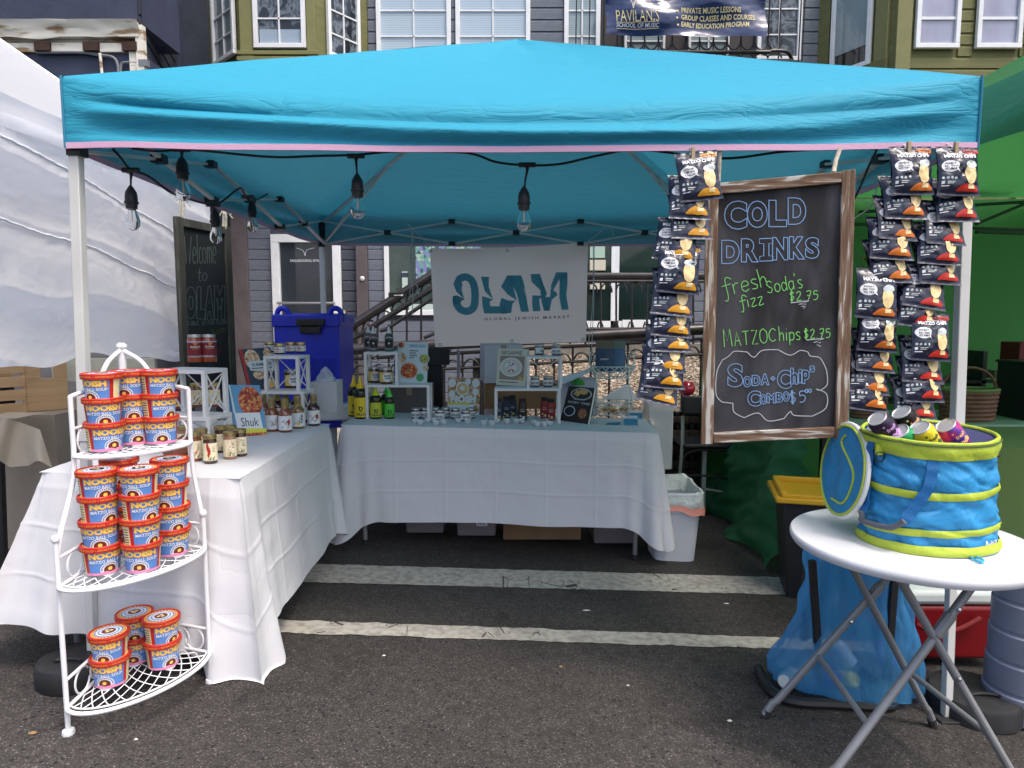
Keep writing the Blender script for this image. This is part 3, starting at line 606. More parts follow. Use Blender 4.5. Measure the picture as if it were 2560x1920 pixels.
while x < 1890:
    a = lq(x, rl(x) + 20); zb = max(-.02, .0); 
    mb = MB(); mb.tube([a, (a.x, YL, a.z - .72)], .011, 6)
    st_ = (lq(x + 46, 0).x - lq(x, 0).x)
    mb.tube([(a.x + st_ / 2 + st_ / 2 * cos(t), YL, a.z - .19 + .12 * sin(t)) for t in [pi * j / 9 for j in range(10)]], .010, 6)
    mb.build('baluster', m_iron, lp); x += 46; i += 1
for px_ in (862, 1195, 1790):
    a = lq(px_, rl(px_)); mb = MB()
    if px_ == 862:
        t = lq(862, 800); mb.lathe([(.055, -1.1), (.055, t.z - a.z + a.z * 0), ], 14, c=(a.x, YL, a.z)) if 0 else mb.lathe([(.052, 0), (.052, t.z + .0 - .1), (.06, t.z - .09), (.06, t.z - .02), (.03, t.z), (.022, t.z + .02), (.034, t.z + .04), (.036, t.z + .06), (.02, t.z + .09), (0, t.z + .095)], 16, c=(a.x, YL, 0))
    else: mb.box((a.x, YL + .05, a.z / 2 - .1), (.10, .10, a.z - .1))
    mb.build('post', m_iron2 if px_ == 862 else m_iron, lp)
ld = thing('landing_railing', 'black iron landing railing with arched balusters before the glass doors', 'railing', PY(1560, 860, 5.0))
YD = 5.0; dq = lambda px, py: PY(px, py, YD)
mb = MB(); mb.tube([dq(1180, 690), dq(1905, 690)], .036, 12); mb.tube([dq(1180, 703), dq(1905, 703)], .02, 8); mb.build('handrail', m_iron2, ld)
mb = MB(); mb.tube([dq(1180, 822), dq(1905, 822)], .016, 8); mb.build('lower_rail', m_iron, ld)
for i in range(18):
    px_ = 1194 + 38.5 * i; a = dq(px_, 703); b = dq(px_, 860); stp = dq(px_ + 38.5, 0).x - a.x
    mb = MB(); mb.tube([a, b], .012, 6); mb.tube([(a.x + stp / 2 + stp / 2 * cos(t), YD, a.z - .12 + .10 * sin(t)) for t in [pi * j / 9 for j in range(10)]], .010, 6)
    mb.tube([(a.x - .03, YD, dq(0, 818).z), (a.x - .012, YD, dq(0, 805).z), (a.x + .012, YD, dq(0, 805).z), (a.x + .03, YD, dq(0, 818).z)], .009, 6)
    mb.build('baluster', m_iron, ld)
# ================================================= CANOPY
def fabric(name, col, trans=.3, wr=.5, rough=.45, spec=.3, stretch=(1.2, 3, 5), sc=3.2, fine=.15, sheen=0, var=.0):
    m = bpy.data.materials.new(name); m.use_nodes = True; n = m.node_tree; p = n.nodes['Principled BSDF']; L = n.links.new
    p.inputs['Base Color'].default_value = (*col, 1); p.inputs['Roughness'].default_value = rough; p.inputs['Specular IOR Level'].default_value = spec
    tc = n.nodes.new('ShaderNodeTexCoord'); mp = n.nodes.new('ShaderNodeMapping'); mp.inputs['Scale'].default_value = stretch; L(tc.outputs['Object'], mp.inputs[0])
    a = n.nodes.new('ShaderNodeTexNoise'); a.inputs['Scale'].default_value = sc; a.inputs['Detail'].default_value = 4; a.inputs['Distortion'].default_value = .8; L(mp.outputs[0], a.inputs[0])
    # ridged creases
    s1 = n.nodes.new('ShaderNodeMath'); s1.operation = 'SUBTRACT'; s1.inputs[1].default_value = .5; L(a.outputs[0], s1.inputs[0])
    s2 = n.nodes.new('ShaderNodeMath'); s2.operation = 'ABSOLUTE'; L(s1.outputs[0], s2.inputs[0])
    s3 = n.nodes.new('ShaderNodeMath'); s3.operation = 'POWER'; s3.inputs[1].default_value = .6; L(s2.outputs[0], s3.inputs[0])
    bn = n.nodes.new('ShaderNodeBump'); bn.inputs['Strength'].default_value = wr; bn.inputs['Distance'].default_value = .02; L(s3.outputs[0], bn.inputs['Height'])
    wv = n.nodes.new('ShaderNodeTexNoise'); wv.inputs['Scale'].default_value = 240; L(tc.outputs['Object'], wv.inputs[0])
    b2 = n.nodes.new('ShaderNodeBump'); b2.inputs['Strength'].default_value = fine; b2.inputs['Distance'].default_value = .002; L(wv.outputs[0], b2.inputs['Height']); L(bn.outputs[0], b2.inputs['Normal'])
    L(b2.outputs[0], p.inputs['Normal'])
    t = n.nodes.new('ShaderNodeBsdfTranslucent'); t.inputs[0].default_value = (*col, 1); L(bn.outputs[0], t.inputs['Normal'])
    mx = n.nodes.new('ShaderNodeMixShader'); mx.inputs[0].default_value = trans; L(p.outputs[0], mx.inputs[1]); L(t.outputs[0], mx.inputs[2]); L(mx.outputs[0], n.nodes['Material Output'].inputs[0])
    return m
def coat(m, col):
    n = m.node_tree; p = n.nodes['Principled BSDF']; g = n.nodes.new('ShaderNodeNewGeometry'); mx = n.nodes.new('ShaderNodeMixRGB'); mx.inputs[1].default_value = p.inputs['Base Color'].default_value; mx.inputs[2].default_value = (*col, 1)
    n.links.new(g.outputs['Backfacing'], mx.inputs[0]); n.links.new(mx.outputs[0], p.inputs['Base Color']); return m
m_teal = fabric('teal canopy fabric', (.038, .34, .49), .18, .42, .6, .2)
coat(m_teal, (.20, .40, .44))
m_pink = M('pink trim', S(218, 172, 200), .6, bump=.2, bs=200)
m_leg = M('white powder coated leg', (.62, .62, .60), .4, var=.06, vs=5)
m_plas = M('black plastic', (.018, .018, .02), .45)
m_rub = M('black rubber', (.022, .022, .024), .6, var=.3, vs=20)
W = 2.95; XL, XR = 0.0, W; ZH, ZE, ZP = 1.805, 2.02, 2.71
ct = thing('canopy_tent', 'bright teal pop-up canopy with pink hem and white legs over the market stall', 'canopy', (W / 2, W / 2, 0))
def hemz(u): return -.012 * sin(pi * u) + .004 * mnoise.noise(V((u * 9, 1, 0)))
def cover(side):
    """side 0 front,1 right,2 back,3 left"""
    sag = [.085, .05, .03, .05][side]
    def prof(u, t):
        ze = ZE - sag * sin(pi * u) ** .8
        if t < .34:
            k = t / .34; z = ZH + hemz(u) + (ze - .055 - ZH - hemz(u)) * k; d = 0
            edge = min(u, 1 - u)
            q = .034 * math.exp(-edge * 3.4) * min(1, edge * 12)
            d = -(q * sin(k * 2 * pi * 1.5 + 1.2 + edge * 3)) * sin(min(1, edge * 30) * pi / 2) * (.7 if side == 0 else .4)
            ed_ = min(1, edge * 6); d -= (.020 * sin(pi * k) * sin(pi * u) ** .5 + .007 * sin(k * 9 + u * 5)) * ed_
            d -= .016 * mnoise.noise(V((u * 3.2 + side, k * 3.4, .5)))*sin(pi*min(1,edge*8)/2)
            return d, z
        if t < .46:
            k = (t - .34) / .12; s_ = (ZP - ze) / (W / 2)
            rr_ = .006 + .084 * sin(pi * u) ** .5; a = (0, ze - .055); b = (0, ze - .055 + .058 * (1 if 1 else 0)); c_ = (rr_, ze + rr_ * s_)
            return ((1 - k) ** 2 * a[0] + 2 * k * (1 - k) * b[0] + k * k * c_[0], (1 - k) ** 2 * a[1] + 2 * k * (1 - k) * b[1] + k * k * c_[1])
        k = (t - .46) / .54; s_ = (ZP - ze) / (W / 2); r0 = .006 + .084 * sin(pi * u) ** .5; d = r0 + (W / 2 - r0) * k
        z = ze + (ZP - ze) * (d / (W / 2)) - .05 * sin(pi * k) * (1 - abs(2 * u - 1) ** 2.) + .006 * mnoise.noise(V((u * 5, k * 5, side)))
        return d, z
    def f(u, t):
        d, z = prof(u, t); w_ = max(0, d)
        a = (w_ + (W - 2 * w_) * u); 
        return [(a, d, z), (W - d, a, z), (W - a, W - d, z), (d, W - a, z)][side]
    return f
mb = MB()
for s_ in range(4): mb.grid(cover(s_), 110 if s_ == 0 else 40, 60 if s_ == 0 else 34)
mb.build('canopy_cover', m_teal, ct, smooth=80)
for s_ in range(4):
    f = cover(s_); mb = MB(); off = [(0, -1), (1, 0), (0, 1), (-1, 0)][s_]
    def g_(u, v, f=f, off=off):
        p = f(u, 0); q = f(u, .02); return (p[0] + off[0] * (.004 if v in (0, 1 / 3) else -.003), p[1] + off[1] * (.004 if v < .5 else -.003), p[2] + [-.010, .009, .009, -.010][int(round(v * 3))])
    mb.grid(g_, 60, 3); mb.build('hem', m_pink, ct, smooth=0)
for (x, y, xf, yf) in ((XL, 0, -.055, 0), (XR, 0, XR + .06, 0), (XL, W, 0, W), (XR, W, XR, W)):
    g0 = gz(xf, yf); mb = MB(); sx_ = .013 if x == 0 else -.013; sy_ = .036 if y == 0 else -.036
    a = V((xf + sx_, yf + sy_, g0 + .01)); b = V((x + sx_, y + sy_, 1.955)); md = a + (b - a) * .42
    if y: md = a + (b - a) * .5
    mb.bar(a, b, .028); mb.bar(md, b, .034)
    mb.build('leg', m_leg, ct, bevel=.003)
    mb = MB(); mb.box((xf + sx_, yf + sy_, g0 + .006), (.09, .09, .01)); mb.build('foot_plate', m_rub, ct, bevel=.002)
    mb = MB(); mb.box((b.x, b.y, 1.95), (.048, .048, .04)); mb.box((b.x, b.y, 1.80), (.048, .048, .045)); mb.box((b.x, b.y, 1.88), (.045, .045, .10)); mb.build('bracket', m_plas, ct, bevel=.003)
def truss(p, q, n=3, ztop=1.965, zbot=1.80):
    p, q = V(p), V(q); d = (q - p) / n; nn = V((d.y, -d.x, 0)).normalized() * .011
    for i in range(n):
        a, b = p + d * i, p + d * (i + 1)
        for (z0, z1, s_) in ((ztop, zbot, 1), (zbot, ztop, -1)):
            mb = MB(); mb.bar((a.x + nn.x * s_, a.y + nn.y * s_, z0), (b.x + nn.x * s_, b.y + nn.y * s_, z1), .022, .012); mb.build('truss_bar', m_leg, ct, smooth=0)
        m_ = (a + b) / 2; mb = MB(); mb.box((m_.x, m_.y, (ztop + zbot) / 2), (.05, .05, .034)); mb.build('joint', m_plas, ct, bevel=.003)
        if i:
            for z in (ztop, zbot): mb = MB(); mb.box((a.x, a.y, z), (.05, .05, .03)); mb.build('joint', m_plas, ct, bevel=.003)
truss((.03, W - .04, 0), (W - .03, W - .04, 0)); truss((.03, .06, 0), (.03, W - .06, 0)); truss((W - .03, .06, 0), (W - .03, W - .06, 0)); 
truss((.05, .10, 0), (W - .05, .10, 0), 3, 1.90, 1.83)
for (x, y) in ((0.02, .02), (W - .02, .02), (.02, W - .02), (W - .02, W - .02)):
    mb = MB(); c_ = V((W / 2, W / 2, ZP - .06)); a = V((x, y, 1.955)); mb.bar(a, c_, .022, .016); m_ = a + (c_ - a) * .42; mb.bar((x, y, 1.80), m_, .018, .012); mb.build('rafter', m_leg, ct, smooth=0)
for (x, y) in ((0, 0), (W, 0)):
    mb = MB(); mb.tube([(x + (.001 if x else -.001), y - .002, ZH - .008 + (ZE - ZH + .01) * k / 12 + 0) for k in range(13)], .0042, 6); mb.build('corner_seam', M('dark teal seam', (.02, .20, .32), .6) if 'dark teal seam' not in MATS else MATS['dark teal seam'], ct)
# weights at the feet
def weight(nm, x, y, r, label, h=.085):
    t = thing(nm, label, 'tent weight', (x, y, gz(x, y)), 0, 'round black weights at the canopy feet')
    mb = MB(Matrix.Translation((x, y, gz(x, y)))); mb.lathe([(r * .96, 0), (r, .01), (r, h - .02), (r * .95, h - .004), (r * .8, h), (r * .3, h - .006), (.02, h - .006)], 28); mb.build('weight_body', m_rub, t)
    mb = MB(Matrix.Translation((x, y, gz(x, y)))); mb.tube([(r * .3 * cos(a) * 1.2, r * .3 * sin(a) * .5 - r * .4, h + .004) for a in [pi * i / 8 for i in range(9)]], .006, 6); mb.build('handle', m_rub, t)
weight('canopy_weight', -.06, -.02, .125, 'round black weight at the foot of the front left canopy leg')
weight('canopy_weight', 3.13, .09, .15, 'round black weight at the foot of the front right canopy leg', .09)

# ================================================= STRING LIGHTS
m_cord = M('black cord', (.012, .012, .014), .5)
def clear_glass():
    m = bpy.data.materials.new('clear bulb glass'); m.use_nodes = True; n = m.node_tree; p = n.nodes['Principled BSDF']; L = n.links.new
    p.inputs['Base Color'].default_value = (.9, .93, .95, 1); p.inputs['Roughness'].default_value = .03; p.inputs['Specular IOR Level'].default_value = 1; p.inputs['Transmission Weight'].default_value = 1; p.inputs['IOR'].default_value = 1.15
    return m
m_bulb = clear_glass(); m_fil = M('filament', (.7, .5, .3), .4)
sl = thing('string_light', 'black festoon light string with clear bulbs hanging under the front of the teal canopy', 'string lights', (1.2, .2, 1.8))
bulbs = [(327, 478, .22), (455, 405, .25), (893, 448, .20), (1310, 480, .20), (537, 532, .85), (630, 512, 1.25)]
tops = {0: (327, 425), 1: (454, 374), 2: (890, 390), 3: (1318, 412), 4: (533, 512), 5: (620, 492)}
def cordp(pts): return smooth_path([tuple(PY(*p)) for p in pts], 6)
cs = [[(282, 372, .2), (300, 392, .2), (327, 424, .22), (370, 440, .25), (428, 481, .3), (480, 500, .6), (533, 512, .85), (560, 500, .9), (600, 470, 1.0), (614, 488, 1.2), (640, 500, 1.5), (690, 470, 2.)],
      [(330, 372, .2), (395, 378, .2), (454, 374, .25), (520, 378, .22), (620, 388, .2), (700, 393, .2), (790, 390, .2), (890, 387, .2), (1000, 378, .2), (1165, 382, .2), (1240, 405, .2), (1318, 413, .2), (1400, 410, .2), (1500, 388, .2), (1600, 374, .2), (1800, 396, .2), (1950, 380, .2), (2060, 372, .2)],
      [(2196, 366, .2), (2170, 420, .3), (2150, 468, .4), (2120, 530, .6)]]
mb = MB()
for c_ in cs: mb.tube(cordp(c_), .0045, 6)
mb.build('cord', m_cord, sl)
for i, (px_, py_, y_) in enumerate(bulbs):
    t = PY(tops[i][0], tops[i][1], y_); s_ = PY(px_, py_, y_)
    mb = MB(); mb.tube([(t.x - .03, y_, t.z), (t.x + .03, y_, t.z)], .009, 8); mb.tube([t, (t.x, y_, t.z - .02), ((t.x + s_.x) / 2, y_, (t.z + s_.z) / 2), s_], [.009, .005, .0035, .0035], 8)
    mb.lathe([(.004, .02), (.010, .012), (.019, -.004), (.021, -.02), (.021, -.035), (.024, -.037), (.024, -.043), (.020, -.045), (.019, -.062), (.0, -.062)], 16, c=tuple(s_)); k_ = mb.build('socket', m_plas, sl)
    mb = MB(); c0 = (s_.x, s_.y, s_.z - .060); mb.lathe([(.013, 0), (.015, -.012), (.022, -.030), (.026, -.047), (.024, -.062), (.015, -.074), (.0, -.079)], 18, c=c0); mb.build('bulb', m_bulb, sl, smooth=60)
    mb = MB(); mb.tube([(c0[0], c0[1], c0[2]), (c0[0], c0[1], c0[2] - .045)], .0022, 6); mb.build('filament', m_fil, sl)

# ================================================= NEIGHBOUR TENTS
m_wtent = fabric('white tent fabric', (.90, .90, .93), .6, .28, .5, stretch=(2, 1.2, 2.6), sc=3.2)
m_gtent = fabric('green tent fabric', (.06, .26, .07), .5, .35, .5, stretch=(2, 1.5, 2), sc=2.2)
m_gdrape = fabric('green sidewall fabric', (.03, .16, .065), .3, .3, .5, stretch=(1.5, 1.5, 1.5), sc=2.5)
wt = thing('white_tent', 'white market tent with a crumpled side wall, left of the teal canopy', 'tent', (-1.9, .5, 0))
XW = -.42
def bil(a, b, c, d, u, v): return (V(a) * (1 - u) + V(b) * u) * (1 - v) + (V(d) * (1 - u) + V(c) * u) * v
Ez = PY(539, 462, 2.0).z; s_ = .772; Hz = PY(0, 60, 2 - s_).z; pk = V((XW - 1.45, 2 - 1.45, Ez + (Hz - Ez) / s_ * 1.45))
E1, E2, E3 = V((XW, 2.0, Ez)), V((XW, -.9, Ez)), V((-3.3, 2.0, Ez))
mb = MB()
mb.grid(lambda u, v: bil(E2, E1, pk, pk, u, v) - V((0, 0, .05 * sin(pi * v) * sin(pi * u))), 30, 16); mb.grid(lambda u, v: bil(E1, E3, pk, pk, u, v) - V((0, 0, .05 * sin(pi * v) * sin(pi * u))), 20, 12)
mb.grid(lambda u, v: bil(E3, V((-3.3, -.9, Ez)), pk, pk, u, v), 8, 6); mb.build('roof', m_wtent, wt, smooth=60)
mb = MB(); mb.tube([E1 + (pk - E1) * (i / 10) for i in range(11)], .013, 8); mb.build('roof_seam', M('white seam', (.85, .85, .88), .5), wt)
vz = PX(150, 376, XW).z
mb = MB(); mb.grid(lambda u, v: (XW + .02 + .02 * sin(u * 17) * (1 - v) + .01 * mnoise.noise(V((u * 12, v * 2, 0))), -.9 + 2.92 * u, vz - .02 * sin(u * 9) * 0 + (Ez - vz) * v), 60, 8); mb.grid(lambda u, v: (XW - 2.88 * u, 2.03, vz + (Ez - vz) * v), 12, 2); mb.build('valance', m_wtent, wt, smooth=60)
def sidewall(u, v):
    y = -.35 + 2.33 * u; z0 = 1.10 - .08 * u + .022 * sin(u * 13 + 1) + .012 * sin(u * 29); z = z0 + (vz + .05 - z0) * v
    w1 = mnoise.noise(V((u * 1.6, v * 1.2, 5))) * .35; q = u * .55 + v * 1.15 + .25 * u * u + w1
    d = .034 * (.5 + .5 * sin(q * 12.0)) ** 1.5 * (1 - v * .45) + .020 * (1 - abs(sin((u * .9 + v * 2.4 + w1 * 1.4) * 5.0 + 1))) ** 2.2
    hg = math.exp(-((u - 1.0) * 3) ** 2) * math.exp(-((v - .45) * 3.2) ** 2); d += .03 * hg * sin(u * 60 + v * 8) * .5
    d += .045 * mnoise.noise(V((u * 2.6, v * 2.4, 3))) + .009 * mnoise.noise(V((u * 9, v * 9, 7))) + .005 * (1 - 2 * abs(mnoise.noise(V((u * 24, v * 18, 1)))))
    return (XW + d - .04 * (1 - v), y, z)
mb = MB(); mb.grid(sidewall, 200, 110); mb.build('sidewall', m_wtent, wt, smooth=80)
def seamline(k): return [V(sidewall(u_, max(.02, min(.98, k - .22 * u_ + .03 * sin(u_ * 5))))) + V((.006, 0, 0)) for u_ in [i / 80 for i in range(81)]]
for k in (.93, .62):
    mb = MB(); pts = seamline(k); mb.tube([p + V((-.002, 0, .002 * cos(i * 2.3))) for i, p in enumerate(pts)], .005, 6); mb.build('seam', MATS['white seam'], wt)
mb = MB(); mb.bar((-.62, 2.02, gz(-.6, 2)), (-.60, 2.02, 2.0), .05); mb.build('leg', m_plas, wt)
pole = PY(548, 560, 2.1)
mb = MB(); mb.bar((PY(541, 900, 2.12).x, 2.12, -.05), (PY(546, 560, 2.12).x, 2.12, 1.98), .045); mb.build('leg', m_plas, wt)
mb = MB(); mb.bar((PY(582, 905, 2.2).x, 2.2, -.05), (PY(562, 560, 2.2).x, 2.2, 1.98), .022); mb.build('strap', M('yellow strap', S(176, 182, 72), .6), wt)
# crate and beige table beyond it
m_pine = ramp_mat('pine boards', [(0, (.30, .17, .075)), (.45, (.47, .30, .15)), (1, (.60, .42, .23))], 'NOISE', 3.5, .65, stretch=(1, 1, 9), distort=.7, bump=.15)
YC = 1.5
bt = thing('beige_table', 'table under a beige cloth behind the white tablecloth, left edge', 'table', PY(60, 1300, 1.6))
m_beige = M('beige cloth', (.29, .245, .19), .85, var=.08, vs=3, bump=.25, bs=300)
def cloth_box(x0, x1, y0, y1, z, zb, seed, amp=.02, flare=.05):
    per = []
    cs_ = [(x0, y0), (x1, y0), (x1, y1), (x0, y1)]
    def f(u, v):
        t = u * 4; i = int(t) % 4; k = t - int(t); a, b = cs_[i], cs_[(i + 1) % 4]
        x = a[0] + (b[0] - a[0]) * k; y = a[1] + (b[1] - a[1]) * k; cx_, cy_ = (x0 + x1) / 2, (y0 + y1) / 2
        n_ = V(((0, -1), (1, 0), (0, 1), (-1, 0))[i]); cr = max(0, 1 - min(k, 1 - k) * 9)
        d = v * flare + v * amp * sin(u * 60 + seed) + v * amp * mnoise.noise(V((u * 22, seed, 0)))+ cr * v * flare
        dz = v ** .8
        dd = V((x - cx_, y - cy_)).normalized() * cr + n_ * (1 - cr)
        return (x + dd.x * d, y + dd.y * d, z - (z - zb - (0 if not cr else -.03 * 0)) * dz)
    return f
mb = MB(); zt_ = PY(60, 1030, 1.15).z
fb = cloth_box(-1.9, PY(166, 1000, 1.15).x, 1.05, 1.8, zt_, gz(-.9, 1.2) + .10, 2, .018, .03)
mb.grid(fb, 160, 12, cu=True); mb.add([(-1.9, 1.05, zt_), (PY(166, 1000, 1.15).x, 1.05, zt_), (PY(166, 1000, 1.15).x, 1.8, zt_), (-1.9, 1.8, zt_)], [(0, 1, 2, 3)]); mb.build('tablecloth', m_beige, bt, smooth=50)
bt2 = thing('beige_tablecloth', 'loose pale beige cloth corner draped over a front table at the left edge', 'tablecloth', PY(20, 1300, .75))
m_beige2 = M('light beige cloth', (.40, .34, .26), .85, var=.08, vs=3, bump=.25, bs=300)
def corner(u, v):
    px_ = -60 + 160 * u; e = [1046, 1050, 1078, 1110][min(3, int(u * 4))]
    py0 = 1045 + 60 * max(0, u - .45) ** 1.2; py1 = 1160 - 60 * max(0, .4 - u) + 8 * sin(u * 14)
    return PY(px_ + v * 30 * (u > .6), py0 + (py1 - py0) * v, .80 - .10 * v + .03 * sin(u * 11 + v * 2))
mb = MB(); mb.grid(corner, 30, 14); a = PY(-60, 1046, .8); b = PY(40, 1046, .8); mb.add([a, b, b + V((0, .2, 0)), a + V((0, .2, 0))], [(0, 1, 2, 3)]); mb.build('cloth', m_beige2, bt2, smooth=60)
mb = MB(); mb.bar(PY(-4, 1060, .82), PY(14, 1555, .82), .028); mb.build('table_leg', m_plas, bt2); mb = MB(); mb.bar(PY(-30, 1490, .82), PY(20, 1478, .82), .02); mb.bar(PY(20, 1478, .82), PY(60, 1468, 1.0), .02); mb.build('brace', m_plas, bt2)
cr = thing('wooden_crate', 'slatted pine crate with a cut handle hole on the beige table', 'crate', PY(80, 1035, 1.1))
zc = zt_ + .002; yc0 = 1.12; xa = PY(56, 950, yc0).x; xb = PY(163, 950, yc0 + .12).x; Hc = PY(100, 893, yc0 + .05).z - zc
Fcr = frame((xa, yc0, zc), V((xb - xa, .14, 0))); Lc = hypot(xb - xa, .14)
mb = MB(Fcr); hz = Hc * .72
mb.box((Lc / 2, .01, hz * .42), (Lc, .018, hz * .84)); mb.box((Lc * .2, .01, (hz * .84 + Hc) / 2), (Lc * .4, .018, Hc - hz * .84)); mb.box((Lc * .85, .01, (hz * .84 + Hc) / 2), (Lc * .3, .018, Hc - hz * .84)); mb.box((Lc * .55, .01, Hc - .012), (Lc * .32, .018, .024)); mb.build('end_panel', m_pine, cr, bevel=.002)
for k in range(4):
    mb = MB(Fcr); z_ = Hc * (.09 + .24 * k); mb.box((-.18, -.0, z_), (.38, .014, Hc * .19)); mb.build('slat', m_pine, cr, bevel=.002)
    mb = MB(Fcr); mb.box((-.18, .30, z_), (.38, .014, Hc * .19)); mb.build('slat', m_pine, cr, bevel=.002)
mb = MB(Fcr); mb.box((-.37, .15, Hc / 2), (.018, .30, Hc)); mb.build('end_panel', m_pine, cr)
mb = MB(Fcr); mb.box((-.18, .15, Hc * .3), (.3, .24, Hc * .4)); mb.build('contents', M('dark contents', (.03, .025, .04), .8, var=.5, vs=30), cr)
mb = MB(); a = PY(200, 925, 1.35); mb.box((PY(262, 925, 1.5).x, 1.5, PY(200, 925, 1.5).z), (PY(440, 0, 1.5).x - PY(168, 0, 1.5).x, .03, .13)); o = mb.build('cream_board', M('cream board', (.55, .53, .42), .7, var=.15, vs=8), bevel=.003)
tag(o, 'cream painted board standing behind the top of the white corner rack', 'board')

# green tent
gt = thing('green_tent', 'green market tent with translucent walls, right of the teal canopy', 'tent', (4.8, 1.5, 0))
XG = 3.34; zg = PX(2460, 228, XG).z; zgv = PX(2460, 368, XG).z
pkg = V((XG + 1.5, 1.4, zg + .85))
mb = MB(); G1, G2, G3, G4 = V((XG, -.2, zg)), V((XG, 3.0, zg)), V((XG + 3, -.2, zg)), V((XG + 3, 3.0, zg))
for a, b in ((G2, G1), (G4, G2), (G3, G4), (G1, G3)): mb.grid(lambda u, v, a=a, b=b: bil(a, b, pkg, pkg, u, v) - V((0, 0, .06 * sin(pi * u) * sin(pi * v))), 20, 12)
mb.build('roof', m_gtent, gt, smooth=60)
mb = MB(); mb.grid(lambda u, v: (XG - .02 - .025 * sin(v * 3) + .014 * sin(u * 19 + v * 6) + .02 * mnoise.noise(V((u * 7, v * 2, 0))), -.2 + 3.2 * u, zgv + (zg - zgv) * v), 60, 12); mb.build('valance', fabric('pale green valance', (.08, .30, .17), .35, .5, .5, stretch=(1, 1, 4)), gt, smooth=60)
mb = MB(); mb.grid(lambda u, v: (1.5 * 0 + 2.95 + 3.4 * u, 3.05 + .04 * sin(u * 9 + v * 3) + .02 * mnoise.noise(V((u * 6, v * 4, 0))), -.25 + (zg + .25) * v), 70, 40); mb.build('back_wall', m_gtent, gt, smooth=60)
def gside(u, v):
    y = 1.55 + 1.5 * u; d = .09 * sin(u * 11 + v * 5) * (1 - v) + .07 * mnoise.noise(V((u * 4, v * 3, 9))) + .035 * (1 - 2 * abs(mnoise.noise(V((u * 6 + v * 4, v * 7, 2)))))
    x = 3.16 - .28 * (1 - v) ** 1.6 * (1 - u * .5) + d; return (x, y, gz(x, y) + .01 + 1.02 * v + .02 * sin(u * 7))
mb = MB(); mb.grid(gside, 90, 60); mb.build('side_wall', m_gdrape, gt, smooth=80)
for y_ in (3.0,): mb = MB(); mb.bar((XG + .05, y_, gz(XG, y_)), (XG + .05, y_, zg), .04); mb.build('leg', m_plas if y_ > 2 else m_gdrape, gt)
for a, b in (((2150, 530), (2560, 505)), ((2455, 400), (2560, 430)), ((2455, 445), (2560, 420)), ((2440, 560), (2560, 510)), ((2440, 580), (2560, 584)), ((2130, 560), (2560, 575))):
    mb = MB(); mb.bar(PY(*a, 2.9), PY(*b, 2.9), .03, .02); mb.build('truss_bar', M('green grey bar', (.03, .07, .05), .5), gt, smooth=0)
for s_, px_, py_, w_ in (("I'M A", 2172, 647, 40), ('A GO', 2172, 668, 40), ('LOC', 2165, 700, 34), ('PL', 2160, 717, 22)):
    mb = MB(); mpg = lambda x, y, e=0: PY(x, -y, 2.98 - e); text(mb, s_, mpg, px_, -py_, w_, 14, bold=.02); mb.build('wall_lettering', M('faded gold print', S(120, 110, 50), .7), gt, smooth=0)
# tables, baskets inside the green tent
m_gcl = M('olive tablecloth', (.10, .17, .045), .8, var=.1, vs=3, bump=.2, bs=200)
g1 = thing('folding_table', 'long pale green topped table inside the green tent', 'table', (4.2, 2.2, gz(4.2, 2.2)))
zt1 = PY(2450, 1050, 2.2).z
mb = MB(); mb.box((3.4 + .85, 2.35, zt1 - .015), (1.9, .7, .03)); mb.build('tabletop', M('pale green plastic', (.25, .38, .28), .5), g1, bevel=.006)
for xx in (3.45, 5.1):
    for yy in (2.05, 2.65): mb = MB(); mb.bar((xx, yy, gz(xx, yy)), (xx, yy, zt1 - .03), .03); mb.build('leg', m_plas, g1)
m_wick = ramp_mat('wicker', [(0, (.05, .018, .012)), (.5, (.16, .07, .035)), (1, (.30, .16, .08))], 'NOISE', 14, .6, stretch=(1, 1, 4), bump=.5)
def basket(px0, px1, y_, zb, h, lab, rim=True):
    a, b = PY(px0, 1000, y_).x, PY(px1, 1000, y_).x; cx_ = (a + b) / 2; rx_ = (b - a) / 2
    t = thing('wicker_basket', lab, 'basket', (cx_, y_, zb), 0, 'wicker baskets in the green tent')
    for k in range(7):
        mb = MB(); z = zb + h * (k + .5) / 7; sc_ = .88 + .12 * k / 7
        mb.tube([(cx_ + rx_ * sc_ * cos(q) * (1 + .012 * (-1) ** i), y_ + rx_ * .62 * sc_ * sin(q) * (1 + .02 * (-1) ** (i + k)), z) for i, q in enumerate([2 * pi * j / 40 for j in range(40)])], h / 13, 6, closed=True); mb.build('woven_row', m_wick, t)
    mb = MB(); mb.tube([(cx_ + rx_ * 1.02 * cos(q), y_ + rx_ * .64 * sin(q), zb + h + .005) for q in [2 * pi * j / 30 for j in range(30)]], .012, 6, closed=True); mb.build('rim', M('green liner', (.14, .22, .06), .8), t)
    mb = MB(); mb.tube([(cx_ + rx_ * cos(q), y_, zb + h + h * .75 * sin(q)) for q in [pi * j / 16 for j in range(17)]], .009, 6); mb.build('handle', m_wick, t)
basket(2352, 2488, 2.2, zt1, .20, 'wicker basket with a green liner, right of the white canopy leg')
basket(2128, 2215, 2.3, zt1, .17, 'wicker basket seen low between the chip bag strings and the chalkboard')
t = thing('storage_box', 'black box on the far right of the pale green table in the green tent', 'box', (PY(2570, 1000, 2.3).x, 2.3, zt1))
mb = MB(); x_ = PY(2585, 1000, 2.3).x; mb.box((x_, 2.3, zt1 + .19), (.32, .3, .38)); mb.box((x_, 2.29, zt1 + .38), (.35, .33, .02)); mb.build('body', m_plas, t, bevel=.01)
t = thing('storage_box', 'dark red box behind the black box in the green tent', 'box', (PY(2548, 950, 2.75).x, 2.75, zt1))
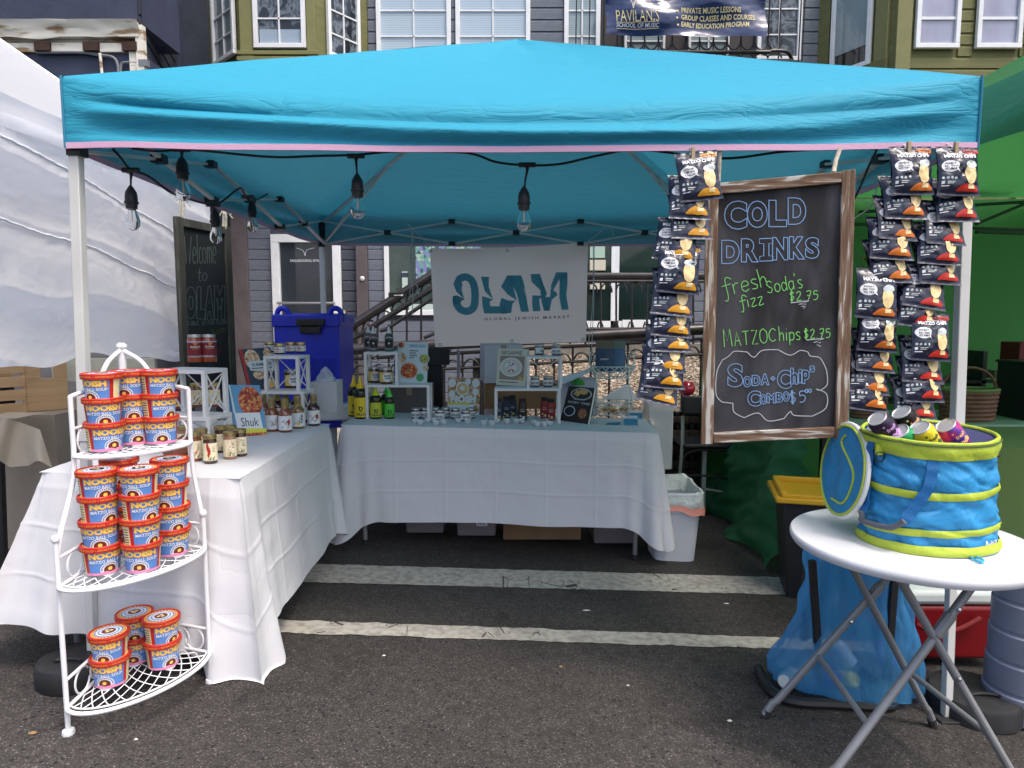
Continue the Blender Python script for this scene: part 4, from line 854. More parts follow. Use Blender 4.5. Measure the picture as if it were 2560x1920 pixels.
mb = MB(); x_ = PY(2552, 950, 2.75).x; mb.box((x_, 2.75, zt1 + .25), (.2, .2, .50)); mb.build('body', M('dark red', (.14, .01, .012), .5), t, bevel=.008)
t = thing('storage_box', 'beige box standing on the shelf at the back of the green tent', 'box', (PY(2510, 930, 2.9).x, 2.9, zt1 + .3))
mb = MB(); x_ = PY(2500, 935, 2.9).x; mb.box((x_, 2.85, PY(0, 935, 2.85).z), (.24, .12, .06)); mb.build('body', M('beige card', (.35, .33, .2), .8), t)
t = thing('display_shelf', 'dark shelf unit along the back wall of the green tent', 'shelf', (4.2, 2.9, gz(4.2, 2.9)))
for z_ in (PY(0, 950, 2.9).z, PY(0, 1000, 2.9).z): mb = MB(); mb.box((4.1, 2.88, z_), (1.9, .26, .02)); mb.build('shelf_board', m_plas, t)
for xx in (3.2, 4.95): mb = MB(); mb.box((xx, 2.88, .35), (.03, .26, 1.3)); mb.build('shelf_side', m_plas, t)
for i in range(12):
    a = U(3.25, 4.9); hgt = U(.06, .13); z_ = PY(0, (1000, 950)[i % 2 * 0], 2.9).z + .01
    o = MB().lathe([(.03, 0), (.034, hgt * .7), (.018, hgt * .85), (.018, hgt)], 12, c=(3.28 + i * .14, 2.85, z_)).build('jar', [M('shelf jar', (.10 + .1 * (i % 3), .16, .07), .4)])
    tag(o, '%s small dim jar from the left on the dark shelf in the green tent' % ORD[i], 'jar', 'jars on the shelf in the green tent')
g2 = thing('green_table', 'table under an olive green cloth at the right edge, behind the blue cooler bag', 'table', (3.6, .7, gz(3.6, .7)))
zt2 = PY(2540, 1110, .85).z; mb = MB()
fb = cloth_box(PY(2492, 1150, .75).x, 4.6, .75, 1.35, zt2, gz(3.6, .8) + .16, 5, .02, .04); mb.grid(fb, 120, 14, cu=True)
xg0 = PY(2492, 1150, .75).x; mb.add([(xg0, .75, zt2), (4.6, .75, zt2), (4.6, 1.35, zt2), (xg0, 1.35, zt2)], [(0, 1, 2, 3)]); mb.build('tablecloth', m_gcl, g2, smooth=50)

# ================================================= MARKET BANNER
def plane_map(A, B, C):
    n = (B - A).cross(C - A).normalized()
    if n.dot(CAM - A) < 0: n = -n
    def f(x, y, e=0.):
        d = ray(x, -y); return CAM + d * ((A - CAM).dot(n) / d.dot(n)) + n * e
    return f
m_ban = fabric('grey white banner cloth', (.92, .92, .92), .6, .3, .6, stretch=(1.5, 1, 1.2), sc=1.8)
ob = thing('market_banner', 'pale grey cloth banner with teal letters OLAM hung at the back of the stall', 'banner', PY(1275, 740, 2.9))
q = [(1075, 622), (1470, 605), (1465, 854), (1088, 868)]
def bq(u, v, e=0):
    px_ = (q[3][0] * (1 - u) + q[2][0] * u) * (1 - v) + (q[0][0] * (1 - u) + q[1][0] * u) * v; py_ = (q[3][1] * (1 - u) + q[2][1] * u) * (1 - v) + (q[0][1] * (1 - u) + q[1][1] * u) * v
    py_ += 5 * sin(pi * u) * (v) ; return PY(px_, py_, 2.9 - .018 * sin((u * 1.6 + (1 - v) * .7) * 6) * (v * .7 + .3) - .012 * mnoise.noise(V((u * 3, v * 3, 4))) - e)
mb = MB(); mb.grid(bq, 70, 50); mb.build('cloth', m_ban, ob, smooth=60)
def bm(x, y):   # photo pixel -> on the cloth
    u = (x - 1080) / 388.; v = (868 - 14 * u + y) / 251.; return bq(u, v, .008)
mb = MB(); m_tealp = M('teal print', (.09, .34, .46), .6, trans=.4)
def T2(pts, ox=640): return [(ox + x / 3.456, -(480 + y / 3.456)) for x, y in pts]
def rb(pts, wd, ox=640): 
    P_ = T2(pts, ox); ribbon(mb, smooth_path(P_, 5) if len(P_) > 2 else P_, wd, bm)
rb([(1730, 890), (1728, 955), (1760, 1005), (1815, 1022), (1870, 990), (1888, 920), (1888, 820), (1865, 745), (1810, 715), (1752, 740)], 19)
poly2(mb, bm, T2([(1740, 705), (1705, 780), (1730, 850), (1795, 915), (1775, 830), (1785, 780)])); poly2(mb, bm, T2([(1700, 885), (1697, 960), (1760, 960), (1768, 930), (1800, 915), (1735, 880)]))
poly2(mb, bm, T2([(1945, 712), (2015, 712), (2010, 800), (2045, 915), (1975, 840)])); poly2(mb, bm, T2([(1950, 885), (2045, 915), (2015, 935), (2022, 975), (2155, 975), (2160, 1040), (1965, 1040), (1950, 960)]))
O3 = 1280
poly2(mb, bm, T2([(-95, 1045), (-112, 960), (-95, 900), (-30, 925), (30, 925), (0, 955), (-10, 1035)], O3)); poly2(mb, bm, T2([(-40, 700), (80, 700), (100, 760), (145, 1025), (75, 1025), (40, 860), (10, 800)], O3)); poly2(mb, bm, T2([(-40, 700), (10, 700), (10, 800), (40, 925), (-40, 870), (-95, 800)], O3))
poly2(mb, bm, T2([(160, 690), (240, 690), (300, 870), (280, 870), (170, 760)], O3)); poly2(mb, bm, T2([(235, 690), (300, 860), (290, 900), (330, 1018), (275, 1018), (255, 940), (240, 800)], O3)); poly2(mb, bm, T2([(175, 880), (270, 885), (235, 915), (245, 1020), (180, 1022), (172, 950)], O3))
poly2(mb, bm, T2([(380, 680), (475, 682), (470, 740), (410, 740), (350, 850), (335, 800)], O3)); poly2(mb, bm, T2([(410, 715), (478, 690), (480, 780), (470, 880), (492, 1012), (430, 1012), (410, 900)], O3)); poly2(mb, bm, T2([(335, 820), (390, 865), (390, 885), (345, 920), (325, 1018), (285, 1018), (290, 900), (330, 895)], O3))
mb.build('brand_lettering', m_tealp, ob, smooth=0)
mb = MB(); text(mb, 'G L O B A L   J E W I S H   M A R K E T', bm, 1317, -794, 216, 9, bold=.01, rot=.02); mb.build('lettering', M('navy print', S(52, 72, 96), .6), ob, smooth=0)
for (x_, y_) in ((1081, 623), (1270, 618), (1465, 607), (1093, 861), (1277, 852), (1460, 848)): mb = MB(); c_ = bm(x_, -y_); mb.tube([(c_.x + .010 * cos(t), c_.y - .004, c_.z + .010 * sin(t)) for t in [2 * pi * i / 12 for i in range(12)]], .003, 5, closed=True); mb.build('grommet', M('nickel', (.4, .42, .44), .3, metal=.8), ob)
m_rope = M('white rope', (.55, .56, .55), .8)
def rope(pts, r, lab, grp='white cords tied around the banner'):
    mb = MB(); mb.tube(smooth_path([tuple(PY(*p)) for p in pts], 5), r, 6); o = mb.build('rope', m_rope); tag(o, lab, 'rope', grp); return o
rope([(1022, 560, 2.85), (1030, 580, 2.84), (1027, 640, 2.84), (1030, 700, 2.84), (1024, 735, 2.84), (1036, 738, 2.83), (1044, 720, 2.83), (1034, 690, 2.84), (1033, 600, 2.84), (1034, 580, 2.85)], .0035, 'looped white cord hanging left of the grey banner')
rope([(1030, 690, 2.82), (1032, 740, 2.82), (1031, 788, 2.82)], .003, 'single white cord end dangling below the loop left of the banner')
rope([(1016, 558, 2.85), (1050, 590, 2.87), (1081, 621, 2.88)], .003, 'short white cord tying the top left banner corner to the truss')
rope([(1467, 606, 2.88), (1495, 585, 2.86), (1523, 562, 2.84), (1534, 590, 2.84)], .003, 'short white cord tying the top right banner corner to the truss')
rope([(1483, 602, 2.84), (1482, 750, 2.84), (1471, 862, 2.84)], .003, 'left one of the two long white cords right of the banner')
rope([(1486, 602, 2.82), (1484, 760, 2.82), (1478, 900, 2.82)], .003, 'right one of the two long white cords right of the banner')
rope([(2130, 550, 1.3), (2178, 515, .5), (2190, 470, .5), (2182, 440, .5)], .003, 'thin pale green cord in front of the green tent beside the chalkboard')

# ================================================= CHALKBOARDS
def board_mat(name, c0, c1):
    return ramp_mat(name, [(0, c0), (.42, c0), (.60, c1), (1, tuple(k * 2.2 for k in c1))], 'NOISE', 2.0, .8, stretch=(2.6, 1, .8), distort=1.2, det=8)
m_slate = board_mat('chalkboard', (.013, .013, .015), (.050, .050, .056)); m_slate2 = board_mat('chalkboard dark', (.006, .010, .013), (.012, .018, .021))
def wood_mat(name, horiz):
    return ramp_mat(name, [(0, (.06, .03, .018)), (.44, (.15, .085, .05)), (.56, (.24, .16, .11)), (.60, (.50, .47, .42)), (1, (.68, .66, .62))], 'NOISE', 5, .8, stretch=(1.2, 3, 14) if horiz else (14, 3, 1.2), distort=.5, det=10, bump=.6, bumpd=.006)
m_woodh, m_woodv = wood_mat('weathered wood rail', True), wood_mat('weathered wood stile', False)
m_woodd = ramp_mat('dark weathered wood', [(0, (.02, .02, .018)), (.55, (.055, .055, .045)), (.7, (.10, .12, .10)), (1, (.15, .17, .15))], 'NOISE', 5, .8, stretch=(10, 3, 1.2), det=8, bump=.4)
def chalkboard(nm, lab, TL, TR, BR, BL, fw, mh, mv, slate):
    """corners in the world; fw frame width in m"""
    t = thing(nm, lab, 'chalkboard', tuple((TL + TR + BL + BR) / 4)); n = (TR - TL).cross(BL - TL).normalized()
    if n.dot(CAM - TL) < 0: n = -n
    def q(u, v, e): return (TL * (1 - u) + TR * u) * (1 - v) + (BL * (1 - u) + BR * u) * v + n * e
    w_ = (TR - TL).length; h_ = (BL - TL).length; fu, fv = fw / w_, fw / h_
    def piece(poly, m, name):
        mb = MB(); vs = [q(u, v, .012) for u, v in poly] + [q(u, v, -.014) for u, v in poly]; mb.add(vs, [(0, 1, 2, 3), (7, 6, 5, 4), (0, 4, 5, 1), (1, 5, 6, 2), (2, 6, 7, 3), (3, 7, 4, 0)]); mb.build(name, m, t, bevel=.002)
    piece([(0, 0), (fu, 0), (fu, 1), (0, 1)], mv, 'frame_stile'); piece([(1 - fu, 0), (1, 0), (1, 1), (1 - fu, 1)], mv, 'frame_stile')
    piece([(fu + .003, .004), (1 - fu - .003, .004), (1 - fu - .003, fv), (fu + .003, fv)], mh, 'frame_rail'); piece([(fu + .003, 1 - fv), (1 - fu - .003, 1 - fv), (1 - fu - .003, .997), (fu + .003, .997)], mh, 'frame_rail')
    mb = MB(); mb.add([q(u, v, 0) for u, v in ((fu * .9, fv * .9), (1 - fu * .9, fv * .9), (1 - fu * .9, 1 - fv * .9), (fu * .9, 1 - fv * .9))], [(0, 1, 2, 3)]); mb.build('slate', slate, t, smooth=0)
    return t, q
yl, yr = .0, -.10
TL, TR, BR, BL = PY(1766, 459, yl), PY(2137, 425, yr), PY(2118, 1093, yr), PY(1752, 1110, yl)
cb, _ = chalkboard('chalkboard', 'large chalkboard in a weathered wood frame listing cold drinks, hung at the right', TL, TR, BR, BL, .038, m_woodh, m_woodv, m_slate)
cm = plane_map(TL, TR, BL); cmp_ = lambda x, y: cm(x, y, .003)
c_blue, c_green, c_white = M('blue chalk', S(132, 168, 212), .9), M('green chalk', S(128, 206, 108), .9), M('white chalk', S(188, 192, 196), .9)
mb = MB()
for s_, x_, y_, w_, h_ in (('C', 1839, 538, 56, 70), ('O', 1893, 536, 50, 66), ('L', 1944, 534, 44, 66), ('D', 1992, 528, 44, 66), ('D', 1826, 630, 44, 58), ('R', 1874, 626, 42, 58), ('N', 1950, 622, 38, 56), ('K', 1992, 620, 38, 56), ('S', 2030, 620, 34, 52)):
    outline(mb, s_, cmp_, x_, -y_, w_, h_, 2.1, bold=.055)
for s_, x_, y_, w_, h_ in (('S', 1838, 938, 38, 58), ('O', 1868, 954, 20, 26), ('D', 1890, 951, 20, 26), ('A', 1912, 948, 20, 28), ('+', 1932, 946, 10, 10), ('C', 1960, 948, 34, 46), ('h', 1985, 940, 18, 40), ('i', 2000, 940, 8, 34), ('p', 2014, 942, 18, 34), ('s', 2030, 922, 12, 16), ('C', 1885, 996, 32, 38), ('O', 1908, 998, 16, 24), ('M', 1928, 995, 22, 24), ('B', 1948, 993, 16, 24), ('O', 1965, 991, 16, 24)):
    outline(mb, s_, cmp_, x_, -y_, w_, h_, 1.8, bold=.045)
ribbon(mb, [(x_, -y_) for x_, y_ in ((1898, 597), (1932, 596), (1932, 608), (1922, 609), (1922, 640), (1932, 640), (1932, 652), (1899, 653), (1899, 641), (1909, 640), (1909, 609), (1898, 609))], 2.1, cmp_, 0, closed=True); chalk(mb, '$5', cmp_, 1972, -1008, 30, 2.0, 0, .08); chalk(mb, 'oo', cmp_, 2012, -982, 13, 2.2, 0, .1)
mb.build('lettering', c_blue, cb, smooth=0)
mb = MB(); chalk(mb, 'fresh', cmp_, 1808, -742, 38, 2.0, 0, .24); chalk(mb, "Soda's", cmp_, 1916, -734, 32, 2.0, 0, .16, .82); chalk(mb, 'fizz', cmp_, 1850, -772, 27, 2.0, 0, .2)
chalk(mb, '$2.75', cmp_, 1972, -752, 24, 2.0, 0, .04, .92); chalk(mb, 'MATZO', cmp_, 1808, -868, 44, 2.0, 0, .10, .62); chalk(mb, 'Chips', cmp_, 1920, -854, 30, 2.0, 0, .06, .85); chalk(mb, '$2.75', cmp_, 2008, -846, 24, 2.0, 0, .03, .85)
mb.build('lettering', c_green, cb, smooth=0)
mb = MB()
cl = [(1805, 1005), (1790, 985), (1792, 930), (1806, 900), (1822, 890), (1836, 878), (1868, 880), (1885, 893), (1905, 876), (1945, 874), (1975, 888), (2000, 876), (2020, 880), (2026, 890), (2050, 895), (2066, 925), (2068, 960), (2050, 975), (2040, 972), (2066, 985), (2064, 1020), (2030, 1040), (1985, 1038), (1976, 1028), (1960, 1046), (1920, 1052), (1895, 1032), (1860, 1044), (1835, 1030), (1832, 1008)]
for i in range(0, len(cl) - 1, 3): ribbon(mb, smooth_path([(x, -y) for x, y in cl[i:i + 4]], 4), 2.0, cmp_)
ribbon(mb, [(x, -y) for x, y in cl[-1:] + cl[:1]], 2.0, cmp_)
for z_ in ([(1976, 757), (2022, 752), (1996, 761), (2016, 760), (2002, 767), (2014, 766), (2008, 771)], [(2016, 850), (2060, 846), (2034, 856), (2052, 856), (2042, 862), (2052, 866)]): ribbon(mb, [(x, -y) for x, y in z_], 2.1, cmp_)
mb.build('cloud_outline', c_white, cb, smooth=0)
mb = MB()
for (x_, y_) in ((2096, 430),): mb.tube([PY(x_ + 4, 372, -.02), PY(x_ - 6, 400, -.03), PY(x_ - 12, 432, -.09)], .007, 8)
mb.tube([PY(1800, 372, .0), PY(1796, 455, .0)], .007, 8); mb.build('rope', M('jute rope', (.42, .38, .30), .9, var=.3, vs=90), cb)
# left board
TL2, TR2 = PY(437, 540, 1.22), PY(572, 568, 1.62); BL2 = PY(441, 1010, 1.22)
BL2.z = TL2.z - .98; BL2.x = TL2.x; BL2.y = TL2.y; BR2 = TR2 + (BL2 - TL2)
cb2, _ = chalkboard('chalkboard', 'dark welcome chalkboard in a grey wood frame hung by the white side wall', TL2, TR2, BR2, BL2, .045, m_woodd, m_woodd, m_slate2)
cm2 = plane_map(TL2, TR2, BL2); c2 = lambda x, y: cm2(x, y, .003); c_faint, c_red, c_yel = M('faint chalk', S(84, 97, 100), .9), M('red chalk', S(96, 40, 48), .9), M('yellow green chalk', S(76, 90, 46), .9)
mb = MB(); chalk(mb, 'Welcome', c2, 460, -660, 62, 1.8, 0, .02, .26); chalk(mb, 'to', c2, 492, -702, 30, 1.8, 0, 0, .7)
for s_, x_, w_, h_ in (('O', 476, 28, 80), ('L', 502, 22, 80), ('A', 522, 24, 84), ('M', 548, 26, 84)): outline(mb, s_, c2, x_, -757, w_, h_, 1.8, bold=.08)
chalk(mb, 'GLOBAL JEWISH MARKET', c2, 462, -814, 12, 1.5, 0, .03, .62)
mb.build('lettering', c_faint, cb2, smooth=0)
mb = MB(); chalk(mb, 'from', c2, 530, -838, 16, 1.6, 0, .3) if 0 else chalk(mb, 'Som', c2, 530, -840, 16, 1.6, 0, .3); mb.build('lettering', c_yel, cb2, smooth=0)
mb = MB(); chalk(mb, 'est', c2, 532, -890, 16, 1.6, 0, .4); chalk(mb, 'm', c2, 466, -880, 16, 1.6, 0, .6); mb.build('lettering', c_red, cb2, smooth=0)
mb = MB()
for (x_, y_) in ((452, 1.26), (560, 1.58)):
    a = PY(x_, 490 if x_ < 500 else 520, y_); b = PY(x_ - 2, 545 if x_ < 500 else 572, y_); mb.tube([a, b], .007, 8); mb.tube([a + V((.015, 0, .01)), b + V((.012, 0, 0))], .007, 8)
    for k in range(9): mb.tube([a, a + V((U(-.035, .05), U(-.02, .02), U(-.06, .0)))], .003, 4)
mb.build('rope', M('frayed rope', (.50, .48, .40), .9, var=.3, vs=90), cb2)
# ================================================= TABLES
m_cloth = fabric('white tablecloth', (.72, .72, .75), .12, .30, .85, .2, stretch=(1, 1, .7), sc=2.6, fine=.3)
def planeZ(A, B, C):
    n = (B - A).cross(C - A).normalized()
    def z(x, y): return A.z - (n.x * (x - A.x) + n.y * (y - A.y)) / n.z
    def on(px_, py_, h=0):
        d = ray(px_, py_); A2 = A + V((0, 0, h)); return CAM + d * ((A2 - CAM).dot(n) / d.dot(n))
    return z, on
LA, LB, LC = PY(97, 1184, .09), PY(598, 1194, .09), PY(845, 1050, 1.60)
LC = PY(845, 1050, 1.62); zav = (LA.z + LB.z) / 2; LA.z = zav + .012; LB.z = zav - .012
zL, onL = planeZ(LA, LB, LC)
BA, BB = PY(850, 1062, 1.60), PY(1648, 1083, 1.60); BC = V((BA.x, 2.4, BA.z - .8 * GY)); zB, onB = planeZ(BA, BB, BC)

def tablecloth(nm, lab, C4, zf, drops, flares, tails, seed, legs=True, n=720, m=104, rr=.03):
    """C4 corners (front-left, front-right, back-right, back-left); tails: per corner (extra drop, extra flare, dirx, diry)"""
    t = thing(nm, lab, 'tablecloth', tuple((V(C4[0]) + V(C4[2])) / 2 + V((0, 0, 0))) if 0 else (sum(c[0] for c in C4) / 4, sum(c[1] for c in C4) / 4, 0))
    P4 = [V((c[0], c[1])) for c in C4]; sides = [(P4[i], P4[(i + 1) % 4]) for i in range(4)]; Ls = [(b - a).length for a, b in sides]; per = sum(Ls)
    nr = []
    for a, b in sides: d = (b - a).normalized(); nr.append(V((d.y, -d.x)))
    def f(u, v):
        s = u * per; i = 0
        while i < 3 and s > Ls[i]: s -= Ls[i]; i += 1
        a, b = sides[i]; L = Ls[i]; k = s / L; p = a + (b - a) * k
        ds, de = s, L - s; near, dist = (i, ds) if ds < de else ((i + 1) % 4, de)
        other = (i - 1) % 4 if ds < de else (i + 1) % 4
        wc = math.exp(-(dist / .05) ** 2) * .5; nn = (nr[i] * (1 - wc) + nr[other] * wc).normalized()
        # rounded corner of the top
        cdir = (nr[i] + nr[other]).normalized(); p = p - cdir * (.012 * math.exp(-(dist / .03) ** 2))
        ex, ef = tails[near]; wt = math.exp(-(dist / .15) ** 2); ww = math.exp(-(dist / .10) ** 2)
        D = drops[i] * (1 - wt * .5) + drops[other] * wt * .5 + ex * math.exp(-(dist / .11) ** 2)
        fl = flares[i] + ef * ww
        v2 = v
        fold = v2 ** 1.2 * (.007 * sin(s * 14 + seed + i) * (1 - .5 * wt) + .016 * mnoise.noise(V((u * 16, seed, v * .8))) + wt * .035 * sin(dist * 52 + 1.6 + seed))
        cre = 0
        for zc_ in (.33, .66): cre += .0026 * math.exp(-((v - zc_ - .008 * sin(u * 30)) * 95) ** 2)
        sp_ = (s + .12) % .29; cre += .0022 * math.exp(-((sp_ - .145) * 170) ** 2)
        fine = .003 * mnoise.noise(V((s * 9 + i * 5, v * 7, seed)))
        out = min(1, v * 14) * .010 + fl * v2 ** 1.1 + fold + cre + fine * min(1, v * 8)
        q = p + nn * out; z = zf(p.x, p.y) - .012 * (1 - (1 - min(1, v * 14)) ** 2) - D * v + .006 * sin(s * 5 + seed) * v
        z = max(z, gz(q.x, q.y) + .004 + .002 * sin(s * 60)); return (q.x, q.y, z)
    mb = MB(); mb.grid(f, n, m, cu=True)
    nx = 40
    def top(u, v): p = (P4[0] * (1 - u) + P4[1] * u) * (1 - v) + (P4[3] * (1 - u) + P4[2] * u) * v; return (p.x, p.y, zf(p.x, p.y) + .0008 * math.exp(-(((v * 5) % 1 - .5) * 30) ** 2) - .0)
    mb.grid(top, nx, nx); o = mb.build('cloth', m_cloth, t, smooth=60)
    tb = thing('folding_table', lab.replace('cloth', 'clothed') if 0 else ('folding table hidden under the ' + ('left' if 'left' in lab else 'back') + ' white tablecloth, grey legs showing'), 'table', (sum(c[0] for c in C4) / 4, sum(c[1] for c in C4) / 4, 0), 0)
    mb = MB(); ins = .03; cc = sum(P4, V((0, 0))) / 4; q4 = [p + (cc - p).normalized() * ins for p in P4]
    mb.add([(p.x, p.y, zf(p.x, p.y) - .004) for p in q4] + [(p.x, p.y, zf(p.x, p.y) - .03) for p in q4], [(0, 1, 2, 3), (7, 6, 5, 4), (0, 4, 5, 1), (1, 5, 6, 2), (2, 6, 7, 3), (3, 7, 4, 0)]); mb.build('tabletop', m_white, tb, smooth=0)
    for p in P4:
        q_ = p + (cc - p) * .13; mb = MB(); mb.tube([(q_.x, q_.y, gz(q_.x, q_.y) + .03), (q_.x, q_.y, zf(q_.x, q_.y) - .03)], .014, 10); k_ = mb.build('leg', m_tubegrey, tb)
        mb = MB(); mb.tube([(q_.x, q_.y, gz(q_.x, q_.y)), (q_.x, q_.y, gz(q_.x, q_.y) + .035)], .018, 10); mb.build('foot', m_rub, k_)
    return t
m_tubegrey = M('grey steel tube', (.30, .30, .31), .38, metal=.5, var=.1, vs=6)
vr = (LC - LB); wv = LA - LB
tablecloth('tablecloth', 'white tablecloth with creases over the left table, its corner trailing on the asphalt', [(LA.x, LA.y), (LB.x, LB.y), (LC.x, 1.46), (LA.x - .10, 1.46)], zL, [.60, .57, .5, .40], [.03, .045, .02, .10], [(.0, .12), (.22, .08), (.1, .05), (0, 0)], 1.3)
tablecloth('tablecloth', 'white tablecloth over the back table under the grey banner, hem lifted off the ground', [(BA.x, BA.y), (BB.x, BB.y), (BB.x + .06, 2.32), (BA.x - .02, 2.32)], zB, [.545, .5, .5, .50], [.015, .03, .02, .03], [(.15, .07), (.15, .06), (.1, .03), (0, 0)], 4.1)

# ================================================= CORNER RACK
m_wrack = M('white enamel wire', (.80, .80, .82), .35, var=.04, vs=12)
FL, FR, BK = V((.112, -.336)), V((.387, .005)), V((.085, .10))
zb_ = (PY(179, 1760, FL.y).z + PY(522, 1640, FR.y).z) / 2; zm_ = (PY(168, 1460, FL.y).z + PY(521, 1377, FR.y).z) / 2
yTR = .03; zt_r = PY(477, 1105, yTR).z; tl = PZ(185, 1141, zt_r); tr = PY(477, 1105, yTR)
FL2, FR2 = V((tl.x, tl.y)), V((tr.x, tr.y))

rk = thing('corner_rack', 'white wire corner rack with three fan shelves of soup cups at the front left', 'rack', (BK.x, BK.y, gz(BK.x, BK.y)))
def fan(z, A, B, C_, nm='shelf'):
    """C_ corner, A left end, B right end"""
    mb = MB(); a0 = (A - C_); b0 = (B - C_)
    def arc(t, rho): # straight blend plus bulge
        p = a0 * (1 - t) + b0 * t; bul = 1 + .42 * sin(pi * t) ** .9
        q = p * (rho * (1 + (bul - 1) * rho)); return V((C_.x + q.x, C_.y + q.y, z))
    mb.tube([arc(t / 30, 1) for t in range(31)], .0065, 8); mb.tube([arc(0, .02), arc(0, 1)], .006, 8); mb.tube([arc(1, .02), arc(1, 1)], .006, 8)
    mb.tube([arc(.02 + .96 * t / 30, .96) + V((0, 0, .002)) for t in range(31)], .003, 5)
    mb.build(nm, m_wrack, rk)
    mb = MB(); mb.tube([arc(t / 12, .22) for t in range(13)], .0035, 5)
    N = 11
    for i in range(-5, N + 5):
        for sgn in (1, -1):
            pts = []
            for j in range(13):
                rho = .40 + .56 * j / 12; t = (i + .5) / N + sgn * (j / 12 - .5) * .36
                if .02 <= t <= .98: pts.append(arc(t, rho))
            if len(pts) > 1: mb.tube(pts, .0019, 4)
    for i in range(N): t = (i + .5) / N; mb.tube([arc(t, .22), arc(min(.98, max(.02, t)), .40)], .0019, 4)
    mb.build('lattice', m_wrack, rk, smooth=0)
    return arc
arcB = fan(zb_, FL, FR, BK); arcM = fan(zm_, FL, FR, BK); arcT = fan(zt_r, FL2, FR2, BK)
for (F_, F2_, kn, tp, sgn) in ((FL, FL2, PY(150, 1352, FL.y), PY(172, 992, FL2.y), 1), (FR, FR2, PY(524, 1287, FR.y), PY(480, 972, FR2.y), -1)):
    g0 = gz(F_.x, F_.y); mb = MB(); mb.tube([(F_.x, F_.y, g0 + .01), (F_.x, F_.y, kn.z)], .0074, 10); mb.build('pole', m_wrack, rk)
    mb = MB(); mb.lathe([(.017, 0), (.018, .006), (.016, .014), (.009, .018)], 16, c=(F_.x, F_.y, g0)); mb.build('foot', m_wrack, rk)
    mb = MB(); mb.lathe([(.009, -.004), (.012, .0), (.0125, .008), (.008, .016), (0, .018)], 12, c=(F_.x, F_.y, kn.z)); mb.build('finial', m_wrack, rk)
    mb = MB(); d = F2_ - F_
    pts = [(F_.x, F_.y, kn.z - .05), (F_.x + d.x * .25, F_.y + d.y * .25, kn.z + .02), (F_.x + d.x * .62, F_.y + d.y * .62, kn.z + .09), (F_.x + d.x * .92, F_.y + d.y * .92, kn.z + .16), (F2_.x, F2_.y, kn.z + .24), (F2_.x, F2_.y, tp.z - .1), (F2_.x, F2_.y, tp.z), ]
    mb.tube(smooth_path(pts, 6), .0074, 10); d2 = BK - F2_; top = V((F2_.x, F2_.y, tp.z))
    mb.tube(smooth_path([tuple(top), tuple(top + V((d2.x * .1, d2.y * .1, .004))), (F2_.x + d2.x * .45, F2_.y + d2.y * .45, tp.z + .02), (F2_.x + d2.x * .7, F2_.y + d2.y * .7, tp.z + .09), (BK.x - d2.x * .04, BK.y - d2.y * .04, tp.z + .125)], 6), .0075, 8); mb.build('side_frame', m_wrack, rk)
    mb = MB(); bp_ = BK - d2 * .03; mb.tube([(bp_.x, bp_.y, gz(0, 0) + .0), (bp_.x, bp_.y, tp.z + .13)], .0075, 8); mb.lathe([(.007, -.004), (.013, .004), (.012, .012), (0, .02)], 12, c=(bp_.x, bp_.y, tp.z + .135)); mb.build('pole', m_wrack, rk)
    for (zs, A_) in ((zb_, F_), (zm_, F_), (zt_r, F2_)):
        dd = (BK - A_); mb = MB(); mb.tube([(A_.x, A_.y, zs + .085), (A_.x + dd.x * .95, A_.y + dd.y * .95, zs + .085)], .005, 6); mb.build('guard_rail', m_wrack, rk)
        mb = MB()
        for cx_, r_ in ((.20, .040), (.38, .034)):
            c_ = V((A_.x + dd.x * cx_, A_.y + dd.y * cx_)); un = dd.normalized()
            mb.tube([(c_.x + un.x * r_ * cos(q_), c_.y + un.y * r_ * cos(q_), zs + .042 + r_ * 1.0 * sin(q_)) for q_ in [.6 + (2 * pi - .8) * j / 18 for j in range(19)]], .0032, 6)
        mb.build('scroll', m_wrack, rk)

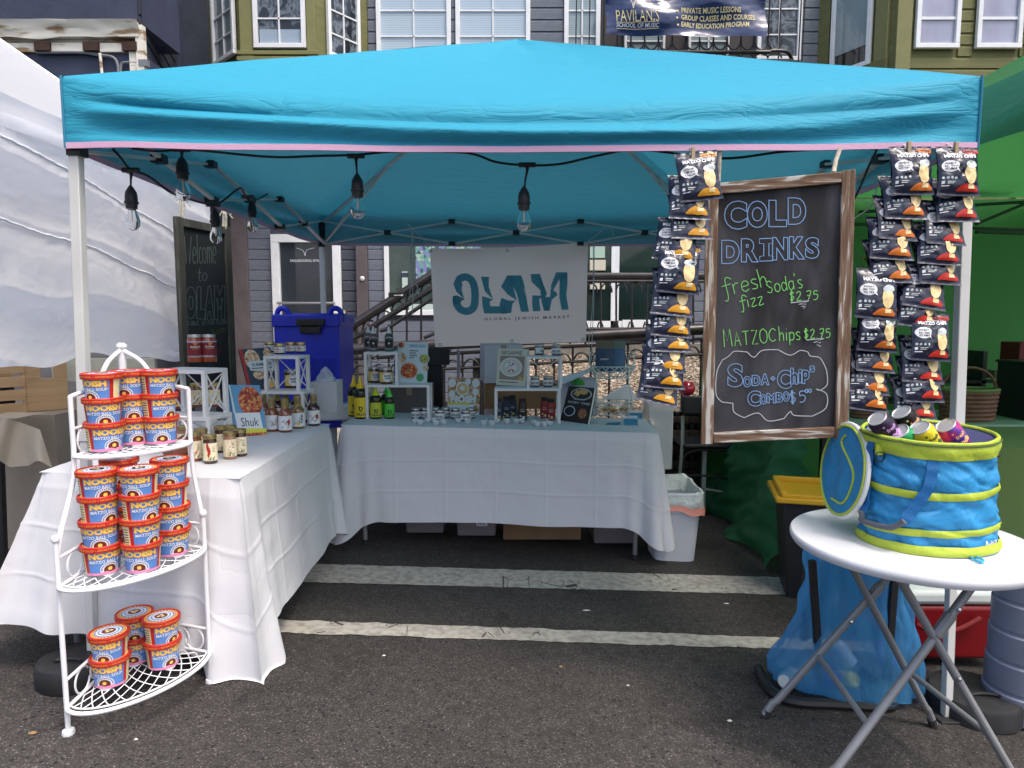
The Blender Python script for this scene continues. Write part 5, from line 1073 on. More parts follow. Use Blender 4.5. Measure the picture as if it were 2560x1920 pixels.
# ================================================= SOUP CUPS
p_red, p_org, p_yel, p_blu, p_pnk, p_crm, p_dbl, p_brn = [M('print ' + n_, S(*c_), .42) for n_, c_ in (('red', (190, 40, 34)), ('orange', (240, 140, 60)), ('yellow', (250, 205, 105)), ('sky blue', (96, 142, 208)), ('pink', (244, 150, 190)), ('cream', (240, 222, 170)), ('deep blue', (60, 80, 150)), ('brown', (110, 45, 25)))]
RB, RT, HC = .0455, .0535, .086
def cupmap(x, y, e=.0005):
    r = RB + (RT - RB) * (y / HC); a = x / .05 - pi / 2; return V(((r + e) * cos(a), (r + e) * sin(a), y))
def make_cup():
    t = thing('soup_cup', '', 'soup cup')
    mb = MB(); mb.lathe([(RB - .002, 0), (RB, .001), (RB, .001)] + [(RB + (RT - RB) * k / 6, HC * k / 6) for k in range(1, 7)], 40); body = mb.build('body', p_blu, t)
    mb = MB(); mp = cupmap
    rect2(mb, mp, -.070, .001, -.058, .074, 0, 3, 1); rect2(mb, mp, -.098, .001, -.070, .074, 5, 6, 1); rect2(mb, mp, .062, .001, .074, .074, 0, 3, 1); rect2(mb, mp, .074, .001, .10, .074, 5, 6, 1)
    for k in range(7): rect2(mb, lambda x, y, e=0: cupmap(x, y, .0009), -.094, .012 + k * .008, -.074, .0145 + k * .008, 8, 3, 1)
    m2 = lambda x, y, e=0: cupmap(x, y, .0010); m1 = lambda x, y, e=0: cupmap(x, y, .0007); m3 = lambda x, y, e=0: cupmap(x, y, .0014)
    text(mb, 'NOOISH', m1, .0008, .0605, .112, .0215, 0, bold=.075); text(mb, 'NOOISH', m2, 0, .061, .108, .0195, 2, bold=.065)
    text(mb, 'MATZO BALL SOUP', m3, .002, .0432, .108, .0098, 6, bold=.025)
    disc2(mb, m1, .004, .016, .0285, .024, 6, 26); 
    for k in range(14): a = pi * k / 13; disc2(mb, lambda x, y, e=0: cupmap(x, y, .0009), .004 + .024 * cos(a), .016 + .0195 * sin(a), .0022, .002, 7, 6)
    disc2(mb, m2, .004, .016, .018, .015, 9, 20); disc2(mb, m3, .004, .0185, .0065, .0058, 2, 12)
    rect2(mb, m3, -.07, .001, .074, .0085, 4, 24, 1)
    for k in range(5): disc2(mb, m3, -.018 + k * .011, .0065 + .0018 * sin(k * 2), .009, .0036, 4, 10)
    mb.build('label', [p_red, p_org, p_yel, p_blu, p_pnk, p_crm, m_print_w, p_dbl, m_print_k, p_brn], t, smooth=40)
    LR, L0, LH = .0585, HC - .013, .0185
    mb = MB(); mb.lathe([(LR - .003, L0), (LR, L0 + .001), (LR + .0008, L0 + LH - .003), (LR - .001, L0 + LH), (LR - .005, L0 + LH), (LR - .006, L0 + LH - .0025), (0, L0 + LH - .0025)], 44); lid = mb.build('lid', p_red, t)
    mb = MB(); lm = lambda x, y, e=0: V(((LR + .0012) * cos(x / LR - pi / 2), (LR + .0012) * sin(x / LR - pi / 2), L0 + y))
    for k in range(5):
        text(mb, ('INSTANT BOWL', 'INSTANT MATZO BALL SOUP')[k % 2], lm, -.128 + k * .062, LH * .48, .052, .0062, 1, bold=.03)
        disc2(mb, lm, -.097 + k * .062, LH * .48, .0016, .0016, 1, 6)
    zt0 = L0 + LH - .0022
    def ring(r0, r1, mi, dz): mb.grid(lambda u, v: ((r0 + (r1 - r0) * v) * cos(2 * pi * u), (r0 + (r1 - r0) * v) * sin(2 * pi * u), zt0 + dz), 40, 1, mi)
    ring(.040, .050, 2, .0002); ring(.036, .0405, 3, .0006); ring(.030, .0362, 6, .001); ring(.026, .0302, 3, .0014); ring(.020, .0262, 6, .0018); mb.lathe([(0, 0), (.0202, 0)], 24, 9, c=(0, 0, zt0 + .0022)); 
    for k in range(28): a = 2 * pi * k / 28; tx = lambda x, y, e=0, a=a: V(((.045 + y) * cos(a) - x * sin(a), (.045 + y) * sin(a) + x * cos(a), zt0 + .0006)); rect2(mb, tx, -.0028, -.003, .0018, .003, 0)
    for dx, dy in ((.006, .004), (-.007, .003), (.0, -.008)): disc2(mb, lambda x, y, e=0: V((x, y, zt0 + .0028)), dx, dy, .006, .005, 5, 10)
    mb.build('lid_print', [p_red, p_org, p_yel, p_blu, p_pnk, p_crm, m_print_w, p_dbl, m_print_k, p_brn], lid, smooth=0)
    return t
cup0 = make_cup(); note_kids()
NEST = .0765
first = [True]
def place(o0, loc, rot, lab, group, flags={}):
    if o0.name not in flags: flags[o0.name] = 1; put(o0, loc, rot); o0['label'] = lab; o0['group'] = group; return o0
    return dup(o0, loc, rot, lab, group)
def onz(px_, py_, z): p = PZ(px_, py_, z); return p
shelfname = {'t': 'top', 'm': 'middle', 'b': 'bottom'}
stacks = [('t', 265, 1128, 3, 'front left'), ('t', 335, 1112, 3, 'back'), ('t', 404, 1110, 3, 'right'),
          ('m', 258, 1431, 4, 'front left'), ('m', 360, 1425, 4, 'front middle'), ('m', 434, 1386, 4, 'right'), ('m', 312, 1384, 4, 'rear'),
          ('b', 280, 1707, 2, 'front left'), ('b', 342, 1652, 2, 'rear'), ('b', 408, 1664, 2, 'right')]
posn = {3: ['lowest', 'middle', 'topmost'], 4: ['lowest', 'second lowest', 'third', 'topmost'], 2: ['lower', 'upper']}
for (sh, px_, py_, n_, nm_) in stacks:
    z0 = {'t': zt_r, 'm': zm_, 'b': zb_}[sh] + .007; p = onz(px_, py_ - 5, z0)
    for k in range(n_):
        face = atan2(p.x - CAM.x, p.y - CAM.y); rz = -face + {('t', 0): .55, ('t', 1): -.05}.get((sh, 0), 0) * 0 + random.choice((-.5, -.3, -.15, 0, .1, .3, .55, .7)) * (1 if k else .6)
        if (sh, nm_, k) == ('t', 'front left', 2): rz = -face - .85
        if sh == 'b' and nm_ == 'front left': rz = -face - .5
        place(cup0, (p.x + U(-.002, .002), p.y + U(-.002, .002), z0 + k * NEST), (0, 0, rz), '%s red lidded soup cup in the %s stack on the %s rack shelf' % (posn[n_][k], nm_, shelfname[sh]), 'soup cups on the corner rack')

# ================================================= CHIP BAGS
m_foil = M('navy foil bag', (.010, .013, .035), .28, spec=.7, var=.3, vs=14, bump=.35, bs=26, bumpd=.006, stretch=(1, 1, 2), det=3)
m_foilb = M('silver foil seal', (.05, .055, .08), .3, metal=.5, var=.3, vs=60)
BW, BH, BT = .134, .160, .019
BSEED = [0.]
def bagf(u, v, side):
    fl = min(1, v / .09) * min(1, (1 - v) / .08); e = sin(pi * min(1, max(0, (v - .05) / .9))) ** .55 if .05 < v < .95 else 0
    pu = sin(pi * u) ** .6 if 0 < u < 1 else 0
    y = BT * pu * e * (1 + .25 * mnoise.noise(V((u * 5, v * 6, side + BSEED[0])))) + .005 * e * (1 - 2 * abs(mnoise.noise(V((u * 7 + v * 3, v * 8, side * 3 + BSEED[0])))))
    pinch = 1 - .07 * e; x = (u - .5) * BW * pinch + .002 * sin(v * 40) * (0 if .06 < v < .94 else 1)
    rad = .0025 * sin(u * 30) * (math.exp(-v * 9) + math.exp(-(1 - v) * 9)) * (1 if e > 0 else .3)
    return V((x, -side * y + rad, -v * BH))
def bagmap(x, y, e=.0009):
    u = x / BW + .5; v = -y / BH; p = bagf(min(1, max(0, u)), min(1, max(0, v)), 1); p.y -= e; return p
def make_bag(nm, mcol, badge, lines, seed):
    BSEED[0] = seed * 3.7; mb = MB(); mb.grid(lambda u, v: bagf(u, v, 1), 22, 26, 0); mb.grid(lambda u, v: bagf(1 - u, v, -1), 22, 20, 0)
    rect2(mb, lambda x, y, e=0: bagmap(x, y, .0005), -.064, -.156, .064, -.160, 1, 16, 1)
    m1 = lambda x, y, e=0: bagmap(x, y, .0018); m2 = lambda x, y, e=0: bagmap(x, y, .0026)
    text(mb, 'MATZO CHIPS', m1, .003, -.038, .106, .0125, 2, bold=.06, arc=1.2, rot=.04); text(mb, 'SURPRISINGLY DELICIOUS', m1, .008, -.029, .092, .005, 2, bold=.02, rot=.04)
    disc2(mb, m1, .040, -.0185, .030, .0075, 4, 18); text(mb, badge, m2, .040, -.0185, .044, .007, 5, bold=.03); text(mb, 'MATZO', m1, -.048, -.0185, .022, .007, 2)
    disc2(mb, m1, -.034, -.071, .027, .019, 2, 20); poly2(mb, m1, [(-.020, -.082), (-.004, -.090), (-.013, -.076)], 2)
    for k, l_ in enumerate(lines): text(mb, l_, m2, -.034, -.062 - k * .009, .034, .006, 5, bold=.03)
    # plain colour patches standing in for the artwork: pale oval, silver cap, coloured mound
    disc2(mb, m1, .032, -.092, .020, .034, 3, 22); disc2(mb, m2, .034, -.064, .021, .013, 6, 18, .2)
    mound2(mb, m2, [-.014, -.006, .004, .015, .024, .034, .043, .051, .058], [-.146, -.137, -.130, -.126, -.126, -.128, -.126, -.130, -.140], -.148, 4)
    mound2(mb, lambda x, y, e=0: bagmap(x, y, .0034), [.024, .029, .034, .039, .044], [-.1265, -.127, -.128, -.127, -.1265], -.140, 3)
    for k in range(4): disc2(mb, m1, -.056 + k * .013, -.108, .0042, .0042, 6, 8)
    rect2(mb, m1, -.060, -.127, -.052, -.118, 2); rect2(mb, m1, -.044, -.121, -.020, -.119, 6); rect2(mb, m1, -.044, -.126, -.024, -.124, 6); rect2(mb, m1, -.060, -.134, -.036, -.1315, 2)
    o = mb.build('chip_bag', [m_foil, m_foilb, m_print_w, M('bag cream', S(232, 205, 150), .35), mcol, m_print_k, M('bag silver ' + nm, S(190, 200, 200), .35)], smooth=50); return o
strings = [
 ('yellow', make_bag('y', M('bag mustard', S(214, 150, 40), .35), 'SALTED', ['DO YOU EAT?', 'COME HAVE', 'A NOSH'], 1), 'left of the large chalkboard', -.07, [
  (1748, 502, 0, -6), (1728, 545, 0, 3), (1727, 599, 0, 1), (1700, 656, -7, 8), (1697, 732, -2, 5), (1685, 787, 0, 6), (1680, 845, 2, 5), (1678, 883, 0, 2), (1668, 928, 0, 4), (1658, 970, 2, 5), (1650, 1012, 4, 13)]),
 ('orange', make_bag('o', M('bag orange', S(206, 110, 40), .35), 'HONEY', ['WOULD IT', 'KILL YOU', 'TO TRY'], 2), 'right of the large chalkboard', -.05, [
  (2282, 488, 0, 0), (2268, 545, 0, 2), (2244, 601, 2, 4), (2236, 652, 0, 4), (2228, 706, 0, 0), (2195, 795, 0, 5), (2196, 882, 0, 4), (2190, 933, 0, 5), (2180, 982, 0, 6), (2172, 1026, 0, 7)]),
 ('red', make_bag('r', M('bag red', S(190, 46, 34), .35), 'SPICY', ['WOULD IT', 'KILL YOU', 'TO SMILE'], 3), 'beside the front right canopy leg', -.06, [
  (2398, 490, 0, 2), (2398, 552, 0, 1), (2366, 613, 0, 4), (2356, 665, 0, 4), (2350, 710, 0, 3), (2322, 768, -4, 9), (2300, 820, 0, 6), (2328, 905, 0, 3), (2312, 955, 2, 4), (2308, 1005, 0, 2), (2296, 1052, 0, 4)])]
m_peg = M('wood clothes peg', (.42, .32, .20), .7)
for nm_, bag0, where, yb, lst in strings:
    pts = []; bag1 = bag0; bag2 = make_bag(nm_ + '2', bag0.data.materials[4], *{'yellow': ('SALTED', ['DO YOU EAT?', 'COME HAVE', 'A NOSH']), 'orange': ('HONEY', ['WOULD IT', 'KILL YOU', 'TO TRY']), 'red': ('SPICY', ['WOULD IT', 'KILL YOU', 'TO SMILE'])}[nm_], len(nm_) + 4)
    for i, (px_, py_, rz, ry) in enumerate(lst):
        full = i in (0,) or (nm_ == 'yellow' and i == 4) or (nm_ == 'orange' and i in (5, 6)) or (nm_ == 'red' and i == 7)
        tilt = radians(-12 if full else -25 - 2 * sin(i * 2.1)); y_ = yb - .035 + (.012 if not full else 0) - .004 * (i % 2)
        p = PY(px_, py_, y_); H_ = BH * cos(tilt)
        ry_ = radians(ry); loc = V((p.x, y_ + BH * sin(-tilt) * 1.0, p.z + BH * cos(tilt) * cos(ry_))); loc.x += sin(ry_) * BH * .5
        ob_ = place((bag1, bag2)[i % 2], loc, (tilt, ry_, radians(rz + 4 * sin(i * 3.7))), '%s chip bag with %s patch from the top, string %s' % (ORD[i], nm_, where), 'chip bags clipped on strings')
        ob_.scale = (1 + .03 * sin(i * 5.1), 1 + .25 * sin(i * 2.3), 1 + .03 * sin(i * 1.7)); pts.append(tuple(loc + V((0, .012, 0))))
    tag(bag0, cat='chip bag')
    for o in [o for o in bpy.data.objects if o.name.startswith('chip_bag') and not o.get('category')]: o['category'] = 'chip bag'
    t = thing('bag_string', 'string of clothes pegs holding the %s patched chip bags' % nm_, 'string', pts[0]); mb = MB(); mb.tube([(pts[0][0], pts[0][1] + .05, pts[0][2] + .03)] + pts, .0022, 5); mb.build('cord', m_rope, t)
    for q_ in pts[:1] + pts[3::3]: mb = MB(); mb.box((q_[0] - .01, q_[1] - .026, q_[2] - .010), (.011, .012, .044)); mb.build('peg', m_peg, t, bevel=.001)
# ================================================= DISPLAY RISERS
m_ris = M('white riser wood', (.72, .73, .74), .45, var=.04, vs=14)
def riser(x, y, z0, w_, d_, h, rz, lab, mats=None, foot=0):
    wide = 'wide' in lab
    F_ = Matrix.Translation((x, y, z0)) @ Matrix.Rotation(rz, 4, 'Z'); t = thing('display_riser', lab, 'display riser', (x, y, z0), rz, 'white wooden display risers')
    mb = MB(F_); mb.box((0, 0, h - .008), (w_, d_, .016)); mb.build('shelf_top', m_ris, t, bevel=.0015)
    for sx in (-1, 1):
        for sy in (-1, 1): mb = MB(F_); mb.box((sx * (w_ / 2 - .009), sy * (d_ / 2 - .009), (h - .0162) / 2), (.017, .017, h - .0162)); mb.build('leg', m_ris, t, smooth=0)
        mb = MB(F_); xx = sx * (w_ / 2 - .009); a, b = -d_ / 2 + .018, d_ / 2 - .018; mb.bar((xx, a, .01), (xx, b, h - .02), .005); mb.bar((xx + .004 * sx, b, .01), (xx + .004 * sx, a, h - .02), .005); mb.build('cross_brace', m_ris, t, smooth=0)
    if wide: return t
    mb = MB(F_); yy = d_ / 2 - .009; mb.bar((-w_ / 2 + .018, yy, .01), (w_ / 2 - .018, yy, h - .02), .005); mb.bar((w_ / 2 - .018, yy + .004, .01), (-w_ / 2 + .018, yy + .004, h - .02), .005); mb.build('cross_brace', m_ris, t, smooth=0)
    return t
# left front riser pair
zl = lambda x, y: zL(x, y) + .001
def top_at(px_, py_, y_): return PY(px_, py_, y_)
YA = .66; a = PY(400, 1040, YA + .08); b = PY(576, 1022, YA + .08)
cxA = (PY(396, 1040, YA).x + PY(578, 1022, YA).x) / 2; zA0 = zl(cxA, YA); zA1 = PY(500, 1042, YA - .08).z; zA2 = PY(500, 925, YA - .08).z
riser(cxA - .01, YA, zA0, .27, .17, zA1 - zA0, radians(-9), 'lower display riser with crossed wires behind the gold lidded spice jars')
riser(cxA - .0, YA + .0, zA1 + .0005, .235, .15, zA2 - zA1 - .0005, radians(-14), 'upper display riser of the left table holding two red labelled jars')
YDD = 1.42; zD0 = zl(.28, YDD); xD = (PY(652, 975, YDD).x + PY(778, 970, YDD).x) / 2; zD1 = PY(715, 978, YDD - .07).z; zD2 = PY(715, 890, YDD - .07).z
riser(xD, YDD, zD0, .26, .15, zD1 - zD0, radians(-6), 'lower display riser behind the sauce bottles near the corner')
riser(xD + .01, YDD, zD1 + .0005, .20, .14, zD2 - zD1 - .0005, radians(-8), 'upper display riser with four small jars before the blue container')
YR = 1.98
xB1, xB2 = PY(913, 965, YR - .07).x, PY(1074, 965, YR - .07).x; zB0 = zB((xB1 + xB2) / 2, YR) + .001; zB1 = PY(990, 962, YR - .07).z; zB2 = PY(950, 880, YR - .07).z
riser((xB1 + xB2) / 2, YR, zB0, xB2 - xB1, .15, zB1 - zB0, 0, 'wide display riser under the blue cookbook on the back table, left of the chair')
xb1, xb2 = PY(909, 880, YR - .07).x, PY(994, 880, YR - .07).x
riser((xb1 + xb2) / 2, YR, zB1 + .0005, xb2 - xb1, .14, zB2 - zB1 - .0005, 0, 'small display riser carrying squeeze bottles with red tips')
xC1, xC2 = PY(1236, 973, YR - .07).x, PY(1402, 973, YR - .07).x; zC0 = zB((xC1 + xC2) / 2, YR) + .001; zC1 = PY(1320, 971, YR - .07).z; zC2 = PY(1360, 891, YR - .07).z
riser((xC1 + xC2) / 2, YR, zC0, xC2 - xC1, .15, zC1 - zC0, 0, 'wide display riser under the sesame cookbook on the back table')
xc1, xc2 = PY(1317, 891, YR - .07).x, PY(1406, 891, YR - .07).x
riser((xc1 + xc2) / 2, YR, zC1 + .0005, xc2 - xc1, .14, zC2 - zC1 - .0005, 0, 'small display riser with two small jars on top, right of the sesame cookbook')

# ================================================= JARS AND BOTTLES
m_gold = M('gold lid', (.46, .36, .16), .3, metal=.85, var=.1, vs=40); m_slv = M('silver lid', (.42, .43, .44), .3, metal=.8)
m_cream = M('cream label', S(238, 226, 190), .55); m_wlab = M('white label', S(228, 230, 232), .5)
def jarglass(name, col): return M(name, col, .06, spec=.8, coat=.6, var=.2, vs=30)
def cyl(r): return lambda x, y, e=.0006: V(((r + e) * cos(x / r - pi / 2), (r + e) * sin(x / r - pi / 2), y))
m_gr, m_rd = M('leaf green print', S(70, 90, 50), .6), M('pepper red print', S(176, 44, 34), .6)
def jar(nm, r, h, glass, lidm, lidh, lab=None, deco=None, neck=.9, n=26):
    t = thing(nm, '', 'jar'); mb = MB(); mb.lathe([(r * .9, 0), (r, .003), (r, h - lidh - .012), (r * neck, h - lidh - .003), (r * neck, h - lidh)], n); mb.build('glass_body', glass, t, smooth=40)
    mb = MB(); rl_ = r * neck + .002; mb.lathe([(rl_, h - lidh), (rl_ + .0008, h - lidh + .001), (rl_, h - .002), (rl_ - .002, h), (rl_ - .004, h), (rl_ - .005, h - .001), (0, h - .001)], n); mb.build('lid', lidm, t, smooth=40)
    if deco: mb = MB(); deco(mb, cyl(r), r, h); mb.build('label', LABM, t, smooth=40)
    return t
LABM = [m_cream, m_wlab, m_print_k, m_rd, m_gr, p_yel, p_org, m_print_w, M('maroon label', S(120, 36, 44), .5), M('lavender label', S(205, 200, 225), .5), M('blue label', S(56, 84, 130), .5), M('grass green label', S(90, 200, 70), .45), M('lemon label', S(236, 206, 50), .45), M('lime label', S(190, 200, 60), .45), M('mustard jar label', S(216, 196, 110), .5), M('teal label', S(60, 130, 140), .5)]
def spice_deco(kind):
    def d(mb, mp, r, h):
        rect2(mb, mp, -.052, .012, .052, h * .72, 0, 20, 1); m2 = lambda x, y, e=0: mp(x, y, .0012); rnd = random.Random(kind)
        if kind == 0:
            for k in range(6): disc2(mb, m2, -.006 + .003 * sin(k), .034 + k * .008, .007 - abs(k - 2.5) * .0012, .008, 3, 8)
        elif kind == 1:
            for k in range(5): ribbon(mb, [(-.014 + k * .006, .016 + rnd.random() * .02), (-.004 + k * .006, .03 + rnd.random() * .03)], .0022, m2, 3)
        else:
            for k in range(22): disc2(mb, m2, rnd.uniform(-.018, .016), rnd.uniform(.018, h * .68), .0018, .0014, 3 if kind == 2 else 2, 6)
        for k in range(8): a = rnd.uniform(-.018, .016); ribbon(mb, [(a, .014), (a + .004, .022 + rnd.random() * .01)], .0016, m2, 4)
        for k in range(4): rect2(mb, m2, .008, h * .42 + k * .006, .018, h * .42 + k * .006 + .0015, 2)
    return d
g_am, g_dk, g_br, g_pl = jarglass('amber spice', S(120, 60, 40)), jarglass('dark spice', S(60, 30, 26)), jarglass('brown sauce', S(70, 32, 18)), jarglass('pale spice', S(150, 110, 84))
SP = [jar('spice_jar', .0255, .112, [g_dk, g_am, g_pl, g_dk][k], m_gold, .016, deco=spice_deco(k)) for k in range(4)]
BUR = jar('sauce_jar', .0345, .135, jarglass('red sauce', S(150, 66, 38)), m_slv, .014, deco=lambda mb, mp, r, h: (rect2(mb, mp, -.1, .028, .1, .098, 8, 20, 1), rect2(mb, mp, -.1, .026, .1, .034, 9, 20, 1), rect2(mb, mp, -.1, .094, .1, .102, 9, 20, 1), text(mb, 'BUREKAS', lambda x, y, e=0: mp(x, y, .0012), 0, .076, .044, .008, 7, bold=.02), rect2(mb, lambda x, y, e=0: mp(x, y, .0012), -.018, .066, .018, .0672, 5, 3), poly2(mb, lambda x, y, e=0: mp(x, y, .0012), [(-.008, .096), (.008, .096), (.008, .090), (0, .083), (-.008, .090)], 6)), neck=.86)
DRK = jar('dark_bottle', .027, .20, jarglass('black sauce', S(26, 16, 18)), m_plas, .02, deco=lambda mb, mp, r, h: (rect2(mb, mp, -.06, .01, .06, .12, 8, 14, 1), rect2(mb, lambda x, y, e=0: mp(x, y, .0012), -.06, .022, .06, .030, 12, 14, 1), rect2(mb, lambda x, y, e=0: mp(x, y, .0012), -.06, .112, .06, .118, 12, 14, 1), poly2(mb, lambda x, y, e=0: mp(x, y, .0013), [(-.008, .11), (.008, .11), (.008, .100), (0, .092), (-.008, .100)], 6)), neck=.6)
m_sm = jarglass('dark jam', S(46, 14, 18))
def smalldeco(col, txt):
    def d(mb, mp, r, h):
        rect2(mb, mp, -.06, .008, .06, h * .68, 1, 18, 1); m2 = lambda x, y, e=0: mp(x, y, .0011); rnd = random.Random(3)
        if txt: text(mb, txt, m2, 0, h * .38, r * 1.75, h * .24, 2, bold=.03); rect2(mb, m2, -.05, .010, .05, .0135, col, 12)
        else:
            for k in range(12): disc2(mb, m2, rnd.uniform(-.022, .0), rnd.uniform(.012, h * .62), .0035, .003, 3, 6)
            for k in range(3): rect2(mb, m2, .004, .014 + k * .009, .022, .018 + k * .009, 2)
    return d
JAM = jar('jam_jar', .0285, .060, m_sm, m_gold, .014, deco=smalldeco(3, ''))
NSH = jar('nosh_jar', .0300, .068, m_sm, m_slv, .012, deco=smalldeco(10, 'NOSH'))
def savdeco(mb, mp, r, h):
    rect2(mb, mp, -.045, .014, .06, h * .72, 14, 18, 1); m1 = lambda x, y, e=0: mp(x, y, .001); m2 = lambda x, y, e=0: mp(x, y, .0015); disc2(mb, m1, .012, h * .42, .030, .030, 1, 22)
    text(mb, 'SAVORY', m2, .012, h * .50, .044, .010, 2, bold=.05, arc=.5); text(mb, 'SAUCE', m2, .012, h * .36, .034, .010, 2, bold=.05)
    for k in range(3): rect2(mb, m2, -.004, h * .25 - k * .004, .028, h * .25 - k * .004 + .0014, 4)
SAV = jar('sauce_jar', .043, .102, g_br, m_slv, .014, deco=savdeco)
# long neck sauce bottle
def bottle(kind, glass):
    t = thing('sauce_bottle', '', 'bottle'); r = .0335; mb = MB(); mb.lathe([(r * .9, 0), (r, .004), (r, .085), (r * .93, .100), (r * .62, .116), (.0165, .126), (.0150, .146), (.0175, .149)], 26); mb.build('glass_body', glass, t, smooth=45)
    mb = MB(); mb.lathe([(.0178, .120), (.0172, .140), (.0180, .142), (.0180, .166), (.016, .168), (0, .168)], 20); mb.build('gold_neck_foil', m_gold, t, smooth=40)
    mb = MB(); mp = cyl(r); rect2(mb, mp, -.05, .012, .05, .084, 1, 22, 1); m2 = lambda x, y, e=0: mp(x, y, .0012); rnd = random.Random(kind)
    for k in range(9): x = rnd.uniform(-.022, .02); y = rnd.uniform(.02, .055); ribbon(mb, smooth_path([(x, y), (x + .006, y + .008), (x + .012, y + .006)], 3), .0022, m2, [4, 2, 4][k % 3])
    if kind in (1, 3): poly2(mb, m2, [(.008, .058), (.022, .070), (.026, .052), (.020, .036), (.012, .042)], 3)
    if kind == 2: poly2(mb, m2, [(-.006, .030), (.006, .036), (.012, .028), (.004, .020), (-.004, .022)], 12); [text(mb, l_, m2, .020, .068 - .016 * i, .011, .012, 2, bold=.04) for i, l_ in enumerate('ELZ')]
    mb.build('label', LABM, t, smooth=40); return t
SB = [bottle(k, g_) for k, g_ in enumerate((jarglass('orange sauce', S(128, 66, 34)), jarglass('rust sauce', S(120, 56, 30)), jarglass('olive sauce', S(120, 92, 34)), jarglass('dark red sauce', S(54, 20, 20))))]
# squeeze olive oil bottles
def squeeze(nm, r, h, body, cap, lab, capcol, txt='GRAZA', nameh=.03):
    t = thing(nm, '', 'bottle'); hb = h * .72; mb = MB(); mb.lathe([(r * .92, 0), (r, .004), (r, hb * .86), (r * .93, hb * .93), (r * .6, hb), (r * .5, hb + .004)], 26); mb.build('body', body, t, smooth=45)
    mb = MB(); mb.lathe([(r * .62, hb - .002), (r * .64, hb + .012), (r * .4, hb + .022), (r * .34, hb + .030), (r * .12, h), (0, h)], 18); mb.build('nozzle', cap, t, smooth=40)
    mb = MB(); mp = cyl(r); rect2(mb, mp, -r * 1.9, .012, r * 1.9, hb * .70, lab, 22, 1); m2 = lambda x, y, e=0: mp(x, y, .0012)
    text(mb, txt, m2, .006, .012 + h * .065, r * 1.7, h * .08, 2, bold=.02)
    for k in range(3): a = k * 2.1; ribbon(mb, smooth_path([(.0, h * .18), (.012 * cos(a), h * .24), (.008 * cos(a + .6), h * .30)], 4), .006, m2, 2)
    rect2(mb, m2, -r * .6, hb * .62, r * .9, hb * .63, 2)
    mb.build('label', LABM, t, smooth=40); return t
m_dkb = M('dark green bottle', (.012, .016, .010), .15, spec=.7); c_y, c_l, c_g = M('yellow nozzle', S(240, 200, 40), .4), M('lime nozzle', S(200, 215, 50), .4), M('green nozzle', S(90, 215, 90), .4)
OY = squeeze('oil_bottle', .038, .265, m_dkb, c_y, 12, 0); OL = squeeze('oil_bottle', .036, .205, m_dkb, c_l, 13, 0); OG = squeeze('oil_bottle', .031, .19, m_dkb, c_g, 11, 0)
def harissa(body):
    t = thing('squeeze_bottle', '', 'bottle'); r = .028; mb = MB(); mb.lathe([(r * .9, 0), (r, .004), (r * .98, .085), (r * .8, .105), (r * .5, .112)], 24); mb.build('body', body, t, smooth=45)
    mb = MB(); mb.lathe([(r * .55, .110), (r * .56, .126), (.010, .130), (.004, .158), (0, .158)], 16); mb.build('nozzle', M('white nozzle', (.7, .7, .7), .4), t); mb = MB(); mb.lathe([(.005, .156), (.0055, .166), (0, .168)], 10); mb.build('tip', m_rd, t)
    mb = MB(); mp = cyl(r); m2 = lambda x, y, e=0: mp(x, y, .0012); rect2(mb, mp, -.035, .030, .035, .072, 2, 14, 1); disc2(mb, m2, 0, .050, .006, .006, 7, 12)
    for y_ in (.022, .078): ribbon(mb, smooth_path([(-.03, y_), (-.015, y_ + (.008 if y_ > .05 else -.006)), (0, y_ + (.011 if y_ > .05 else -.009)), (.015, y_ + (.008 if y_ > .05 else -.006)), (.03, y_)], 4), .003, m2, 7)
    for k in range(5): ribbon(mb, [(-.034, .03 + k * .009), (-.028, .0345 + k * .009), (-.034, .039 + k * .009)], .002, m2, 7); ribbon(mb, [(.034, .03 + k * .009), (.028, .0345 + k * .009), (.034, .039 + k * .009)], .002, m2, 7)
    mb.build('label', LABM, t, smooth=40); return t
H1, H2 = harissa(M('mauve bottle', S(92, 82, 92), .35)), harissa(M('slate green bottle', S(62, 84, 82), .35))
def tahini(body, acc, accmi):
    t = thing('tahini_bottle', '', 'bottle'); mb = MB(); mb.lathe([(.024, 0), (.029, .004), (.030, .05), (.0265, .075), (.0285, .10), (.020, .118)], 24, sy=.75); mb.build('body', body, t, smooth=60)
    mb = MB(); mb.lathe([(.0225, .116), (.023, .118), (.0215, .142), (0, .143)], 20, sy=.8); mb.build('cap', m_plas, t, smooth=40)
    mb = MB(); mp = lambda x, y, e=.0012: V(((.0302 + e) * cos(x / .03 - pi / 2), .75 * (.0302 + e) * sin(x / .03 - pi / 2) - .0015, y))
    text(mb, 'ORGANIC', mp, 0, .072, .028, .005, 7); text(mb, 'TAHINI', mp, 0, .060, .028, .007, 7, bold=.02); disc2(mb, mp, -.012, .030, .006, .006, 7, 10); disc2(mb, mp, .006, .022, .009, .007, accmi, 10); rect2(mb, mp, -.024, .010, .024, .013, accmi, 8)
    mb.build('label', LABM, t, smooth=40); return t
TB, TC, TR_ = tahini(M('navy bottle', S(40, 56, 78), .4), 0, 14), tahini(M('chocolate bottle', S(54, 40, 38), .4), 0, 7), tahini(M('brick bottle', S(150, 50, 44), .4), 0, 0)
note_kids()
CATS = {}
def row(o0, items, on, grp):
    """items: (px, py, label[, rz]); on(px,py)->world point"""
    for it in items:
        p = on(it[0], it[1]); face = -atan2(p.x - CAM.x, p.y - CAM.y); place(o0, tuple(p), (0, 0, (it[3] if len(it) > 3 else 0) + face * .9), it[2], grp)
oL = lambda a, b: onL(a, b, .001); oB = lambda a, b: onB(a, b, .001)
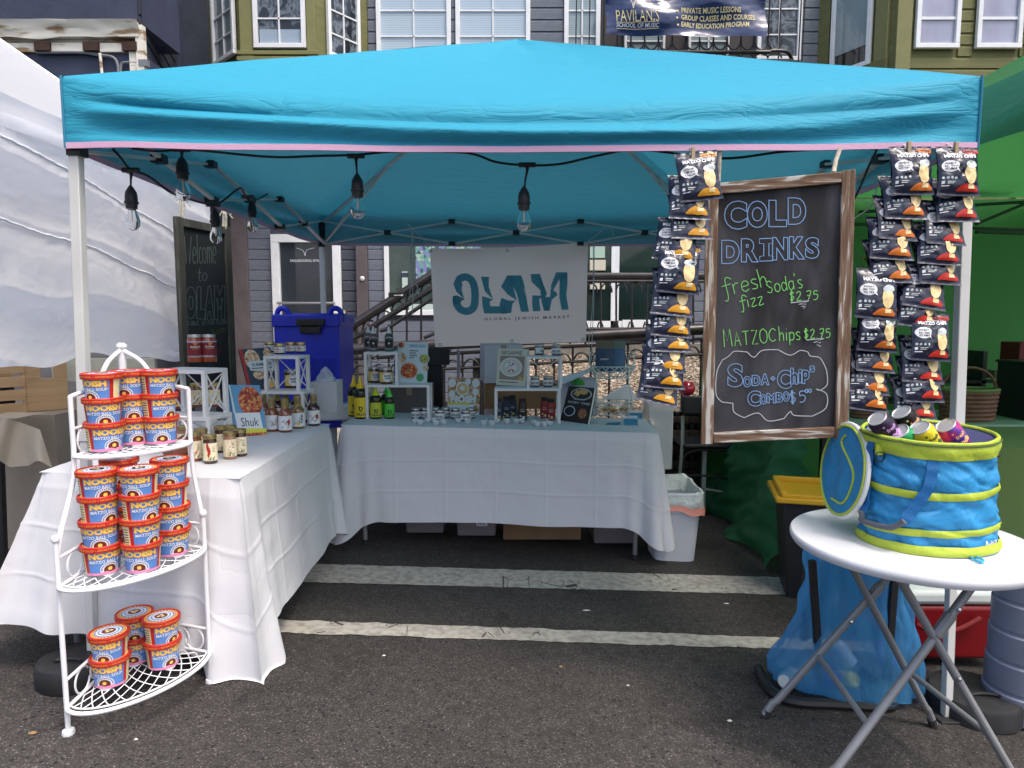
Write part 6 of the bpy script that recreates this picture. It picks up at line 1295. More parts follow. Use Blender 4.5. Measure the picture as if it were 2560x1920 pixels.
row(SP[0], [(527, 1157, 'spice jar with a large red pepper on its cream label, front of the left table')], oL, 'gold lidded spice jars')
row(SP[2], [(576, 1146, 'spice jar with scattered red dots on its label, second from the right'), (505, 1138, 'spice jar standing behind the red pepper jar, left'), (462, 1130, 'spice jar mostly hidden by the soup cups, leftmost')], oL, 'gold lidded spice jars')
row(SP[3], [(602, 1139, 'rightmost spice jar on the left tablecloth, green leaves on its label'), (553, 1130, 'spice jar farthest back in the front group, gold lid highest'), (578, 1128, 'spice jar directly behind the dotted one')], oL, 'gold lidded spice jars')
row(SP[1], [(489, 1151, 'spice jar half hidden by the white rack pole')], oL, 'gold lidded spice jars')
onA1 = lambda a, b: PZ(a, b, zA1 + .001); onA2 = lambda a, b: PZ(a, b, zA2 + .001)
row(SP[1], [(537, 1016, 'spice jar with red chillies on its label under the upper riser'), (492, 1017, 'spice jar standing behind the front leg of the upper riser')], onA1, 'gold lidded spice jars')
row(DRK, [(452, 1026, 'dark bottle with a maroon label behind the soup cups, under the riser')], onA1, 'dark sauce bottles')
row(BUR, [(489, 905, 'left of the two red sauce jars on top of the riser', .1), (524, 904, 'right of the two red sauce jars on top of the riser', .2)], onA2, 'red labelled sauce jars')
row(SB[0], [(681, 1077, 'orange sauce bottle left in the front row, beside the cookbook'), (660, 1064, 'sauce bottle half hidden behind the right edge of the Shuk cookbook')], oL, 'gold necked sauce bottles')
row(SB[1], [(714, 1079, 'rust coloured sauce bottle nearest the table edge, red pomegranate on its label')], oL, 'gold necked sauce bottles')
row(SB[2], [(746, 1070, 'olive coloured sauce bottle with a yellow fruit on its label'), (716, 1050, 'gold necked sauce bottle in the middle of the back row')], oL, 'gold necked sauce bottles')
row(SB[3], [(785, 1063, 'dark red sauce bottle at the right end of the bottle group'), (763, 1053, 'dark red sauce bottle behind the right end bottle'), (695, 1056, 'dark sauce bottle in the back row behind the orange one'), (743, 1047, 'dark sauce bottle farthest back under the riser')], oL, 'gold necked sauce bottles')
onD1 = lambda a, b: PZ(a, b, zD1 + .001); onD2 = lambda a, b: PZ(a, b, zD2 + .001)
row(SAV, [(731, 969, 'savory sauce jar on the riser before the blue container')], onD1, 'savory sauce jars')
row(JAM, [(674, 880, 'leftmost of the four jam jars before the blue container'), (699, 885, 'second of the four jam jars before the blue container'), (727, 881, 'third of the four jam jars before the blue container'), (752, 881, 'rightmost of the four jam jars before the blue container')], onD2, 'jam jars on the riser')
row(OY, [(902, 1046, 'tall yellow tipped oil bottle at the front left of the back table'), (886, 1040, 'tall yellow tipped oil bottle peeping out at the left')], oB, 'squeeze oil bottles')
row(OL, [(940, 1046, 'lime tipped oil bottle with a yellow green label, front'), (929, 1036, 'lime tipped oil bottle behind the other lime one')], oB, 'squeeze oil bottles')
row(OG, [(974, 1046, 'green tipped oil bottle with a green label, front'), (966, 1036, 'green tipped oil bottle behind the other green one')], oB, 'squeeze oil bottles')
onB1 = lambda a, b: PZ(a, b, zB1 + .001); onB2 = lambda a, b: PZ(a, b, zB2 + .001)
row(SAV, [(936, 956, 'left savory sauce jar under the small riser'), (965, 959, 'right savory sauce jar under the small riser')], onB1, 'savory sauce jars')
row(H1, [(934, 878, 'mauve squeeze bottle in front on the small riser'), (921, 875, 'mauve squeeze bottle behind at the left on the small riser')], onB2, 'squeeze bottles with red tips')
row(H2, [(973, 878, 'slate green squeeze bottle at the right on the small riser')], onB2, 'squeeze bottles with red tips')
nj = [(1040, 1046, 'leftmost'), (1062, 1045, 'second from the left'), (1087, 1044, 'third from the left'), (1099, 1051, 'front one nearest the edge'), (1114, 1044, 'fifth from the left'), (1138, 1046, 'sixth from the left'), (1164, 1052, 'front right one beside the green cookbook'), (1177, 1045, 'rightmost')]
row(NSH, [(a, b, 'small NOSH jar on the back table, %s of eight' % l_, .25 * sin(a)) for a, b, l_ in nj], oB, 'small NOSH jars')
onC1 = lambda a, b: PZ(a, b, zC1 + .001); onC2 = lambda a, b: PZ(a, b, zC2 + .001)
row(NSH, [(1337, 967, 'NOSH jar at the left inside the small riser'), (1370, 967, 'NOSH jar at the right inside the small riser')], onC1, 'small NOSH jars')
row(NSH, [(1348, 887, 'NOSH jar turned sideways on top of the small riser, left', 1.1), (1391, 888, 'NOSH jar on top of the small riser, right')], onC2, 'small NOSH jars')
row(TB, [(1246, 1049, 'navy tahini bottle in front, left'), (1266, 1044, 'navy tahini bottle in the middle of the three'), (1281, 1040, 'navy tahini bottle at the back of the three')], oB, 'tahini squeeze bottles')
row(TC, [(1306, 1050, 'dark chocolate tahini bottle standing alone')], oB, 'tahini squeeze bottles')
row(TR_, [(1377, 1050, 'brick red tahini bottle in front beside the riser leg'), (1361, 1045, 'brick red tahini bottle behind the other red one')], oB, 'tahini squeeze bottles')
# sample cups
m_clear = M('clear plastic cup', (.80, .85, .88), .2, alpha=.42, spec=.6)
def sample():
    t = thing('sample_cup', '', 'cup'); mb = MB(); mb.lathe([(.0135, 0), (.0145, .001), (.020, .026), (.0215, .0265), (.0215, .028), (.019, .0275), (.0135, .003), (0, .003)], 18); mb.build('cup', m_clear, t, smooth=40)
    mb = MB(); mb.lathe([(0, .003), (.0140, .0035), (.0165, .011), (0, .012)], 14); mb.build('sample_food', M('sample food', S(200, 186, 176), .7), t)
    mb = MB(); mb.bar((.002, 0, .008), (-.030, .006, .046), .0045, .0015); mb.build('stick', m_print_w, t); return t
SC = sample(); note_kids(); xs = [(1038, 1059), (1050, 1062), (1070, 1057), (1084, 1056), (1090, 1063), (1108, 1061), (1146, 1058), (1169, 1060), (1209, 1063), (1230, 1064), (1243, 1058), (1268, 1059), (1291, 1059), (1304, 1058), (1336, 1063), (1343, 1066), (1361, 1066), (1374, 1065)]
row(SC, [(a, b, 'clear sample cup with a white stick, %s from the left along the table edge' % (ORD[i] if i < 12 else ['thirteenth', 'fourteenth', 'fifteenth', 'sixteenth', 'seventeenth', 'last'][i - 12]), random.choice((0, .5, 2.6, -.4))) for i, (a, b) in enumerate(xs)], oB, 'clear sample cups')

# ================================================= BOOKS
m_page = M('book pages', (.70, .68, .62), .8)
def food(nm, cols, sc=60): return ramp_mat(nm, [(i / (len(cols) - 1), S(*c)) for i, c in enumerate(cols)], 'VOR', sc, .5, const=False)
def book(nm, lab, q4, th, cover, deco=None, extra=()):
    """q4: TL,TR,BR,BL world points of the front cover"""
    TL, TR, BR, BL = q4; t = thing(nm, lab, 'book', tuple((BL + BR) / 2)); n = (TR - TL).cross(BL - TL).normalized()
    if n.dot(CAM - TL) > 0: n = -n
    mb = MB(); vs = [TL, TR, BR, BL] + [p + n * th for p in (TL, TR, BR, BL)]; mb.add(vs, [(0, 1, 2, 3), (7, 6, 5, 4), (0, 3, 7, 4)]); mb.build('cover', cover, t, smooth=0)
    mb = MB(); c_ = [p + n * .0015 for p in (TL, TR, BR, BL)]; i_ = [c_[0], c_[1] + (c_[0] - c_[1]) * .015, c_[2] + (c_[3] - c_[2]) * .015, c_[3]]; vs = i_ + [p + n * (th - .003) for p in i_]; mb.add(vs, [(1, 5, 6, 2), (0, 4, 5, 1), (2, 6, 7, 3)]); mb.build('pages', m_page, t, smooth=0)
    if deco:
        f = lambda u, v, e=.001: (BL * (1 - u) + BR * u) * (1 - v) + (TL * (1 - u) + TR * u) * v - n * e
        mb = MB(); deco(mb, f); mb.build('cover_print', list(extra), t, smooth=0)
    return t
def yq(*a): return [PY(*p) for p in a]
fd1 = food('stew photo', [(60, 20, 18), (150, 50, 30), (190, 80, 50), (220, 150, 80), (80, 90, 40)], 90); fd2 = food('salad photo', [(70, 40, 30), (190, 150, 110), (230, 210, 180), (120, 60, 40)], 120)
fd3 = food('bright food photo', [(160, 50, 40), (220, 200, 170), (180, 120, 70), (90, 110, 60), (235, 225, 210)], 40)
x0, x1 = .0, 1
b_white, b_navy, b_blue, b_paper = M('book white', S(222, 226, 230), .4), M('book navy', S(44, 60, 78), .4), M('book sky', S(90, 150, 190), .4), M('book pale blue', S(196, 214, 222), .4)
b_red, b_gold, b_dark, b_ylw = M('book red', S(160, 40, 44), .4), M('book gold', S(210, 176, 110), .4), M('book dark', S(52, 46, 44), .4), M('book yellow', S(216, 210, 60), .4)
b_green, b_sage, b_taupe, b_plate = M('book green', S(70, 160, 100), .4), M('book sage', S(206, 208, 194), .45), M('book taupe', S(150, 138, 124), .4), M('book plate', S(190, 196, 200), .3)
c_p = lambda px_, py_, y_: PY(px_, py_, y_)
BL_, BR_ = onL(592, 1090), onL(667, 1086); yb1, yb2 = BL_.y, BR_.y
BL_ = onL(590, 1092); BR_ = onL(668, 1087); TLb, TRb = PY(571, 962, BL_.y + .06), PY(649, 963, BR_.y + .06)
def d_shuk(mb, f):
    poly2(mb, f, [(.0, 1), (.04, 1), (.10, .45), (.03, .45)], 1); disc2(mb, f, .62, .66, .42, .29, 2, 28) if 0 else None
    pts = [(.62 + .38 * cos(a), min(.97, .67 + .30 * sin(a))) for a in [2 * pi * k / 28 for k in range(28)]]; pts = [(min(.995, x), max(.42, y)) for x, y in pts]; poly2(mb, lambda x, y: f(x, y, .0012), pts, 2)
    poly2(mb, lambda x, y: f(x, y, .0014), [(.08, .16), (.90, .13), (.86, .45), (.06, .45)], 3); text(mb, 'Shuk', lambda x, y: f(x, y, .002), .50, .27, .56, .17, 4, bold=-.0)
    poly2(mb, lambda x, y: f(x, y, .0016), [(.08, .06), (1, .055), (1, .13), (.08, .16)], 5); poly2(mb, lambda x, y: f(x, y, .0016), [(.0, .0), (1, .0), (1, .055), (.08, .06)], 2)
book('cookbook', 'Shuk cookbook with a stew bowl cover leaning on the left table', (TLb, TRb, BR_, BL_), .022, b_blue, d_shuk, [b_blue, b_paper, fd1, b_white, m_print_k, b_ylw])
mb = MB(); BLs, TLs = BL_ + V((-.012, -.0, 0)), TLb
f_sp = lambda u, v: (BL_ * (1 - v) + TLb * v) + V((-.026, .012, 0)) * (1 - u) + V((-.0035, -.0025, 0))
mb.add([f_sp(0, 0), f_sp(1, 0), f_sp(1, 1), f_sp(0, 1)], [(0, 1, 2, 3)], 0)
for k, l_ in enumerate('SHUK'): text(mb, l_, lambda x, y, e=0: f_sp(x, y) + V((-.001, -.001, 0)), .5, .86 - k * .13, .55, .09, 1, bold=.03)
o = mb.build('spine', [b_blue, m_print_w], [o for o in bpy.data.objects if o.name == 'cookbook'][0], smooth=0)
def d_52(mb, f):
    e1, e2 = (lambda x, y: f(x, y, .0012)), (lambda x, y: f(x, y, .0018)); poly2(mb, f, [(0, 0), (.09, 0), (.09, 1), (0, 1)], 0)
    disc2(mb, e1, .34, .72, .24, .26, 1, 22); disc2(mb, e1, .86, .84, .13, .15, 2, 18); disc2(mb, e1, .45, .35, .2, .12, 1, 16); poly2(mb, e2, [(.20, .46), (1, .42), (.98, .70), (.18, .68)], 3); text(mb, '52 SHABBATS', lambda x, y: f(x, y, .0024), .59, .60, .62, .07, 4, bold=.03); rect2(mb, lambda x, y: f(x, y, .0024), .25, .50, .9, .52, 4)
    poly2(mb, e1, [(.50, .0), (1, .04), (.98, .20), (.70, .24), (.50, .1)], 5)
p1, p2 = onD1(620, 972), onD1(700, 972); p1 = PZ(622, 974, zD1 + .001); p2 = PZ(700, 970, zD1 + .001)
book('cookbook', 'dark 52 Shabbats cookbook with a red spine leaning at the riser', (PY(597, 874, p1.y + .05), PY(676, 868, p2.y + .05), p2, p1), .025, b_navy, d_52, [b_red, fd2, fd2, b_paper, m_print_k, b_gold])
def d_sabor(mb, f):
    e1, e2, e3 = (lambda x, y: f(x, y, .0012)), (lambda x, y: f(x, y, .0018)), (lambda x, y: f(x, y, .0024)); text(mb, 'SABOR JUDIO', e1, .67, .90, .56, .10, 4, bold=.03)
    for x, y, r1, r2, m_ in ((.12, .92, .12, .08, 5), (.12, .60, .20, .15, 1), (.90, .60, .18, .13, 6), (.40, .30, .34, .22, 5), (.96, .38, .1, .08, 1)): disc2(mb, e1, x, y, min(r1, x, 1 - x) if 0 else r1, r2, 7, 22); disc2(mb, e2, x, y, r1 * .84, r2 * .84, m_, 22)
    disc2(mb, e3, .78, .14, .13, .10, 8, 20)
    for k in range(4): rect2(mb, e2, .40, .78 - k * .055, .40 + [.3, .22, .26, .16][k], .80 - k * .055, 9)
p1, p2 = PZ(992, 957, zB1 + .001), PZ(1066, 958, zB1 + .001)
book('cookbook', 'pale blue Sabor Judio cookbook standing on the riser left of the banner', (PY(995, 854, p1.y + .03), PY(1069, 857, p2.y + .03), p2, p1), .02, b_paper, d_sabor, [b_white, fd2, fd1, b_white, b_blue, fd1, food('green food photo', [(60, 70, 40), (150, 170, 80), (210, 200, 120)], 120), b_plate, b_green, m_print_k])
def d_nosh(mb, f):
    e1, e2 = (lambda x, y: f(x, y, .0012)), (lambda x, y: f(x, y, .0018)); poly2(mb, f, [(0, .28), (1, .28), (1, 1), (0, 1)], 1)
    for x, y, r in ((.12, .86, .12), (.86, .86, .12), (.86, .62, .1), (.12, .56, .1), (.62, .90, .09)): disc2(mb, e1, x, y, r, r, 2, 14)
    disc2(mb, e1, .45, .70, .21, .19, 2, 22); disc2(mb, e2, .45, .70, .17, .155, 3, 20); disc2(mb, lambda x, y: f(x, y, .0024), .45, .72, .08, .07, 0, 14); text(mb, 'NOSH', e2, .48, .42, .80, .20, 0, bold=.07); rect2(mb, e1, .0, .27, .7, .33, 4); disc2(mb, e1, .9, .16, .09, .12, 1, 14)
p1, p2 = onB(1119, 1036), onB(1198, 1037)
book('cookbook', 'Nosh cookbook covered in round dishes behind the small jars', (PY(1121, 944, p1.y + .035), PY(1201, 945, p2.y + .035), p2, p1), .02, b_white, d_nosh, [b_white, fd3, b_white, b_gold, b_ylw])
def d_ses(mb, f):
    e1, e2, e3 = (lambda x, y: f(x, y, .0012)), (lambda x, y: f(x, y, .0018)), (lambda x, y: f(x, y, .0024)); text(mb, 'SESAME', f, .48, .89, .70, .10, 4, bold=-.0); rect2(mb, f, .10, .16, .92, .80, 1); disc2(mb, e1, .48, .50, .38, .26, 2, 26); disc2(mb, e2, .48, .50, .33, .22, 3, 26); disc2(mb, e3, .48, .51, .20, .15, 0, 20)
    rnd = random.Random(4)
    for k in range(14): disc2(mb, lambda x, y: f(x, y, .003), .48 + rnd.uniform(-.12, .12), .5 + rnd.uniform(-.14, .14), .03, .018, 5, 7)
    disc2(mb, e1, .82, .20, .08, .05, 6, 12); rect2(mb, f, .10, .08, .72, .10, 4)
p1, p2 = PZ(1240, 962, zC1 + .001), PZ(1314, 966, zC1 + .001)
book('cookbook', 'Sesame cookbook with a white bowl on its cover on the right riser', (PY(1245, 871, p1.y + .03), PY(1319, 873, p2.y + .03), p2, p1), .026, b_sage, d_ses, [b_white, b_taupe, b_white, b_sage, m_print_k, b_red, b_gold])
def d_this(mb, f):
    e1, e2, e3 = (lambda x, y: f(x, y, .0012)), (lambda x, y: f(x, y, .0018)), (lambda x, y: f(x, y, .0024)); disc2(mb, f, .55, .80, .40, .17, 1, 24); disc2(mb, e1, .55, .80, .35, .14, 2, 22); poly2(mb, e2, [(.25, .78), (.45, .72), (.55, .84), (.35, .92)], 3); disc2(mb, e2, .62, .87, .17, .08, 3, 16)
    text(mb, 'NOSH', f, .32, .555, .36, .065, 4, bold=.02); text(mb, 'on', f, .55, .55, .06, .035, 4); text(mb, 'THIS', f, .78, .545, .32, .065, 4, bold=.02); text(mb, 'GLUTEN-FREE', f, .52, .645, .42, .03, 4, arc=-.8)
    disc2(mb, f, .26, .30, .21, .15, 4, 22); disc2(mb, e1, .26, .30, .17, .12, 5, 20); disc2(mb, f, .74, .27, .15, .14, 6, 20)
p1, p2 = onB(1400, 1051), onB(1470, 1061)
book('cookbook', 'dark Nosh on This cookbook with bread and cookie on its cover', (PY(1422, 965, p1.y + .04), PY(1487, 970, p2.y + .04), p2, p1), .02, b_dark, d_this, [b_dark, b_plate, b_dark, b_gold, b_paper, food('berries photo', [(16, 16, 24), (50, 50, 70), (24, 22, 34)], 300), food('cookie photo', [(190, 140, 100), (150, 60, 50), (210, 170, 130)], 140)])
bk = thing('cookbook', 'brown covered cookbook lying behind the soup cups on the left table', 'book', tuple(onL(430, 1145)))
mb = MB(); p = onL(425, 1150); q_ = [PY(400, 1120, p.y), PY(462, 1085, p.y + .10), PY(500, 1145, p.y + .08), PY(425, 1170, p.y - .02)]
mb.add([v + V((0, 0, 0)) for v in q_] + [v + V((0, .02, -.012)) for v in q_], [(0, 1, 2, 3), (7, 6, 5, 4), (0, 4, 5, 1), (1, 5, 6, 2), (2, 6, 7, 3), (3, 7, 4, 0)]); mb.build('cover', food('brown cover photo', [(60, 30, 24), (130, 70, 50), (70, 36, 28), (170, 50, 36)], 14), bk, smooth=0)
# ================================================= THINGS ON AND BEHIND THE BACK TABLE
m_cblue = M('royal blue plastic', S(34, 52, 196), .38, var=.06, vs=8, spec=.5)
YC2 = 2.25; f_ = lambda px_, py_: PY(px_, py_, YC2)
xa, xb = f_(682, 900).x, f_(850, 900).x; zt0, zt1_ = f_(0, 815).z, f_(0, 1012).z; w_ = xb - xa; xc = (xa + xb) / 2
t = thing('drink_container', 'royal blue insulated drink container with moulded handles and a black front latch', 'container', (xc, YC2 + .2, zt1_))
Fk = Matrix.Translation((xc, YC2 + .22, 0))
mb = MB(Fk); mb.box((0, 0, (zt0 + zt1_) / 2 - .08), (w_ * .97, .40, zt0 - zt1_ + .16))
for k in range(16): mb.box((-w_ * .02 + k * w_ * .028, -.203, (zt0 + zt1_) / 2 - .12), (w_ * .013, .012, (zt0 - zt1_) * .62))
mb.build('body', m_cblue, t, bevel=.012)
mb = MB(Fk); zl_ = f_(0, 795).z; mb.box((0, 0, (zt0 + zl_) / 2 + .008), (w_ * 1.02, .43, zl_ - zt0 + .03)); mb.box((0, .02, zl_ + .022), (w_ * .62, .3, .02)); mb.build('lid', m_cblue, t, bevel=.012)
for sx in (-1, 1):
    mb = MB(Fk); mb.tube(smooth_path([(sx * w_ * .50, -.13, zl_ - .03), (sx * w_ * .47, -.13, zl_ + .045), (sx * w_ * .40, -.13, zl_ + .065), (sx * w_ * .33, -.13, zl_ + .05), (sx * w_ * .30, -.13, zl_ - .0)], 5), .018, 8); mb.build('handle', m_cblue, t)
mb = MB(Fk); zz = f_(0, 802).z; mb.box((w_ * .08, -.222, zz - .01), (w_ * .42, .03, .045)); mb.box((w_ * .08, -.226, zz - .055), (w_ * .30, .03, .06)); mb.box((w_ * .08, -.235, zz - .035), (w_ * .34, .012, .02)); mb.build('latch', m_plas, t, bevel=.006)
sid = thing('side_table', 'small round white table edge behind the utensil box near the blue container', 'table', tuple(PY(830, 1050, 2.2)))
pz = PY(810, 1012, YC2).z; p = PY(815, 1000, YC2 + .15)
mb = MB(); mb.lathe([(.30, pz - .10), (.31, pz - .09), (.31, pz - .012), (.30, pz - .002), (0, pz - .002)], 40, c=(xc + .10, YC2 + .24, 0)); mb.build('tabletop', m_white, sid)
mb = MB(); mb.tube([(xc + .1, YC2 + .24, gz(xc, 2.4)), (xc + .1, YC2 + .24, pz - .1)], .03, 12); mb.build('leg', m_white, sid)
# utensil box with bag and pump
y_ = 1.66; b0, b1 = PY(778, 1032, y_), PY(842, 1035, y_); hh = PY(778, 966, y_).z - b0.z
t = thing('utensil_box', 'white cardboard box of 500 spoons with a black band beside the bottles', 'box', tuple(b0)); zb1 = zL(.35, 1.5)
hb_ = hh; Fx = frame((b0.x, y_, b0.z), (b1.x - b0.x, .01, 0)); L_ = (b1 - b0).length
mb = MB(Fx); mb.box((L_ / 2, .10, hh / 2 + .012), (L_, .2, hh + .024), 0); mb.build('carton', M('white card', (.55, .56, .60), .7), t, bevel=.002)
mb = MB(Fx); mpx = lambda x, y, e=0: Fx @ V((x, -.0015 - e, y)); rect2(mb, mpx, 0, .02, L_ * 1, .06, 0); rect2(mb, lambda x, y, e=0: mpx(x, y, .001), L_ * .30, .036, L_ * .66, .042, 1); disc2(mb, lambda x, y, e=0: mpx(x, y, .001), L_ * .72, .039, .012, .008, 1, 12)
text(mb, '500', mpx, L_ * .48, .090, .022, .013, 0, bold=.04); text(mb, 'Teaspoons', mpx, L_ * .78, .093, .040, .008, 0); rect2(mb, mpx, L_ * .4, .122, L_ * .85, .124, 0); mb.build('carton_print', [m_print_k, m_print_w], t, smooth=0)
o = MB(); rnd = random.Random(5)
def crum(u, v): a = 2 * pi * u; r = (.055 * (1 - v) ** .7 + .004) * (1 + .25 * mnoise.noise(V((u * 5, v * 3, 2)))); return (b0.x + .065 + r * cos(a), y_ + .09 + r * sin(a), b0.z + hh + .024 + .085 * v)
o.grid(crum, 28, 10, cu=True); o = o.build('plastic_bag', M('clear bag', (.75, .78, .85), .25, alpha=.45, bump=.8, bs=30, bumpd=.02), smooth=40); tag(o, 'crumpled clear plastic bag of spoons standing on the utensil box', 'bag')
t = thing('pump_bottle', 'clear pump dispenser bottle standing behind the utensil box', 'bottle', tuple(PY(824, 965, y_ + .1))); c = PY(824, 968, y_ + .1)
mb = MB(); mb.lathe([(.024, -.03), (.026, 0), (.024, .018), (.010, .028), (.010, .036)], 18, c=tuple(c)); mb.build('body', m_clear, t, smooth=40); mb = MB(); mb.lathe([(.013, .030), (.013, .040), (.006, .042), (.006, .055)], 14, c=tuple(c)); mb.bar((c.x - .008, c.y, c.z + .058), (c.x + .034, c.y, c.z + .056), .009, .007); mb.build('pump', M('white pump', (.7, .72, .72), .4), t)
# back chair
def folding_chair(nm, lab, px0, px1, y_, zs, ztop, arms=False):
    a, b = PY(px0, 900, y_).x, PY(px1, 900, y_).x; t = thing(nm, lab, 'chair', ((a + b) / 2, y_, gz((a + b) / 2, y_)), 0)
    return t, a, b
t, a, b = folding_chair('office_chair', 'black padded chair with chrome arms behind the back table', 1060, 1124, 2.85, 0, 0)
y_ = 2.85; zt2_, zmid = PY(0, 868, y_).z, PY(0, 912, y_).z
mb = MB(); mb.grid(lambda u, v: ((a - .10) + (b - a + .10) * u, y_ - .03 * sin(pi * u) + (.03 if False else 0), zmid + (zt2_ - zmid) * v), 10, 6); mb.box(((a + b) / 2 - .06, y_ + .02, (zmid + zt2_) / 2), (b - a + .10, .05, zt2_ - zmid)); mb.build('headrest', m_plas, t, bevel=.012)
mb = MB(); zs = PY(0, 1018, y_).z; mb.box(((a + b) / 2 - .08, y_, (zmid + zs) / 2 - .06), (b - a + .06, .06, zmid - zs + .12)); mb.build('backrest', m_plas, t, bevel=.018)
mb = MB(); mb.box(((a + b) / 2 - .08, y_ - .22, zs - .12), (.46, .46, .07)); mb.build('seat', m_plas, t, bevel=.02)
m_chr = M('chrome tube', (.5, .52, .54), .18, metal=.9)
for sx in (-1, 1):
    xx = (a + b) / 2 - .08 + sx * .24; mb = MB(); mb.tube(smooth_path([(xx, y_ + .05, zt2_ - .02), (xx, y_ + .04, zmid), (xx, y_ - .02, zs + .05), (xx - .0, y_ - .05, zs - .2), (xx, y_ + .05, gz(xx, y_))], 5), .012, 8); mb.build('back_tube', m_chr, t)
    mb = MB(); mb.tube(smooth_path([(xx - sx * .0, y_ - .1, zs + .09), (xx, y_ - .32, zs + .09), (xx, y_ - .42, zs + .03), (xx, y_ - .42, zs - .2), (xx, y_ - .40, gz(xx, y_ - .4))], 5), .012, 8); mb.build('arm', m_chr, t)
# cartons
m_cart = M('white carton', S(190, 192, 204), .7, var=.06, vs=10); m_kraft = M('kraft cardboard', S(140, 108, 78), .8, var=.1, vs=6, bump=.1, bs=60)
def carton(nm, lab, x0, x1, y0, y1, z0, z1, mat, prints=(), rz=0, cat='box', parts=None):
    t = thing(nm, lab, cat, ((x0 + x1) / 2, (y0 + y1) / 2, z0)); F_ = Matrix.Translation(((x0 + x1) / 2, (y0 + y1) / 2, z0)) @ Matrix.Rotation(rz, 4, 'Z'); w_, d_, h_ = x1 - x0, y1 - y0, z1 - z0
    mb = MB(F_); mb.box((0, 0, h_ / 2), (w_, d_, h_)); mb.build('carton', mat, t, bevel=.002)
    mb = MB(F_); mb.box((0, 0, h_ + .001), (w_ * 1.002, .045, .002)); mb.box((0, -d_ / 2 - .001, h_ * .86), (.04, .002, h_ * .28)); mb.build('tape', M('packing tape', (.35, .28, .2), .3) if 'packing tape' not in MATS else MATS['packing tape'], t, smooth=0)
    if prints:
        mb = MB(F_)
        for (s_, x, z, w2, h2, mi) in prints:
            mp = lambda px_, py_, e=0: F_ @ V((px_, -d_ / 2 - .002 - .0006 * mi, py_))
            if s_: text(mb, s_, mp, x * w_, z * h_, w2 * w_, h2 * h_, mi, bold=.02)
            else: rect2(mb, mp, (x - w2 / 2) * w_, (z - h2 / 2) * h_, (x + w2 / 2) * w_, (z + h2 / 2) * h_, mi)
        mb.build('carton_print', [m_navy, m_print_k, m_print_w], t, smooth=0)
    return t
yy = 2.55; X_ = lambda px_: PY(px_, 900, yy).x; Z_ = lambda py_: PY(0, py_, yy).z
zbk = Z_(1030)
carton('carton', 'tall white carton with navy edges behind the sesame cookbook', X_(1203), X_(1300), yy, yy + .3, Z_(958), Z_(862), m_cart, [('ZENDY', -.28, .66, .34, .12, 1), ('', .0, .47, 1, .03, 0), ('73', -.12, .25, .2, .15, 1), ('', -.38, .14, .12, .14, 1)], .15)
carton('carton', 'cardboard carton seen between the riser legs under the sesame cookbook', X_(1210), X_(1440), yy + .02, yy + .3, zB0 - .02, Z_(960) , m_kraft)
carton('carton', 'white and navy carton with open flap between the riser and wire basket', X_(1404), X_(1496), yy - .02, yy + .25, Z_(1040), Z_(950), m_cart, [('', -.46, .5, .05, 1, 0), ('', .46, .5, .05, 1, 0), ('VEGAN', -.25, .8, .2, .1, 0), ('NO ANY', .3, .8, .2, .1, 1)], -.05)
carton('carton', 'grey brown carton behind the green tipped oil bottles', X_(985), X_(1080), yy - .2, yy + .1, zB0 - .05, PY(0, 966, yy - .2).z, M('grey card', S(104, 98, 96), .8))
mb = MB(); mb.add([PY(1403, 942, 2.45), PY(1474, 922, 2.5), PY(1476, 930, 2.45), PY(1404, 962, 2.4)], [(0, 1, 2, 3)]); mb.add([PY(1403, 942, 2.45) + V((0, .004, -.002)), PY(1474, 922, 2.5) + V((0, .004, -.002)), PY(1476, 930, 2.45) + V((0, .004, -.002)), PY(1404, 962, 2.4) + V((0, .004, -.002))], [(3, 2, 1, 0)]); o = mb.build('paper_flap', M('white paper', (.7, .7, .76), .6), smooth=0); tag(o, 'white paper sheet sticking up behind the riser', 'paper')
# green lidded cup
p = PZ(1445, 964, PY(0, 950, 2.5).z); c = PY(1445, 962, 2.48)
t = thing('iced_cup', 'cup with a green lid and straw behind the Nosh on This cookbook', 'cup', tuple(c)); m_glid = M('grass green lid', S(60, 150, 60), .4)
mb = MB(); mb.lathe([(.03, -.10), (.042, .0)], 20, c=tuple(c)); mb.build('cup_body', m_clear, t); mb = MB(); mb.lathe([(.046, 0), (.047, .012), (.043, .018), (.03, .036), (.012, .042), (0, .042)], 22, c=tuple(c)); mb.tube([(c.x, c.y, c.z + .03), (c.x + .003, c.y, c.z + .075)], .004, 6); mb.build('lid', m_glid, t)
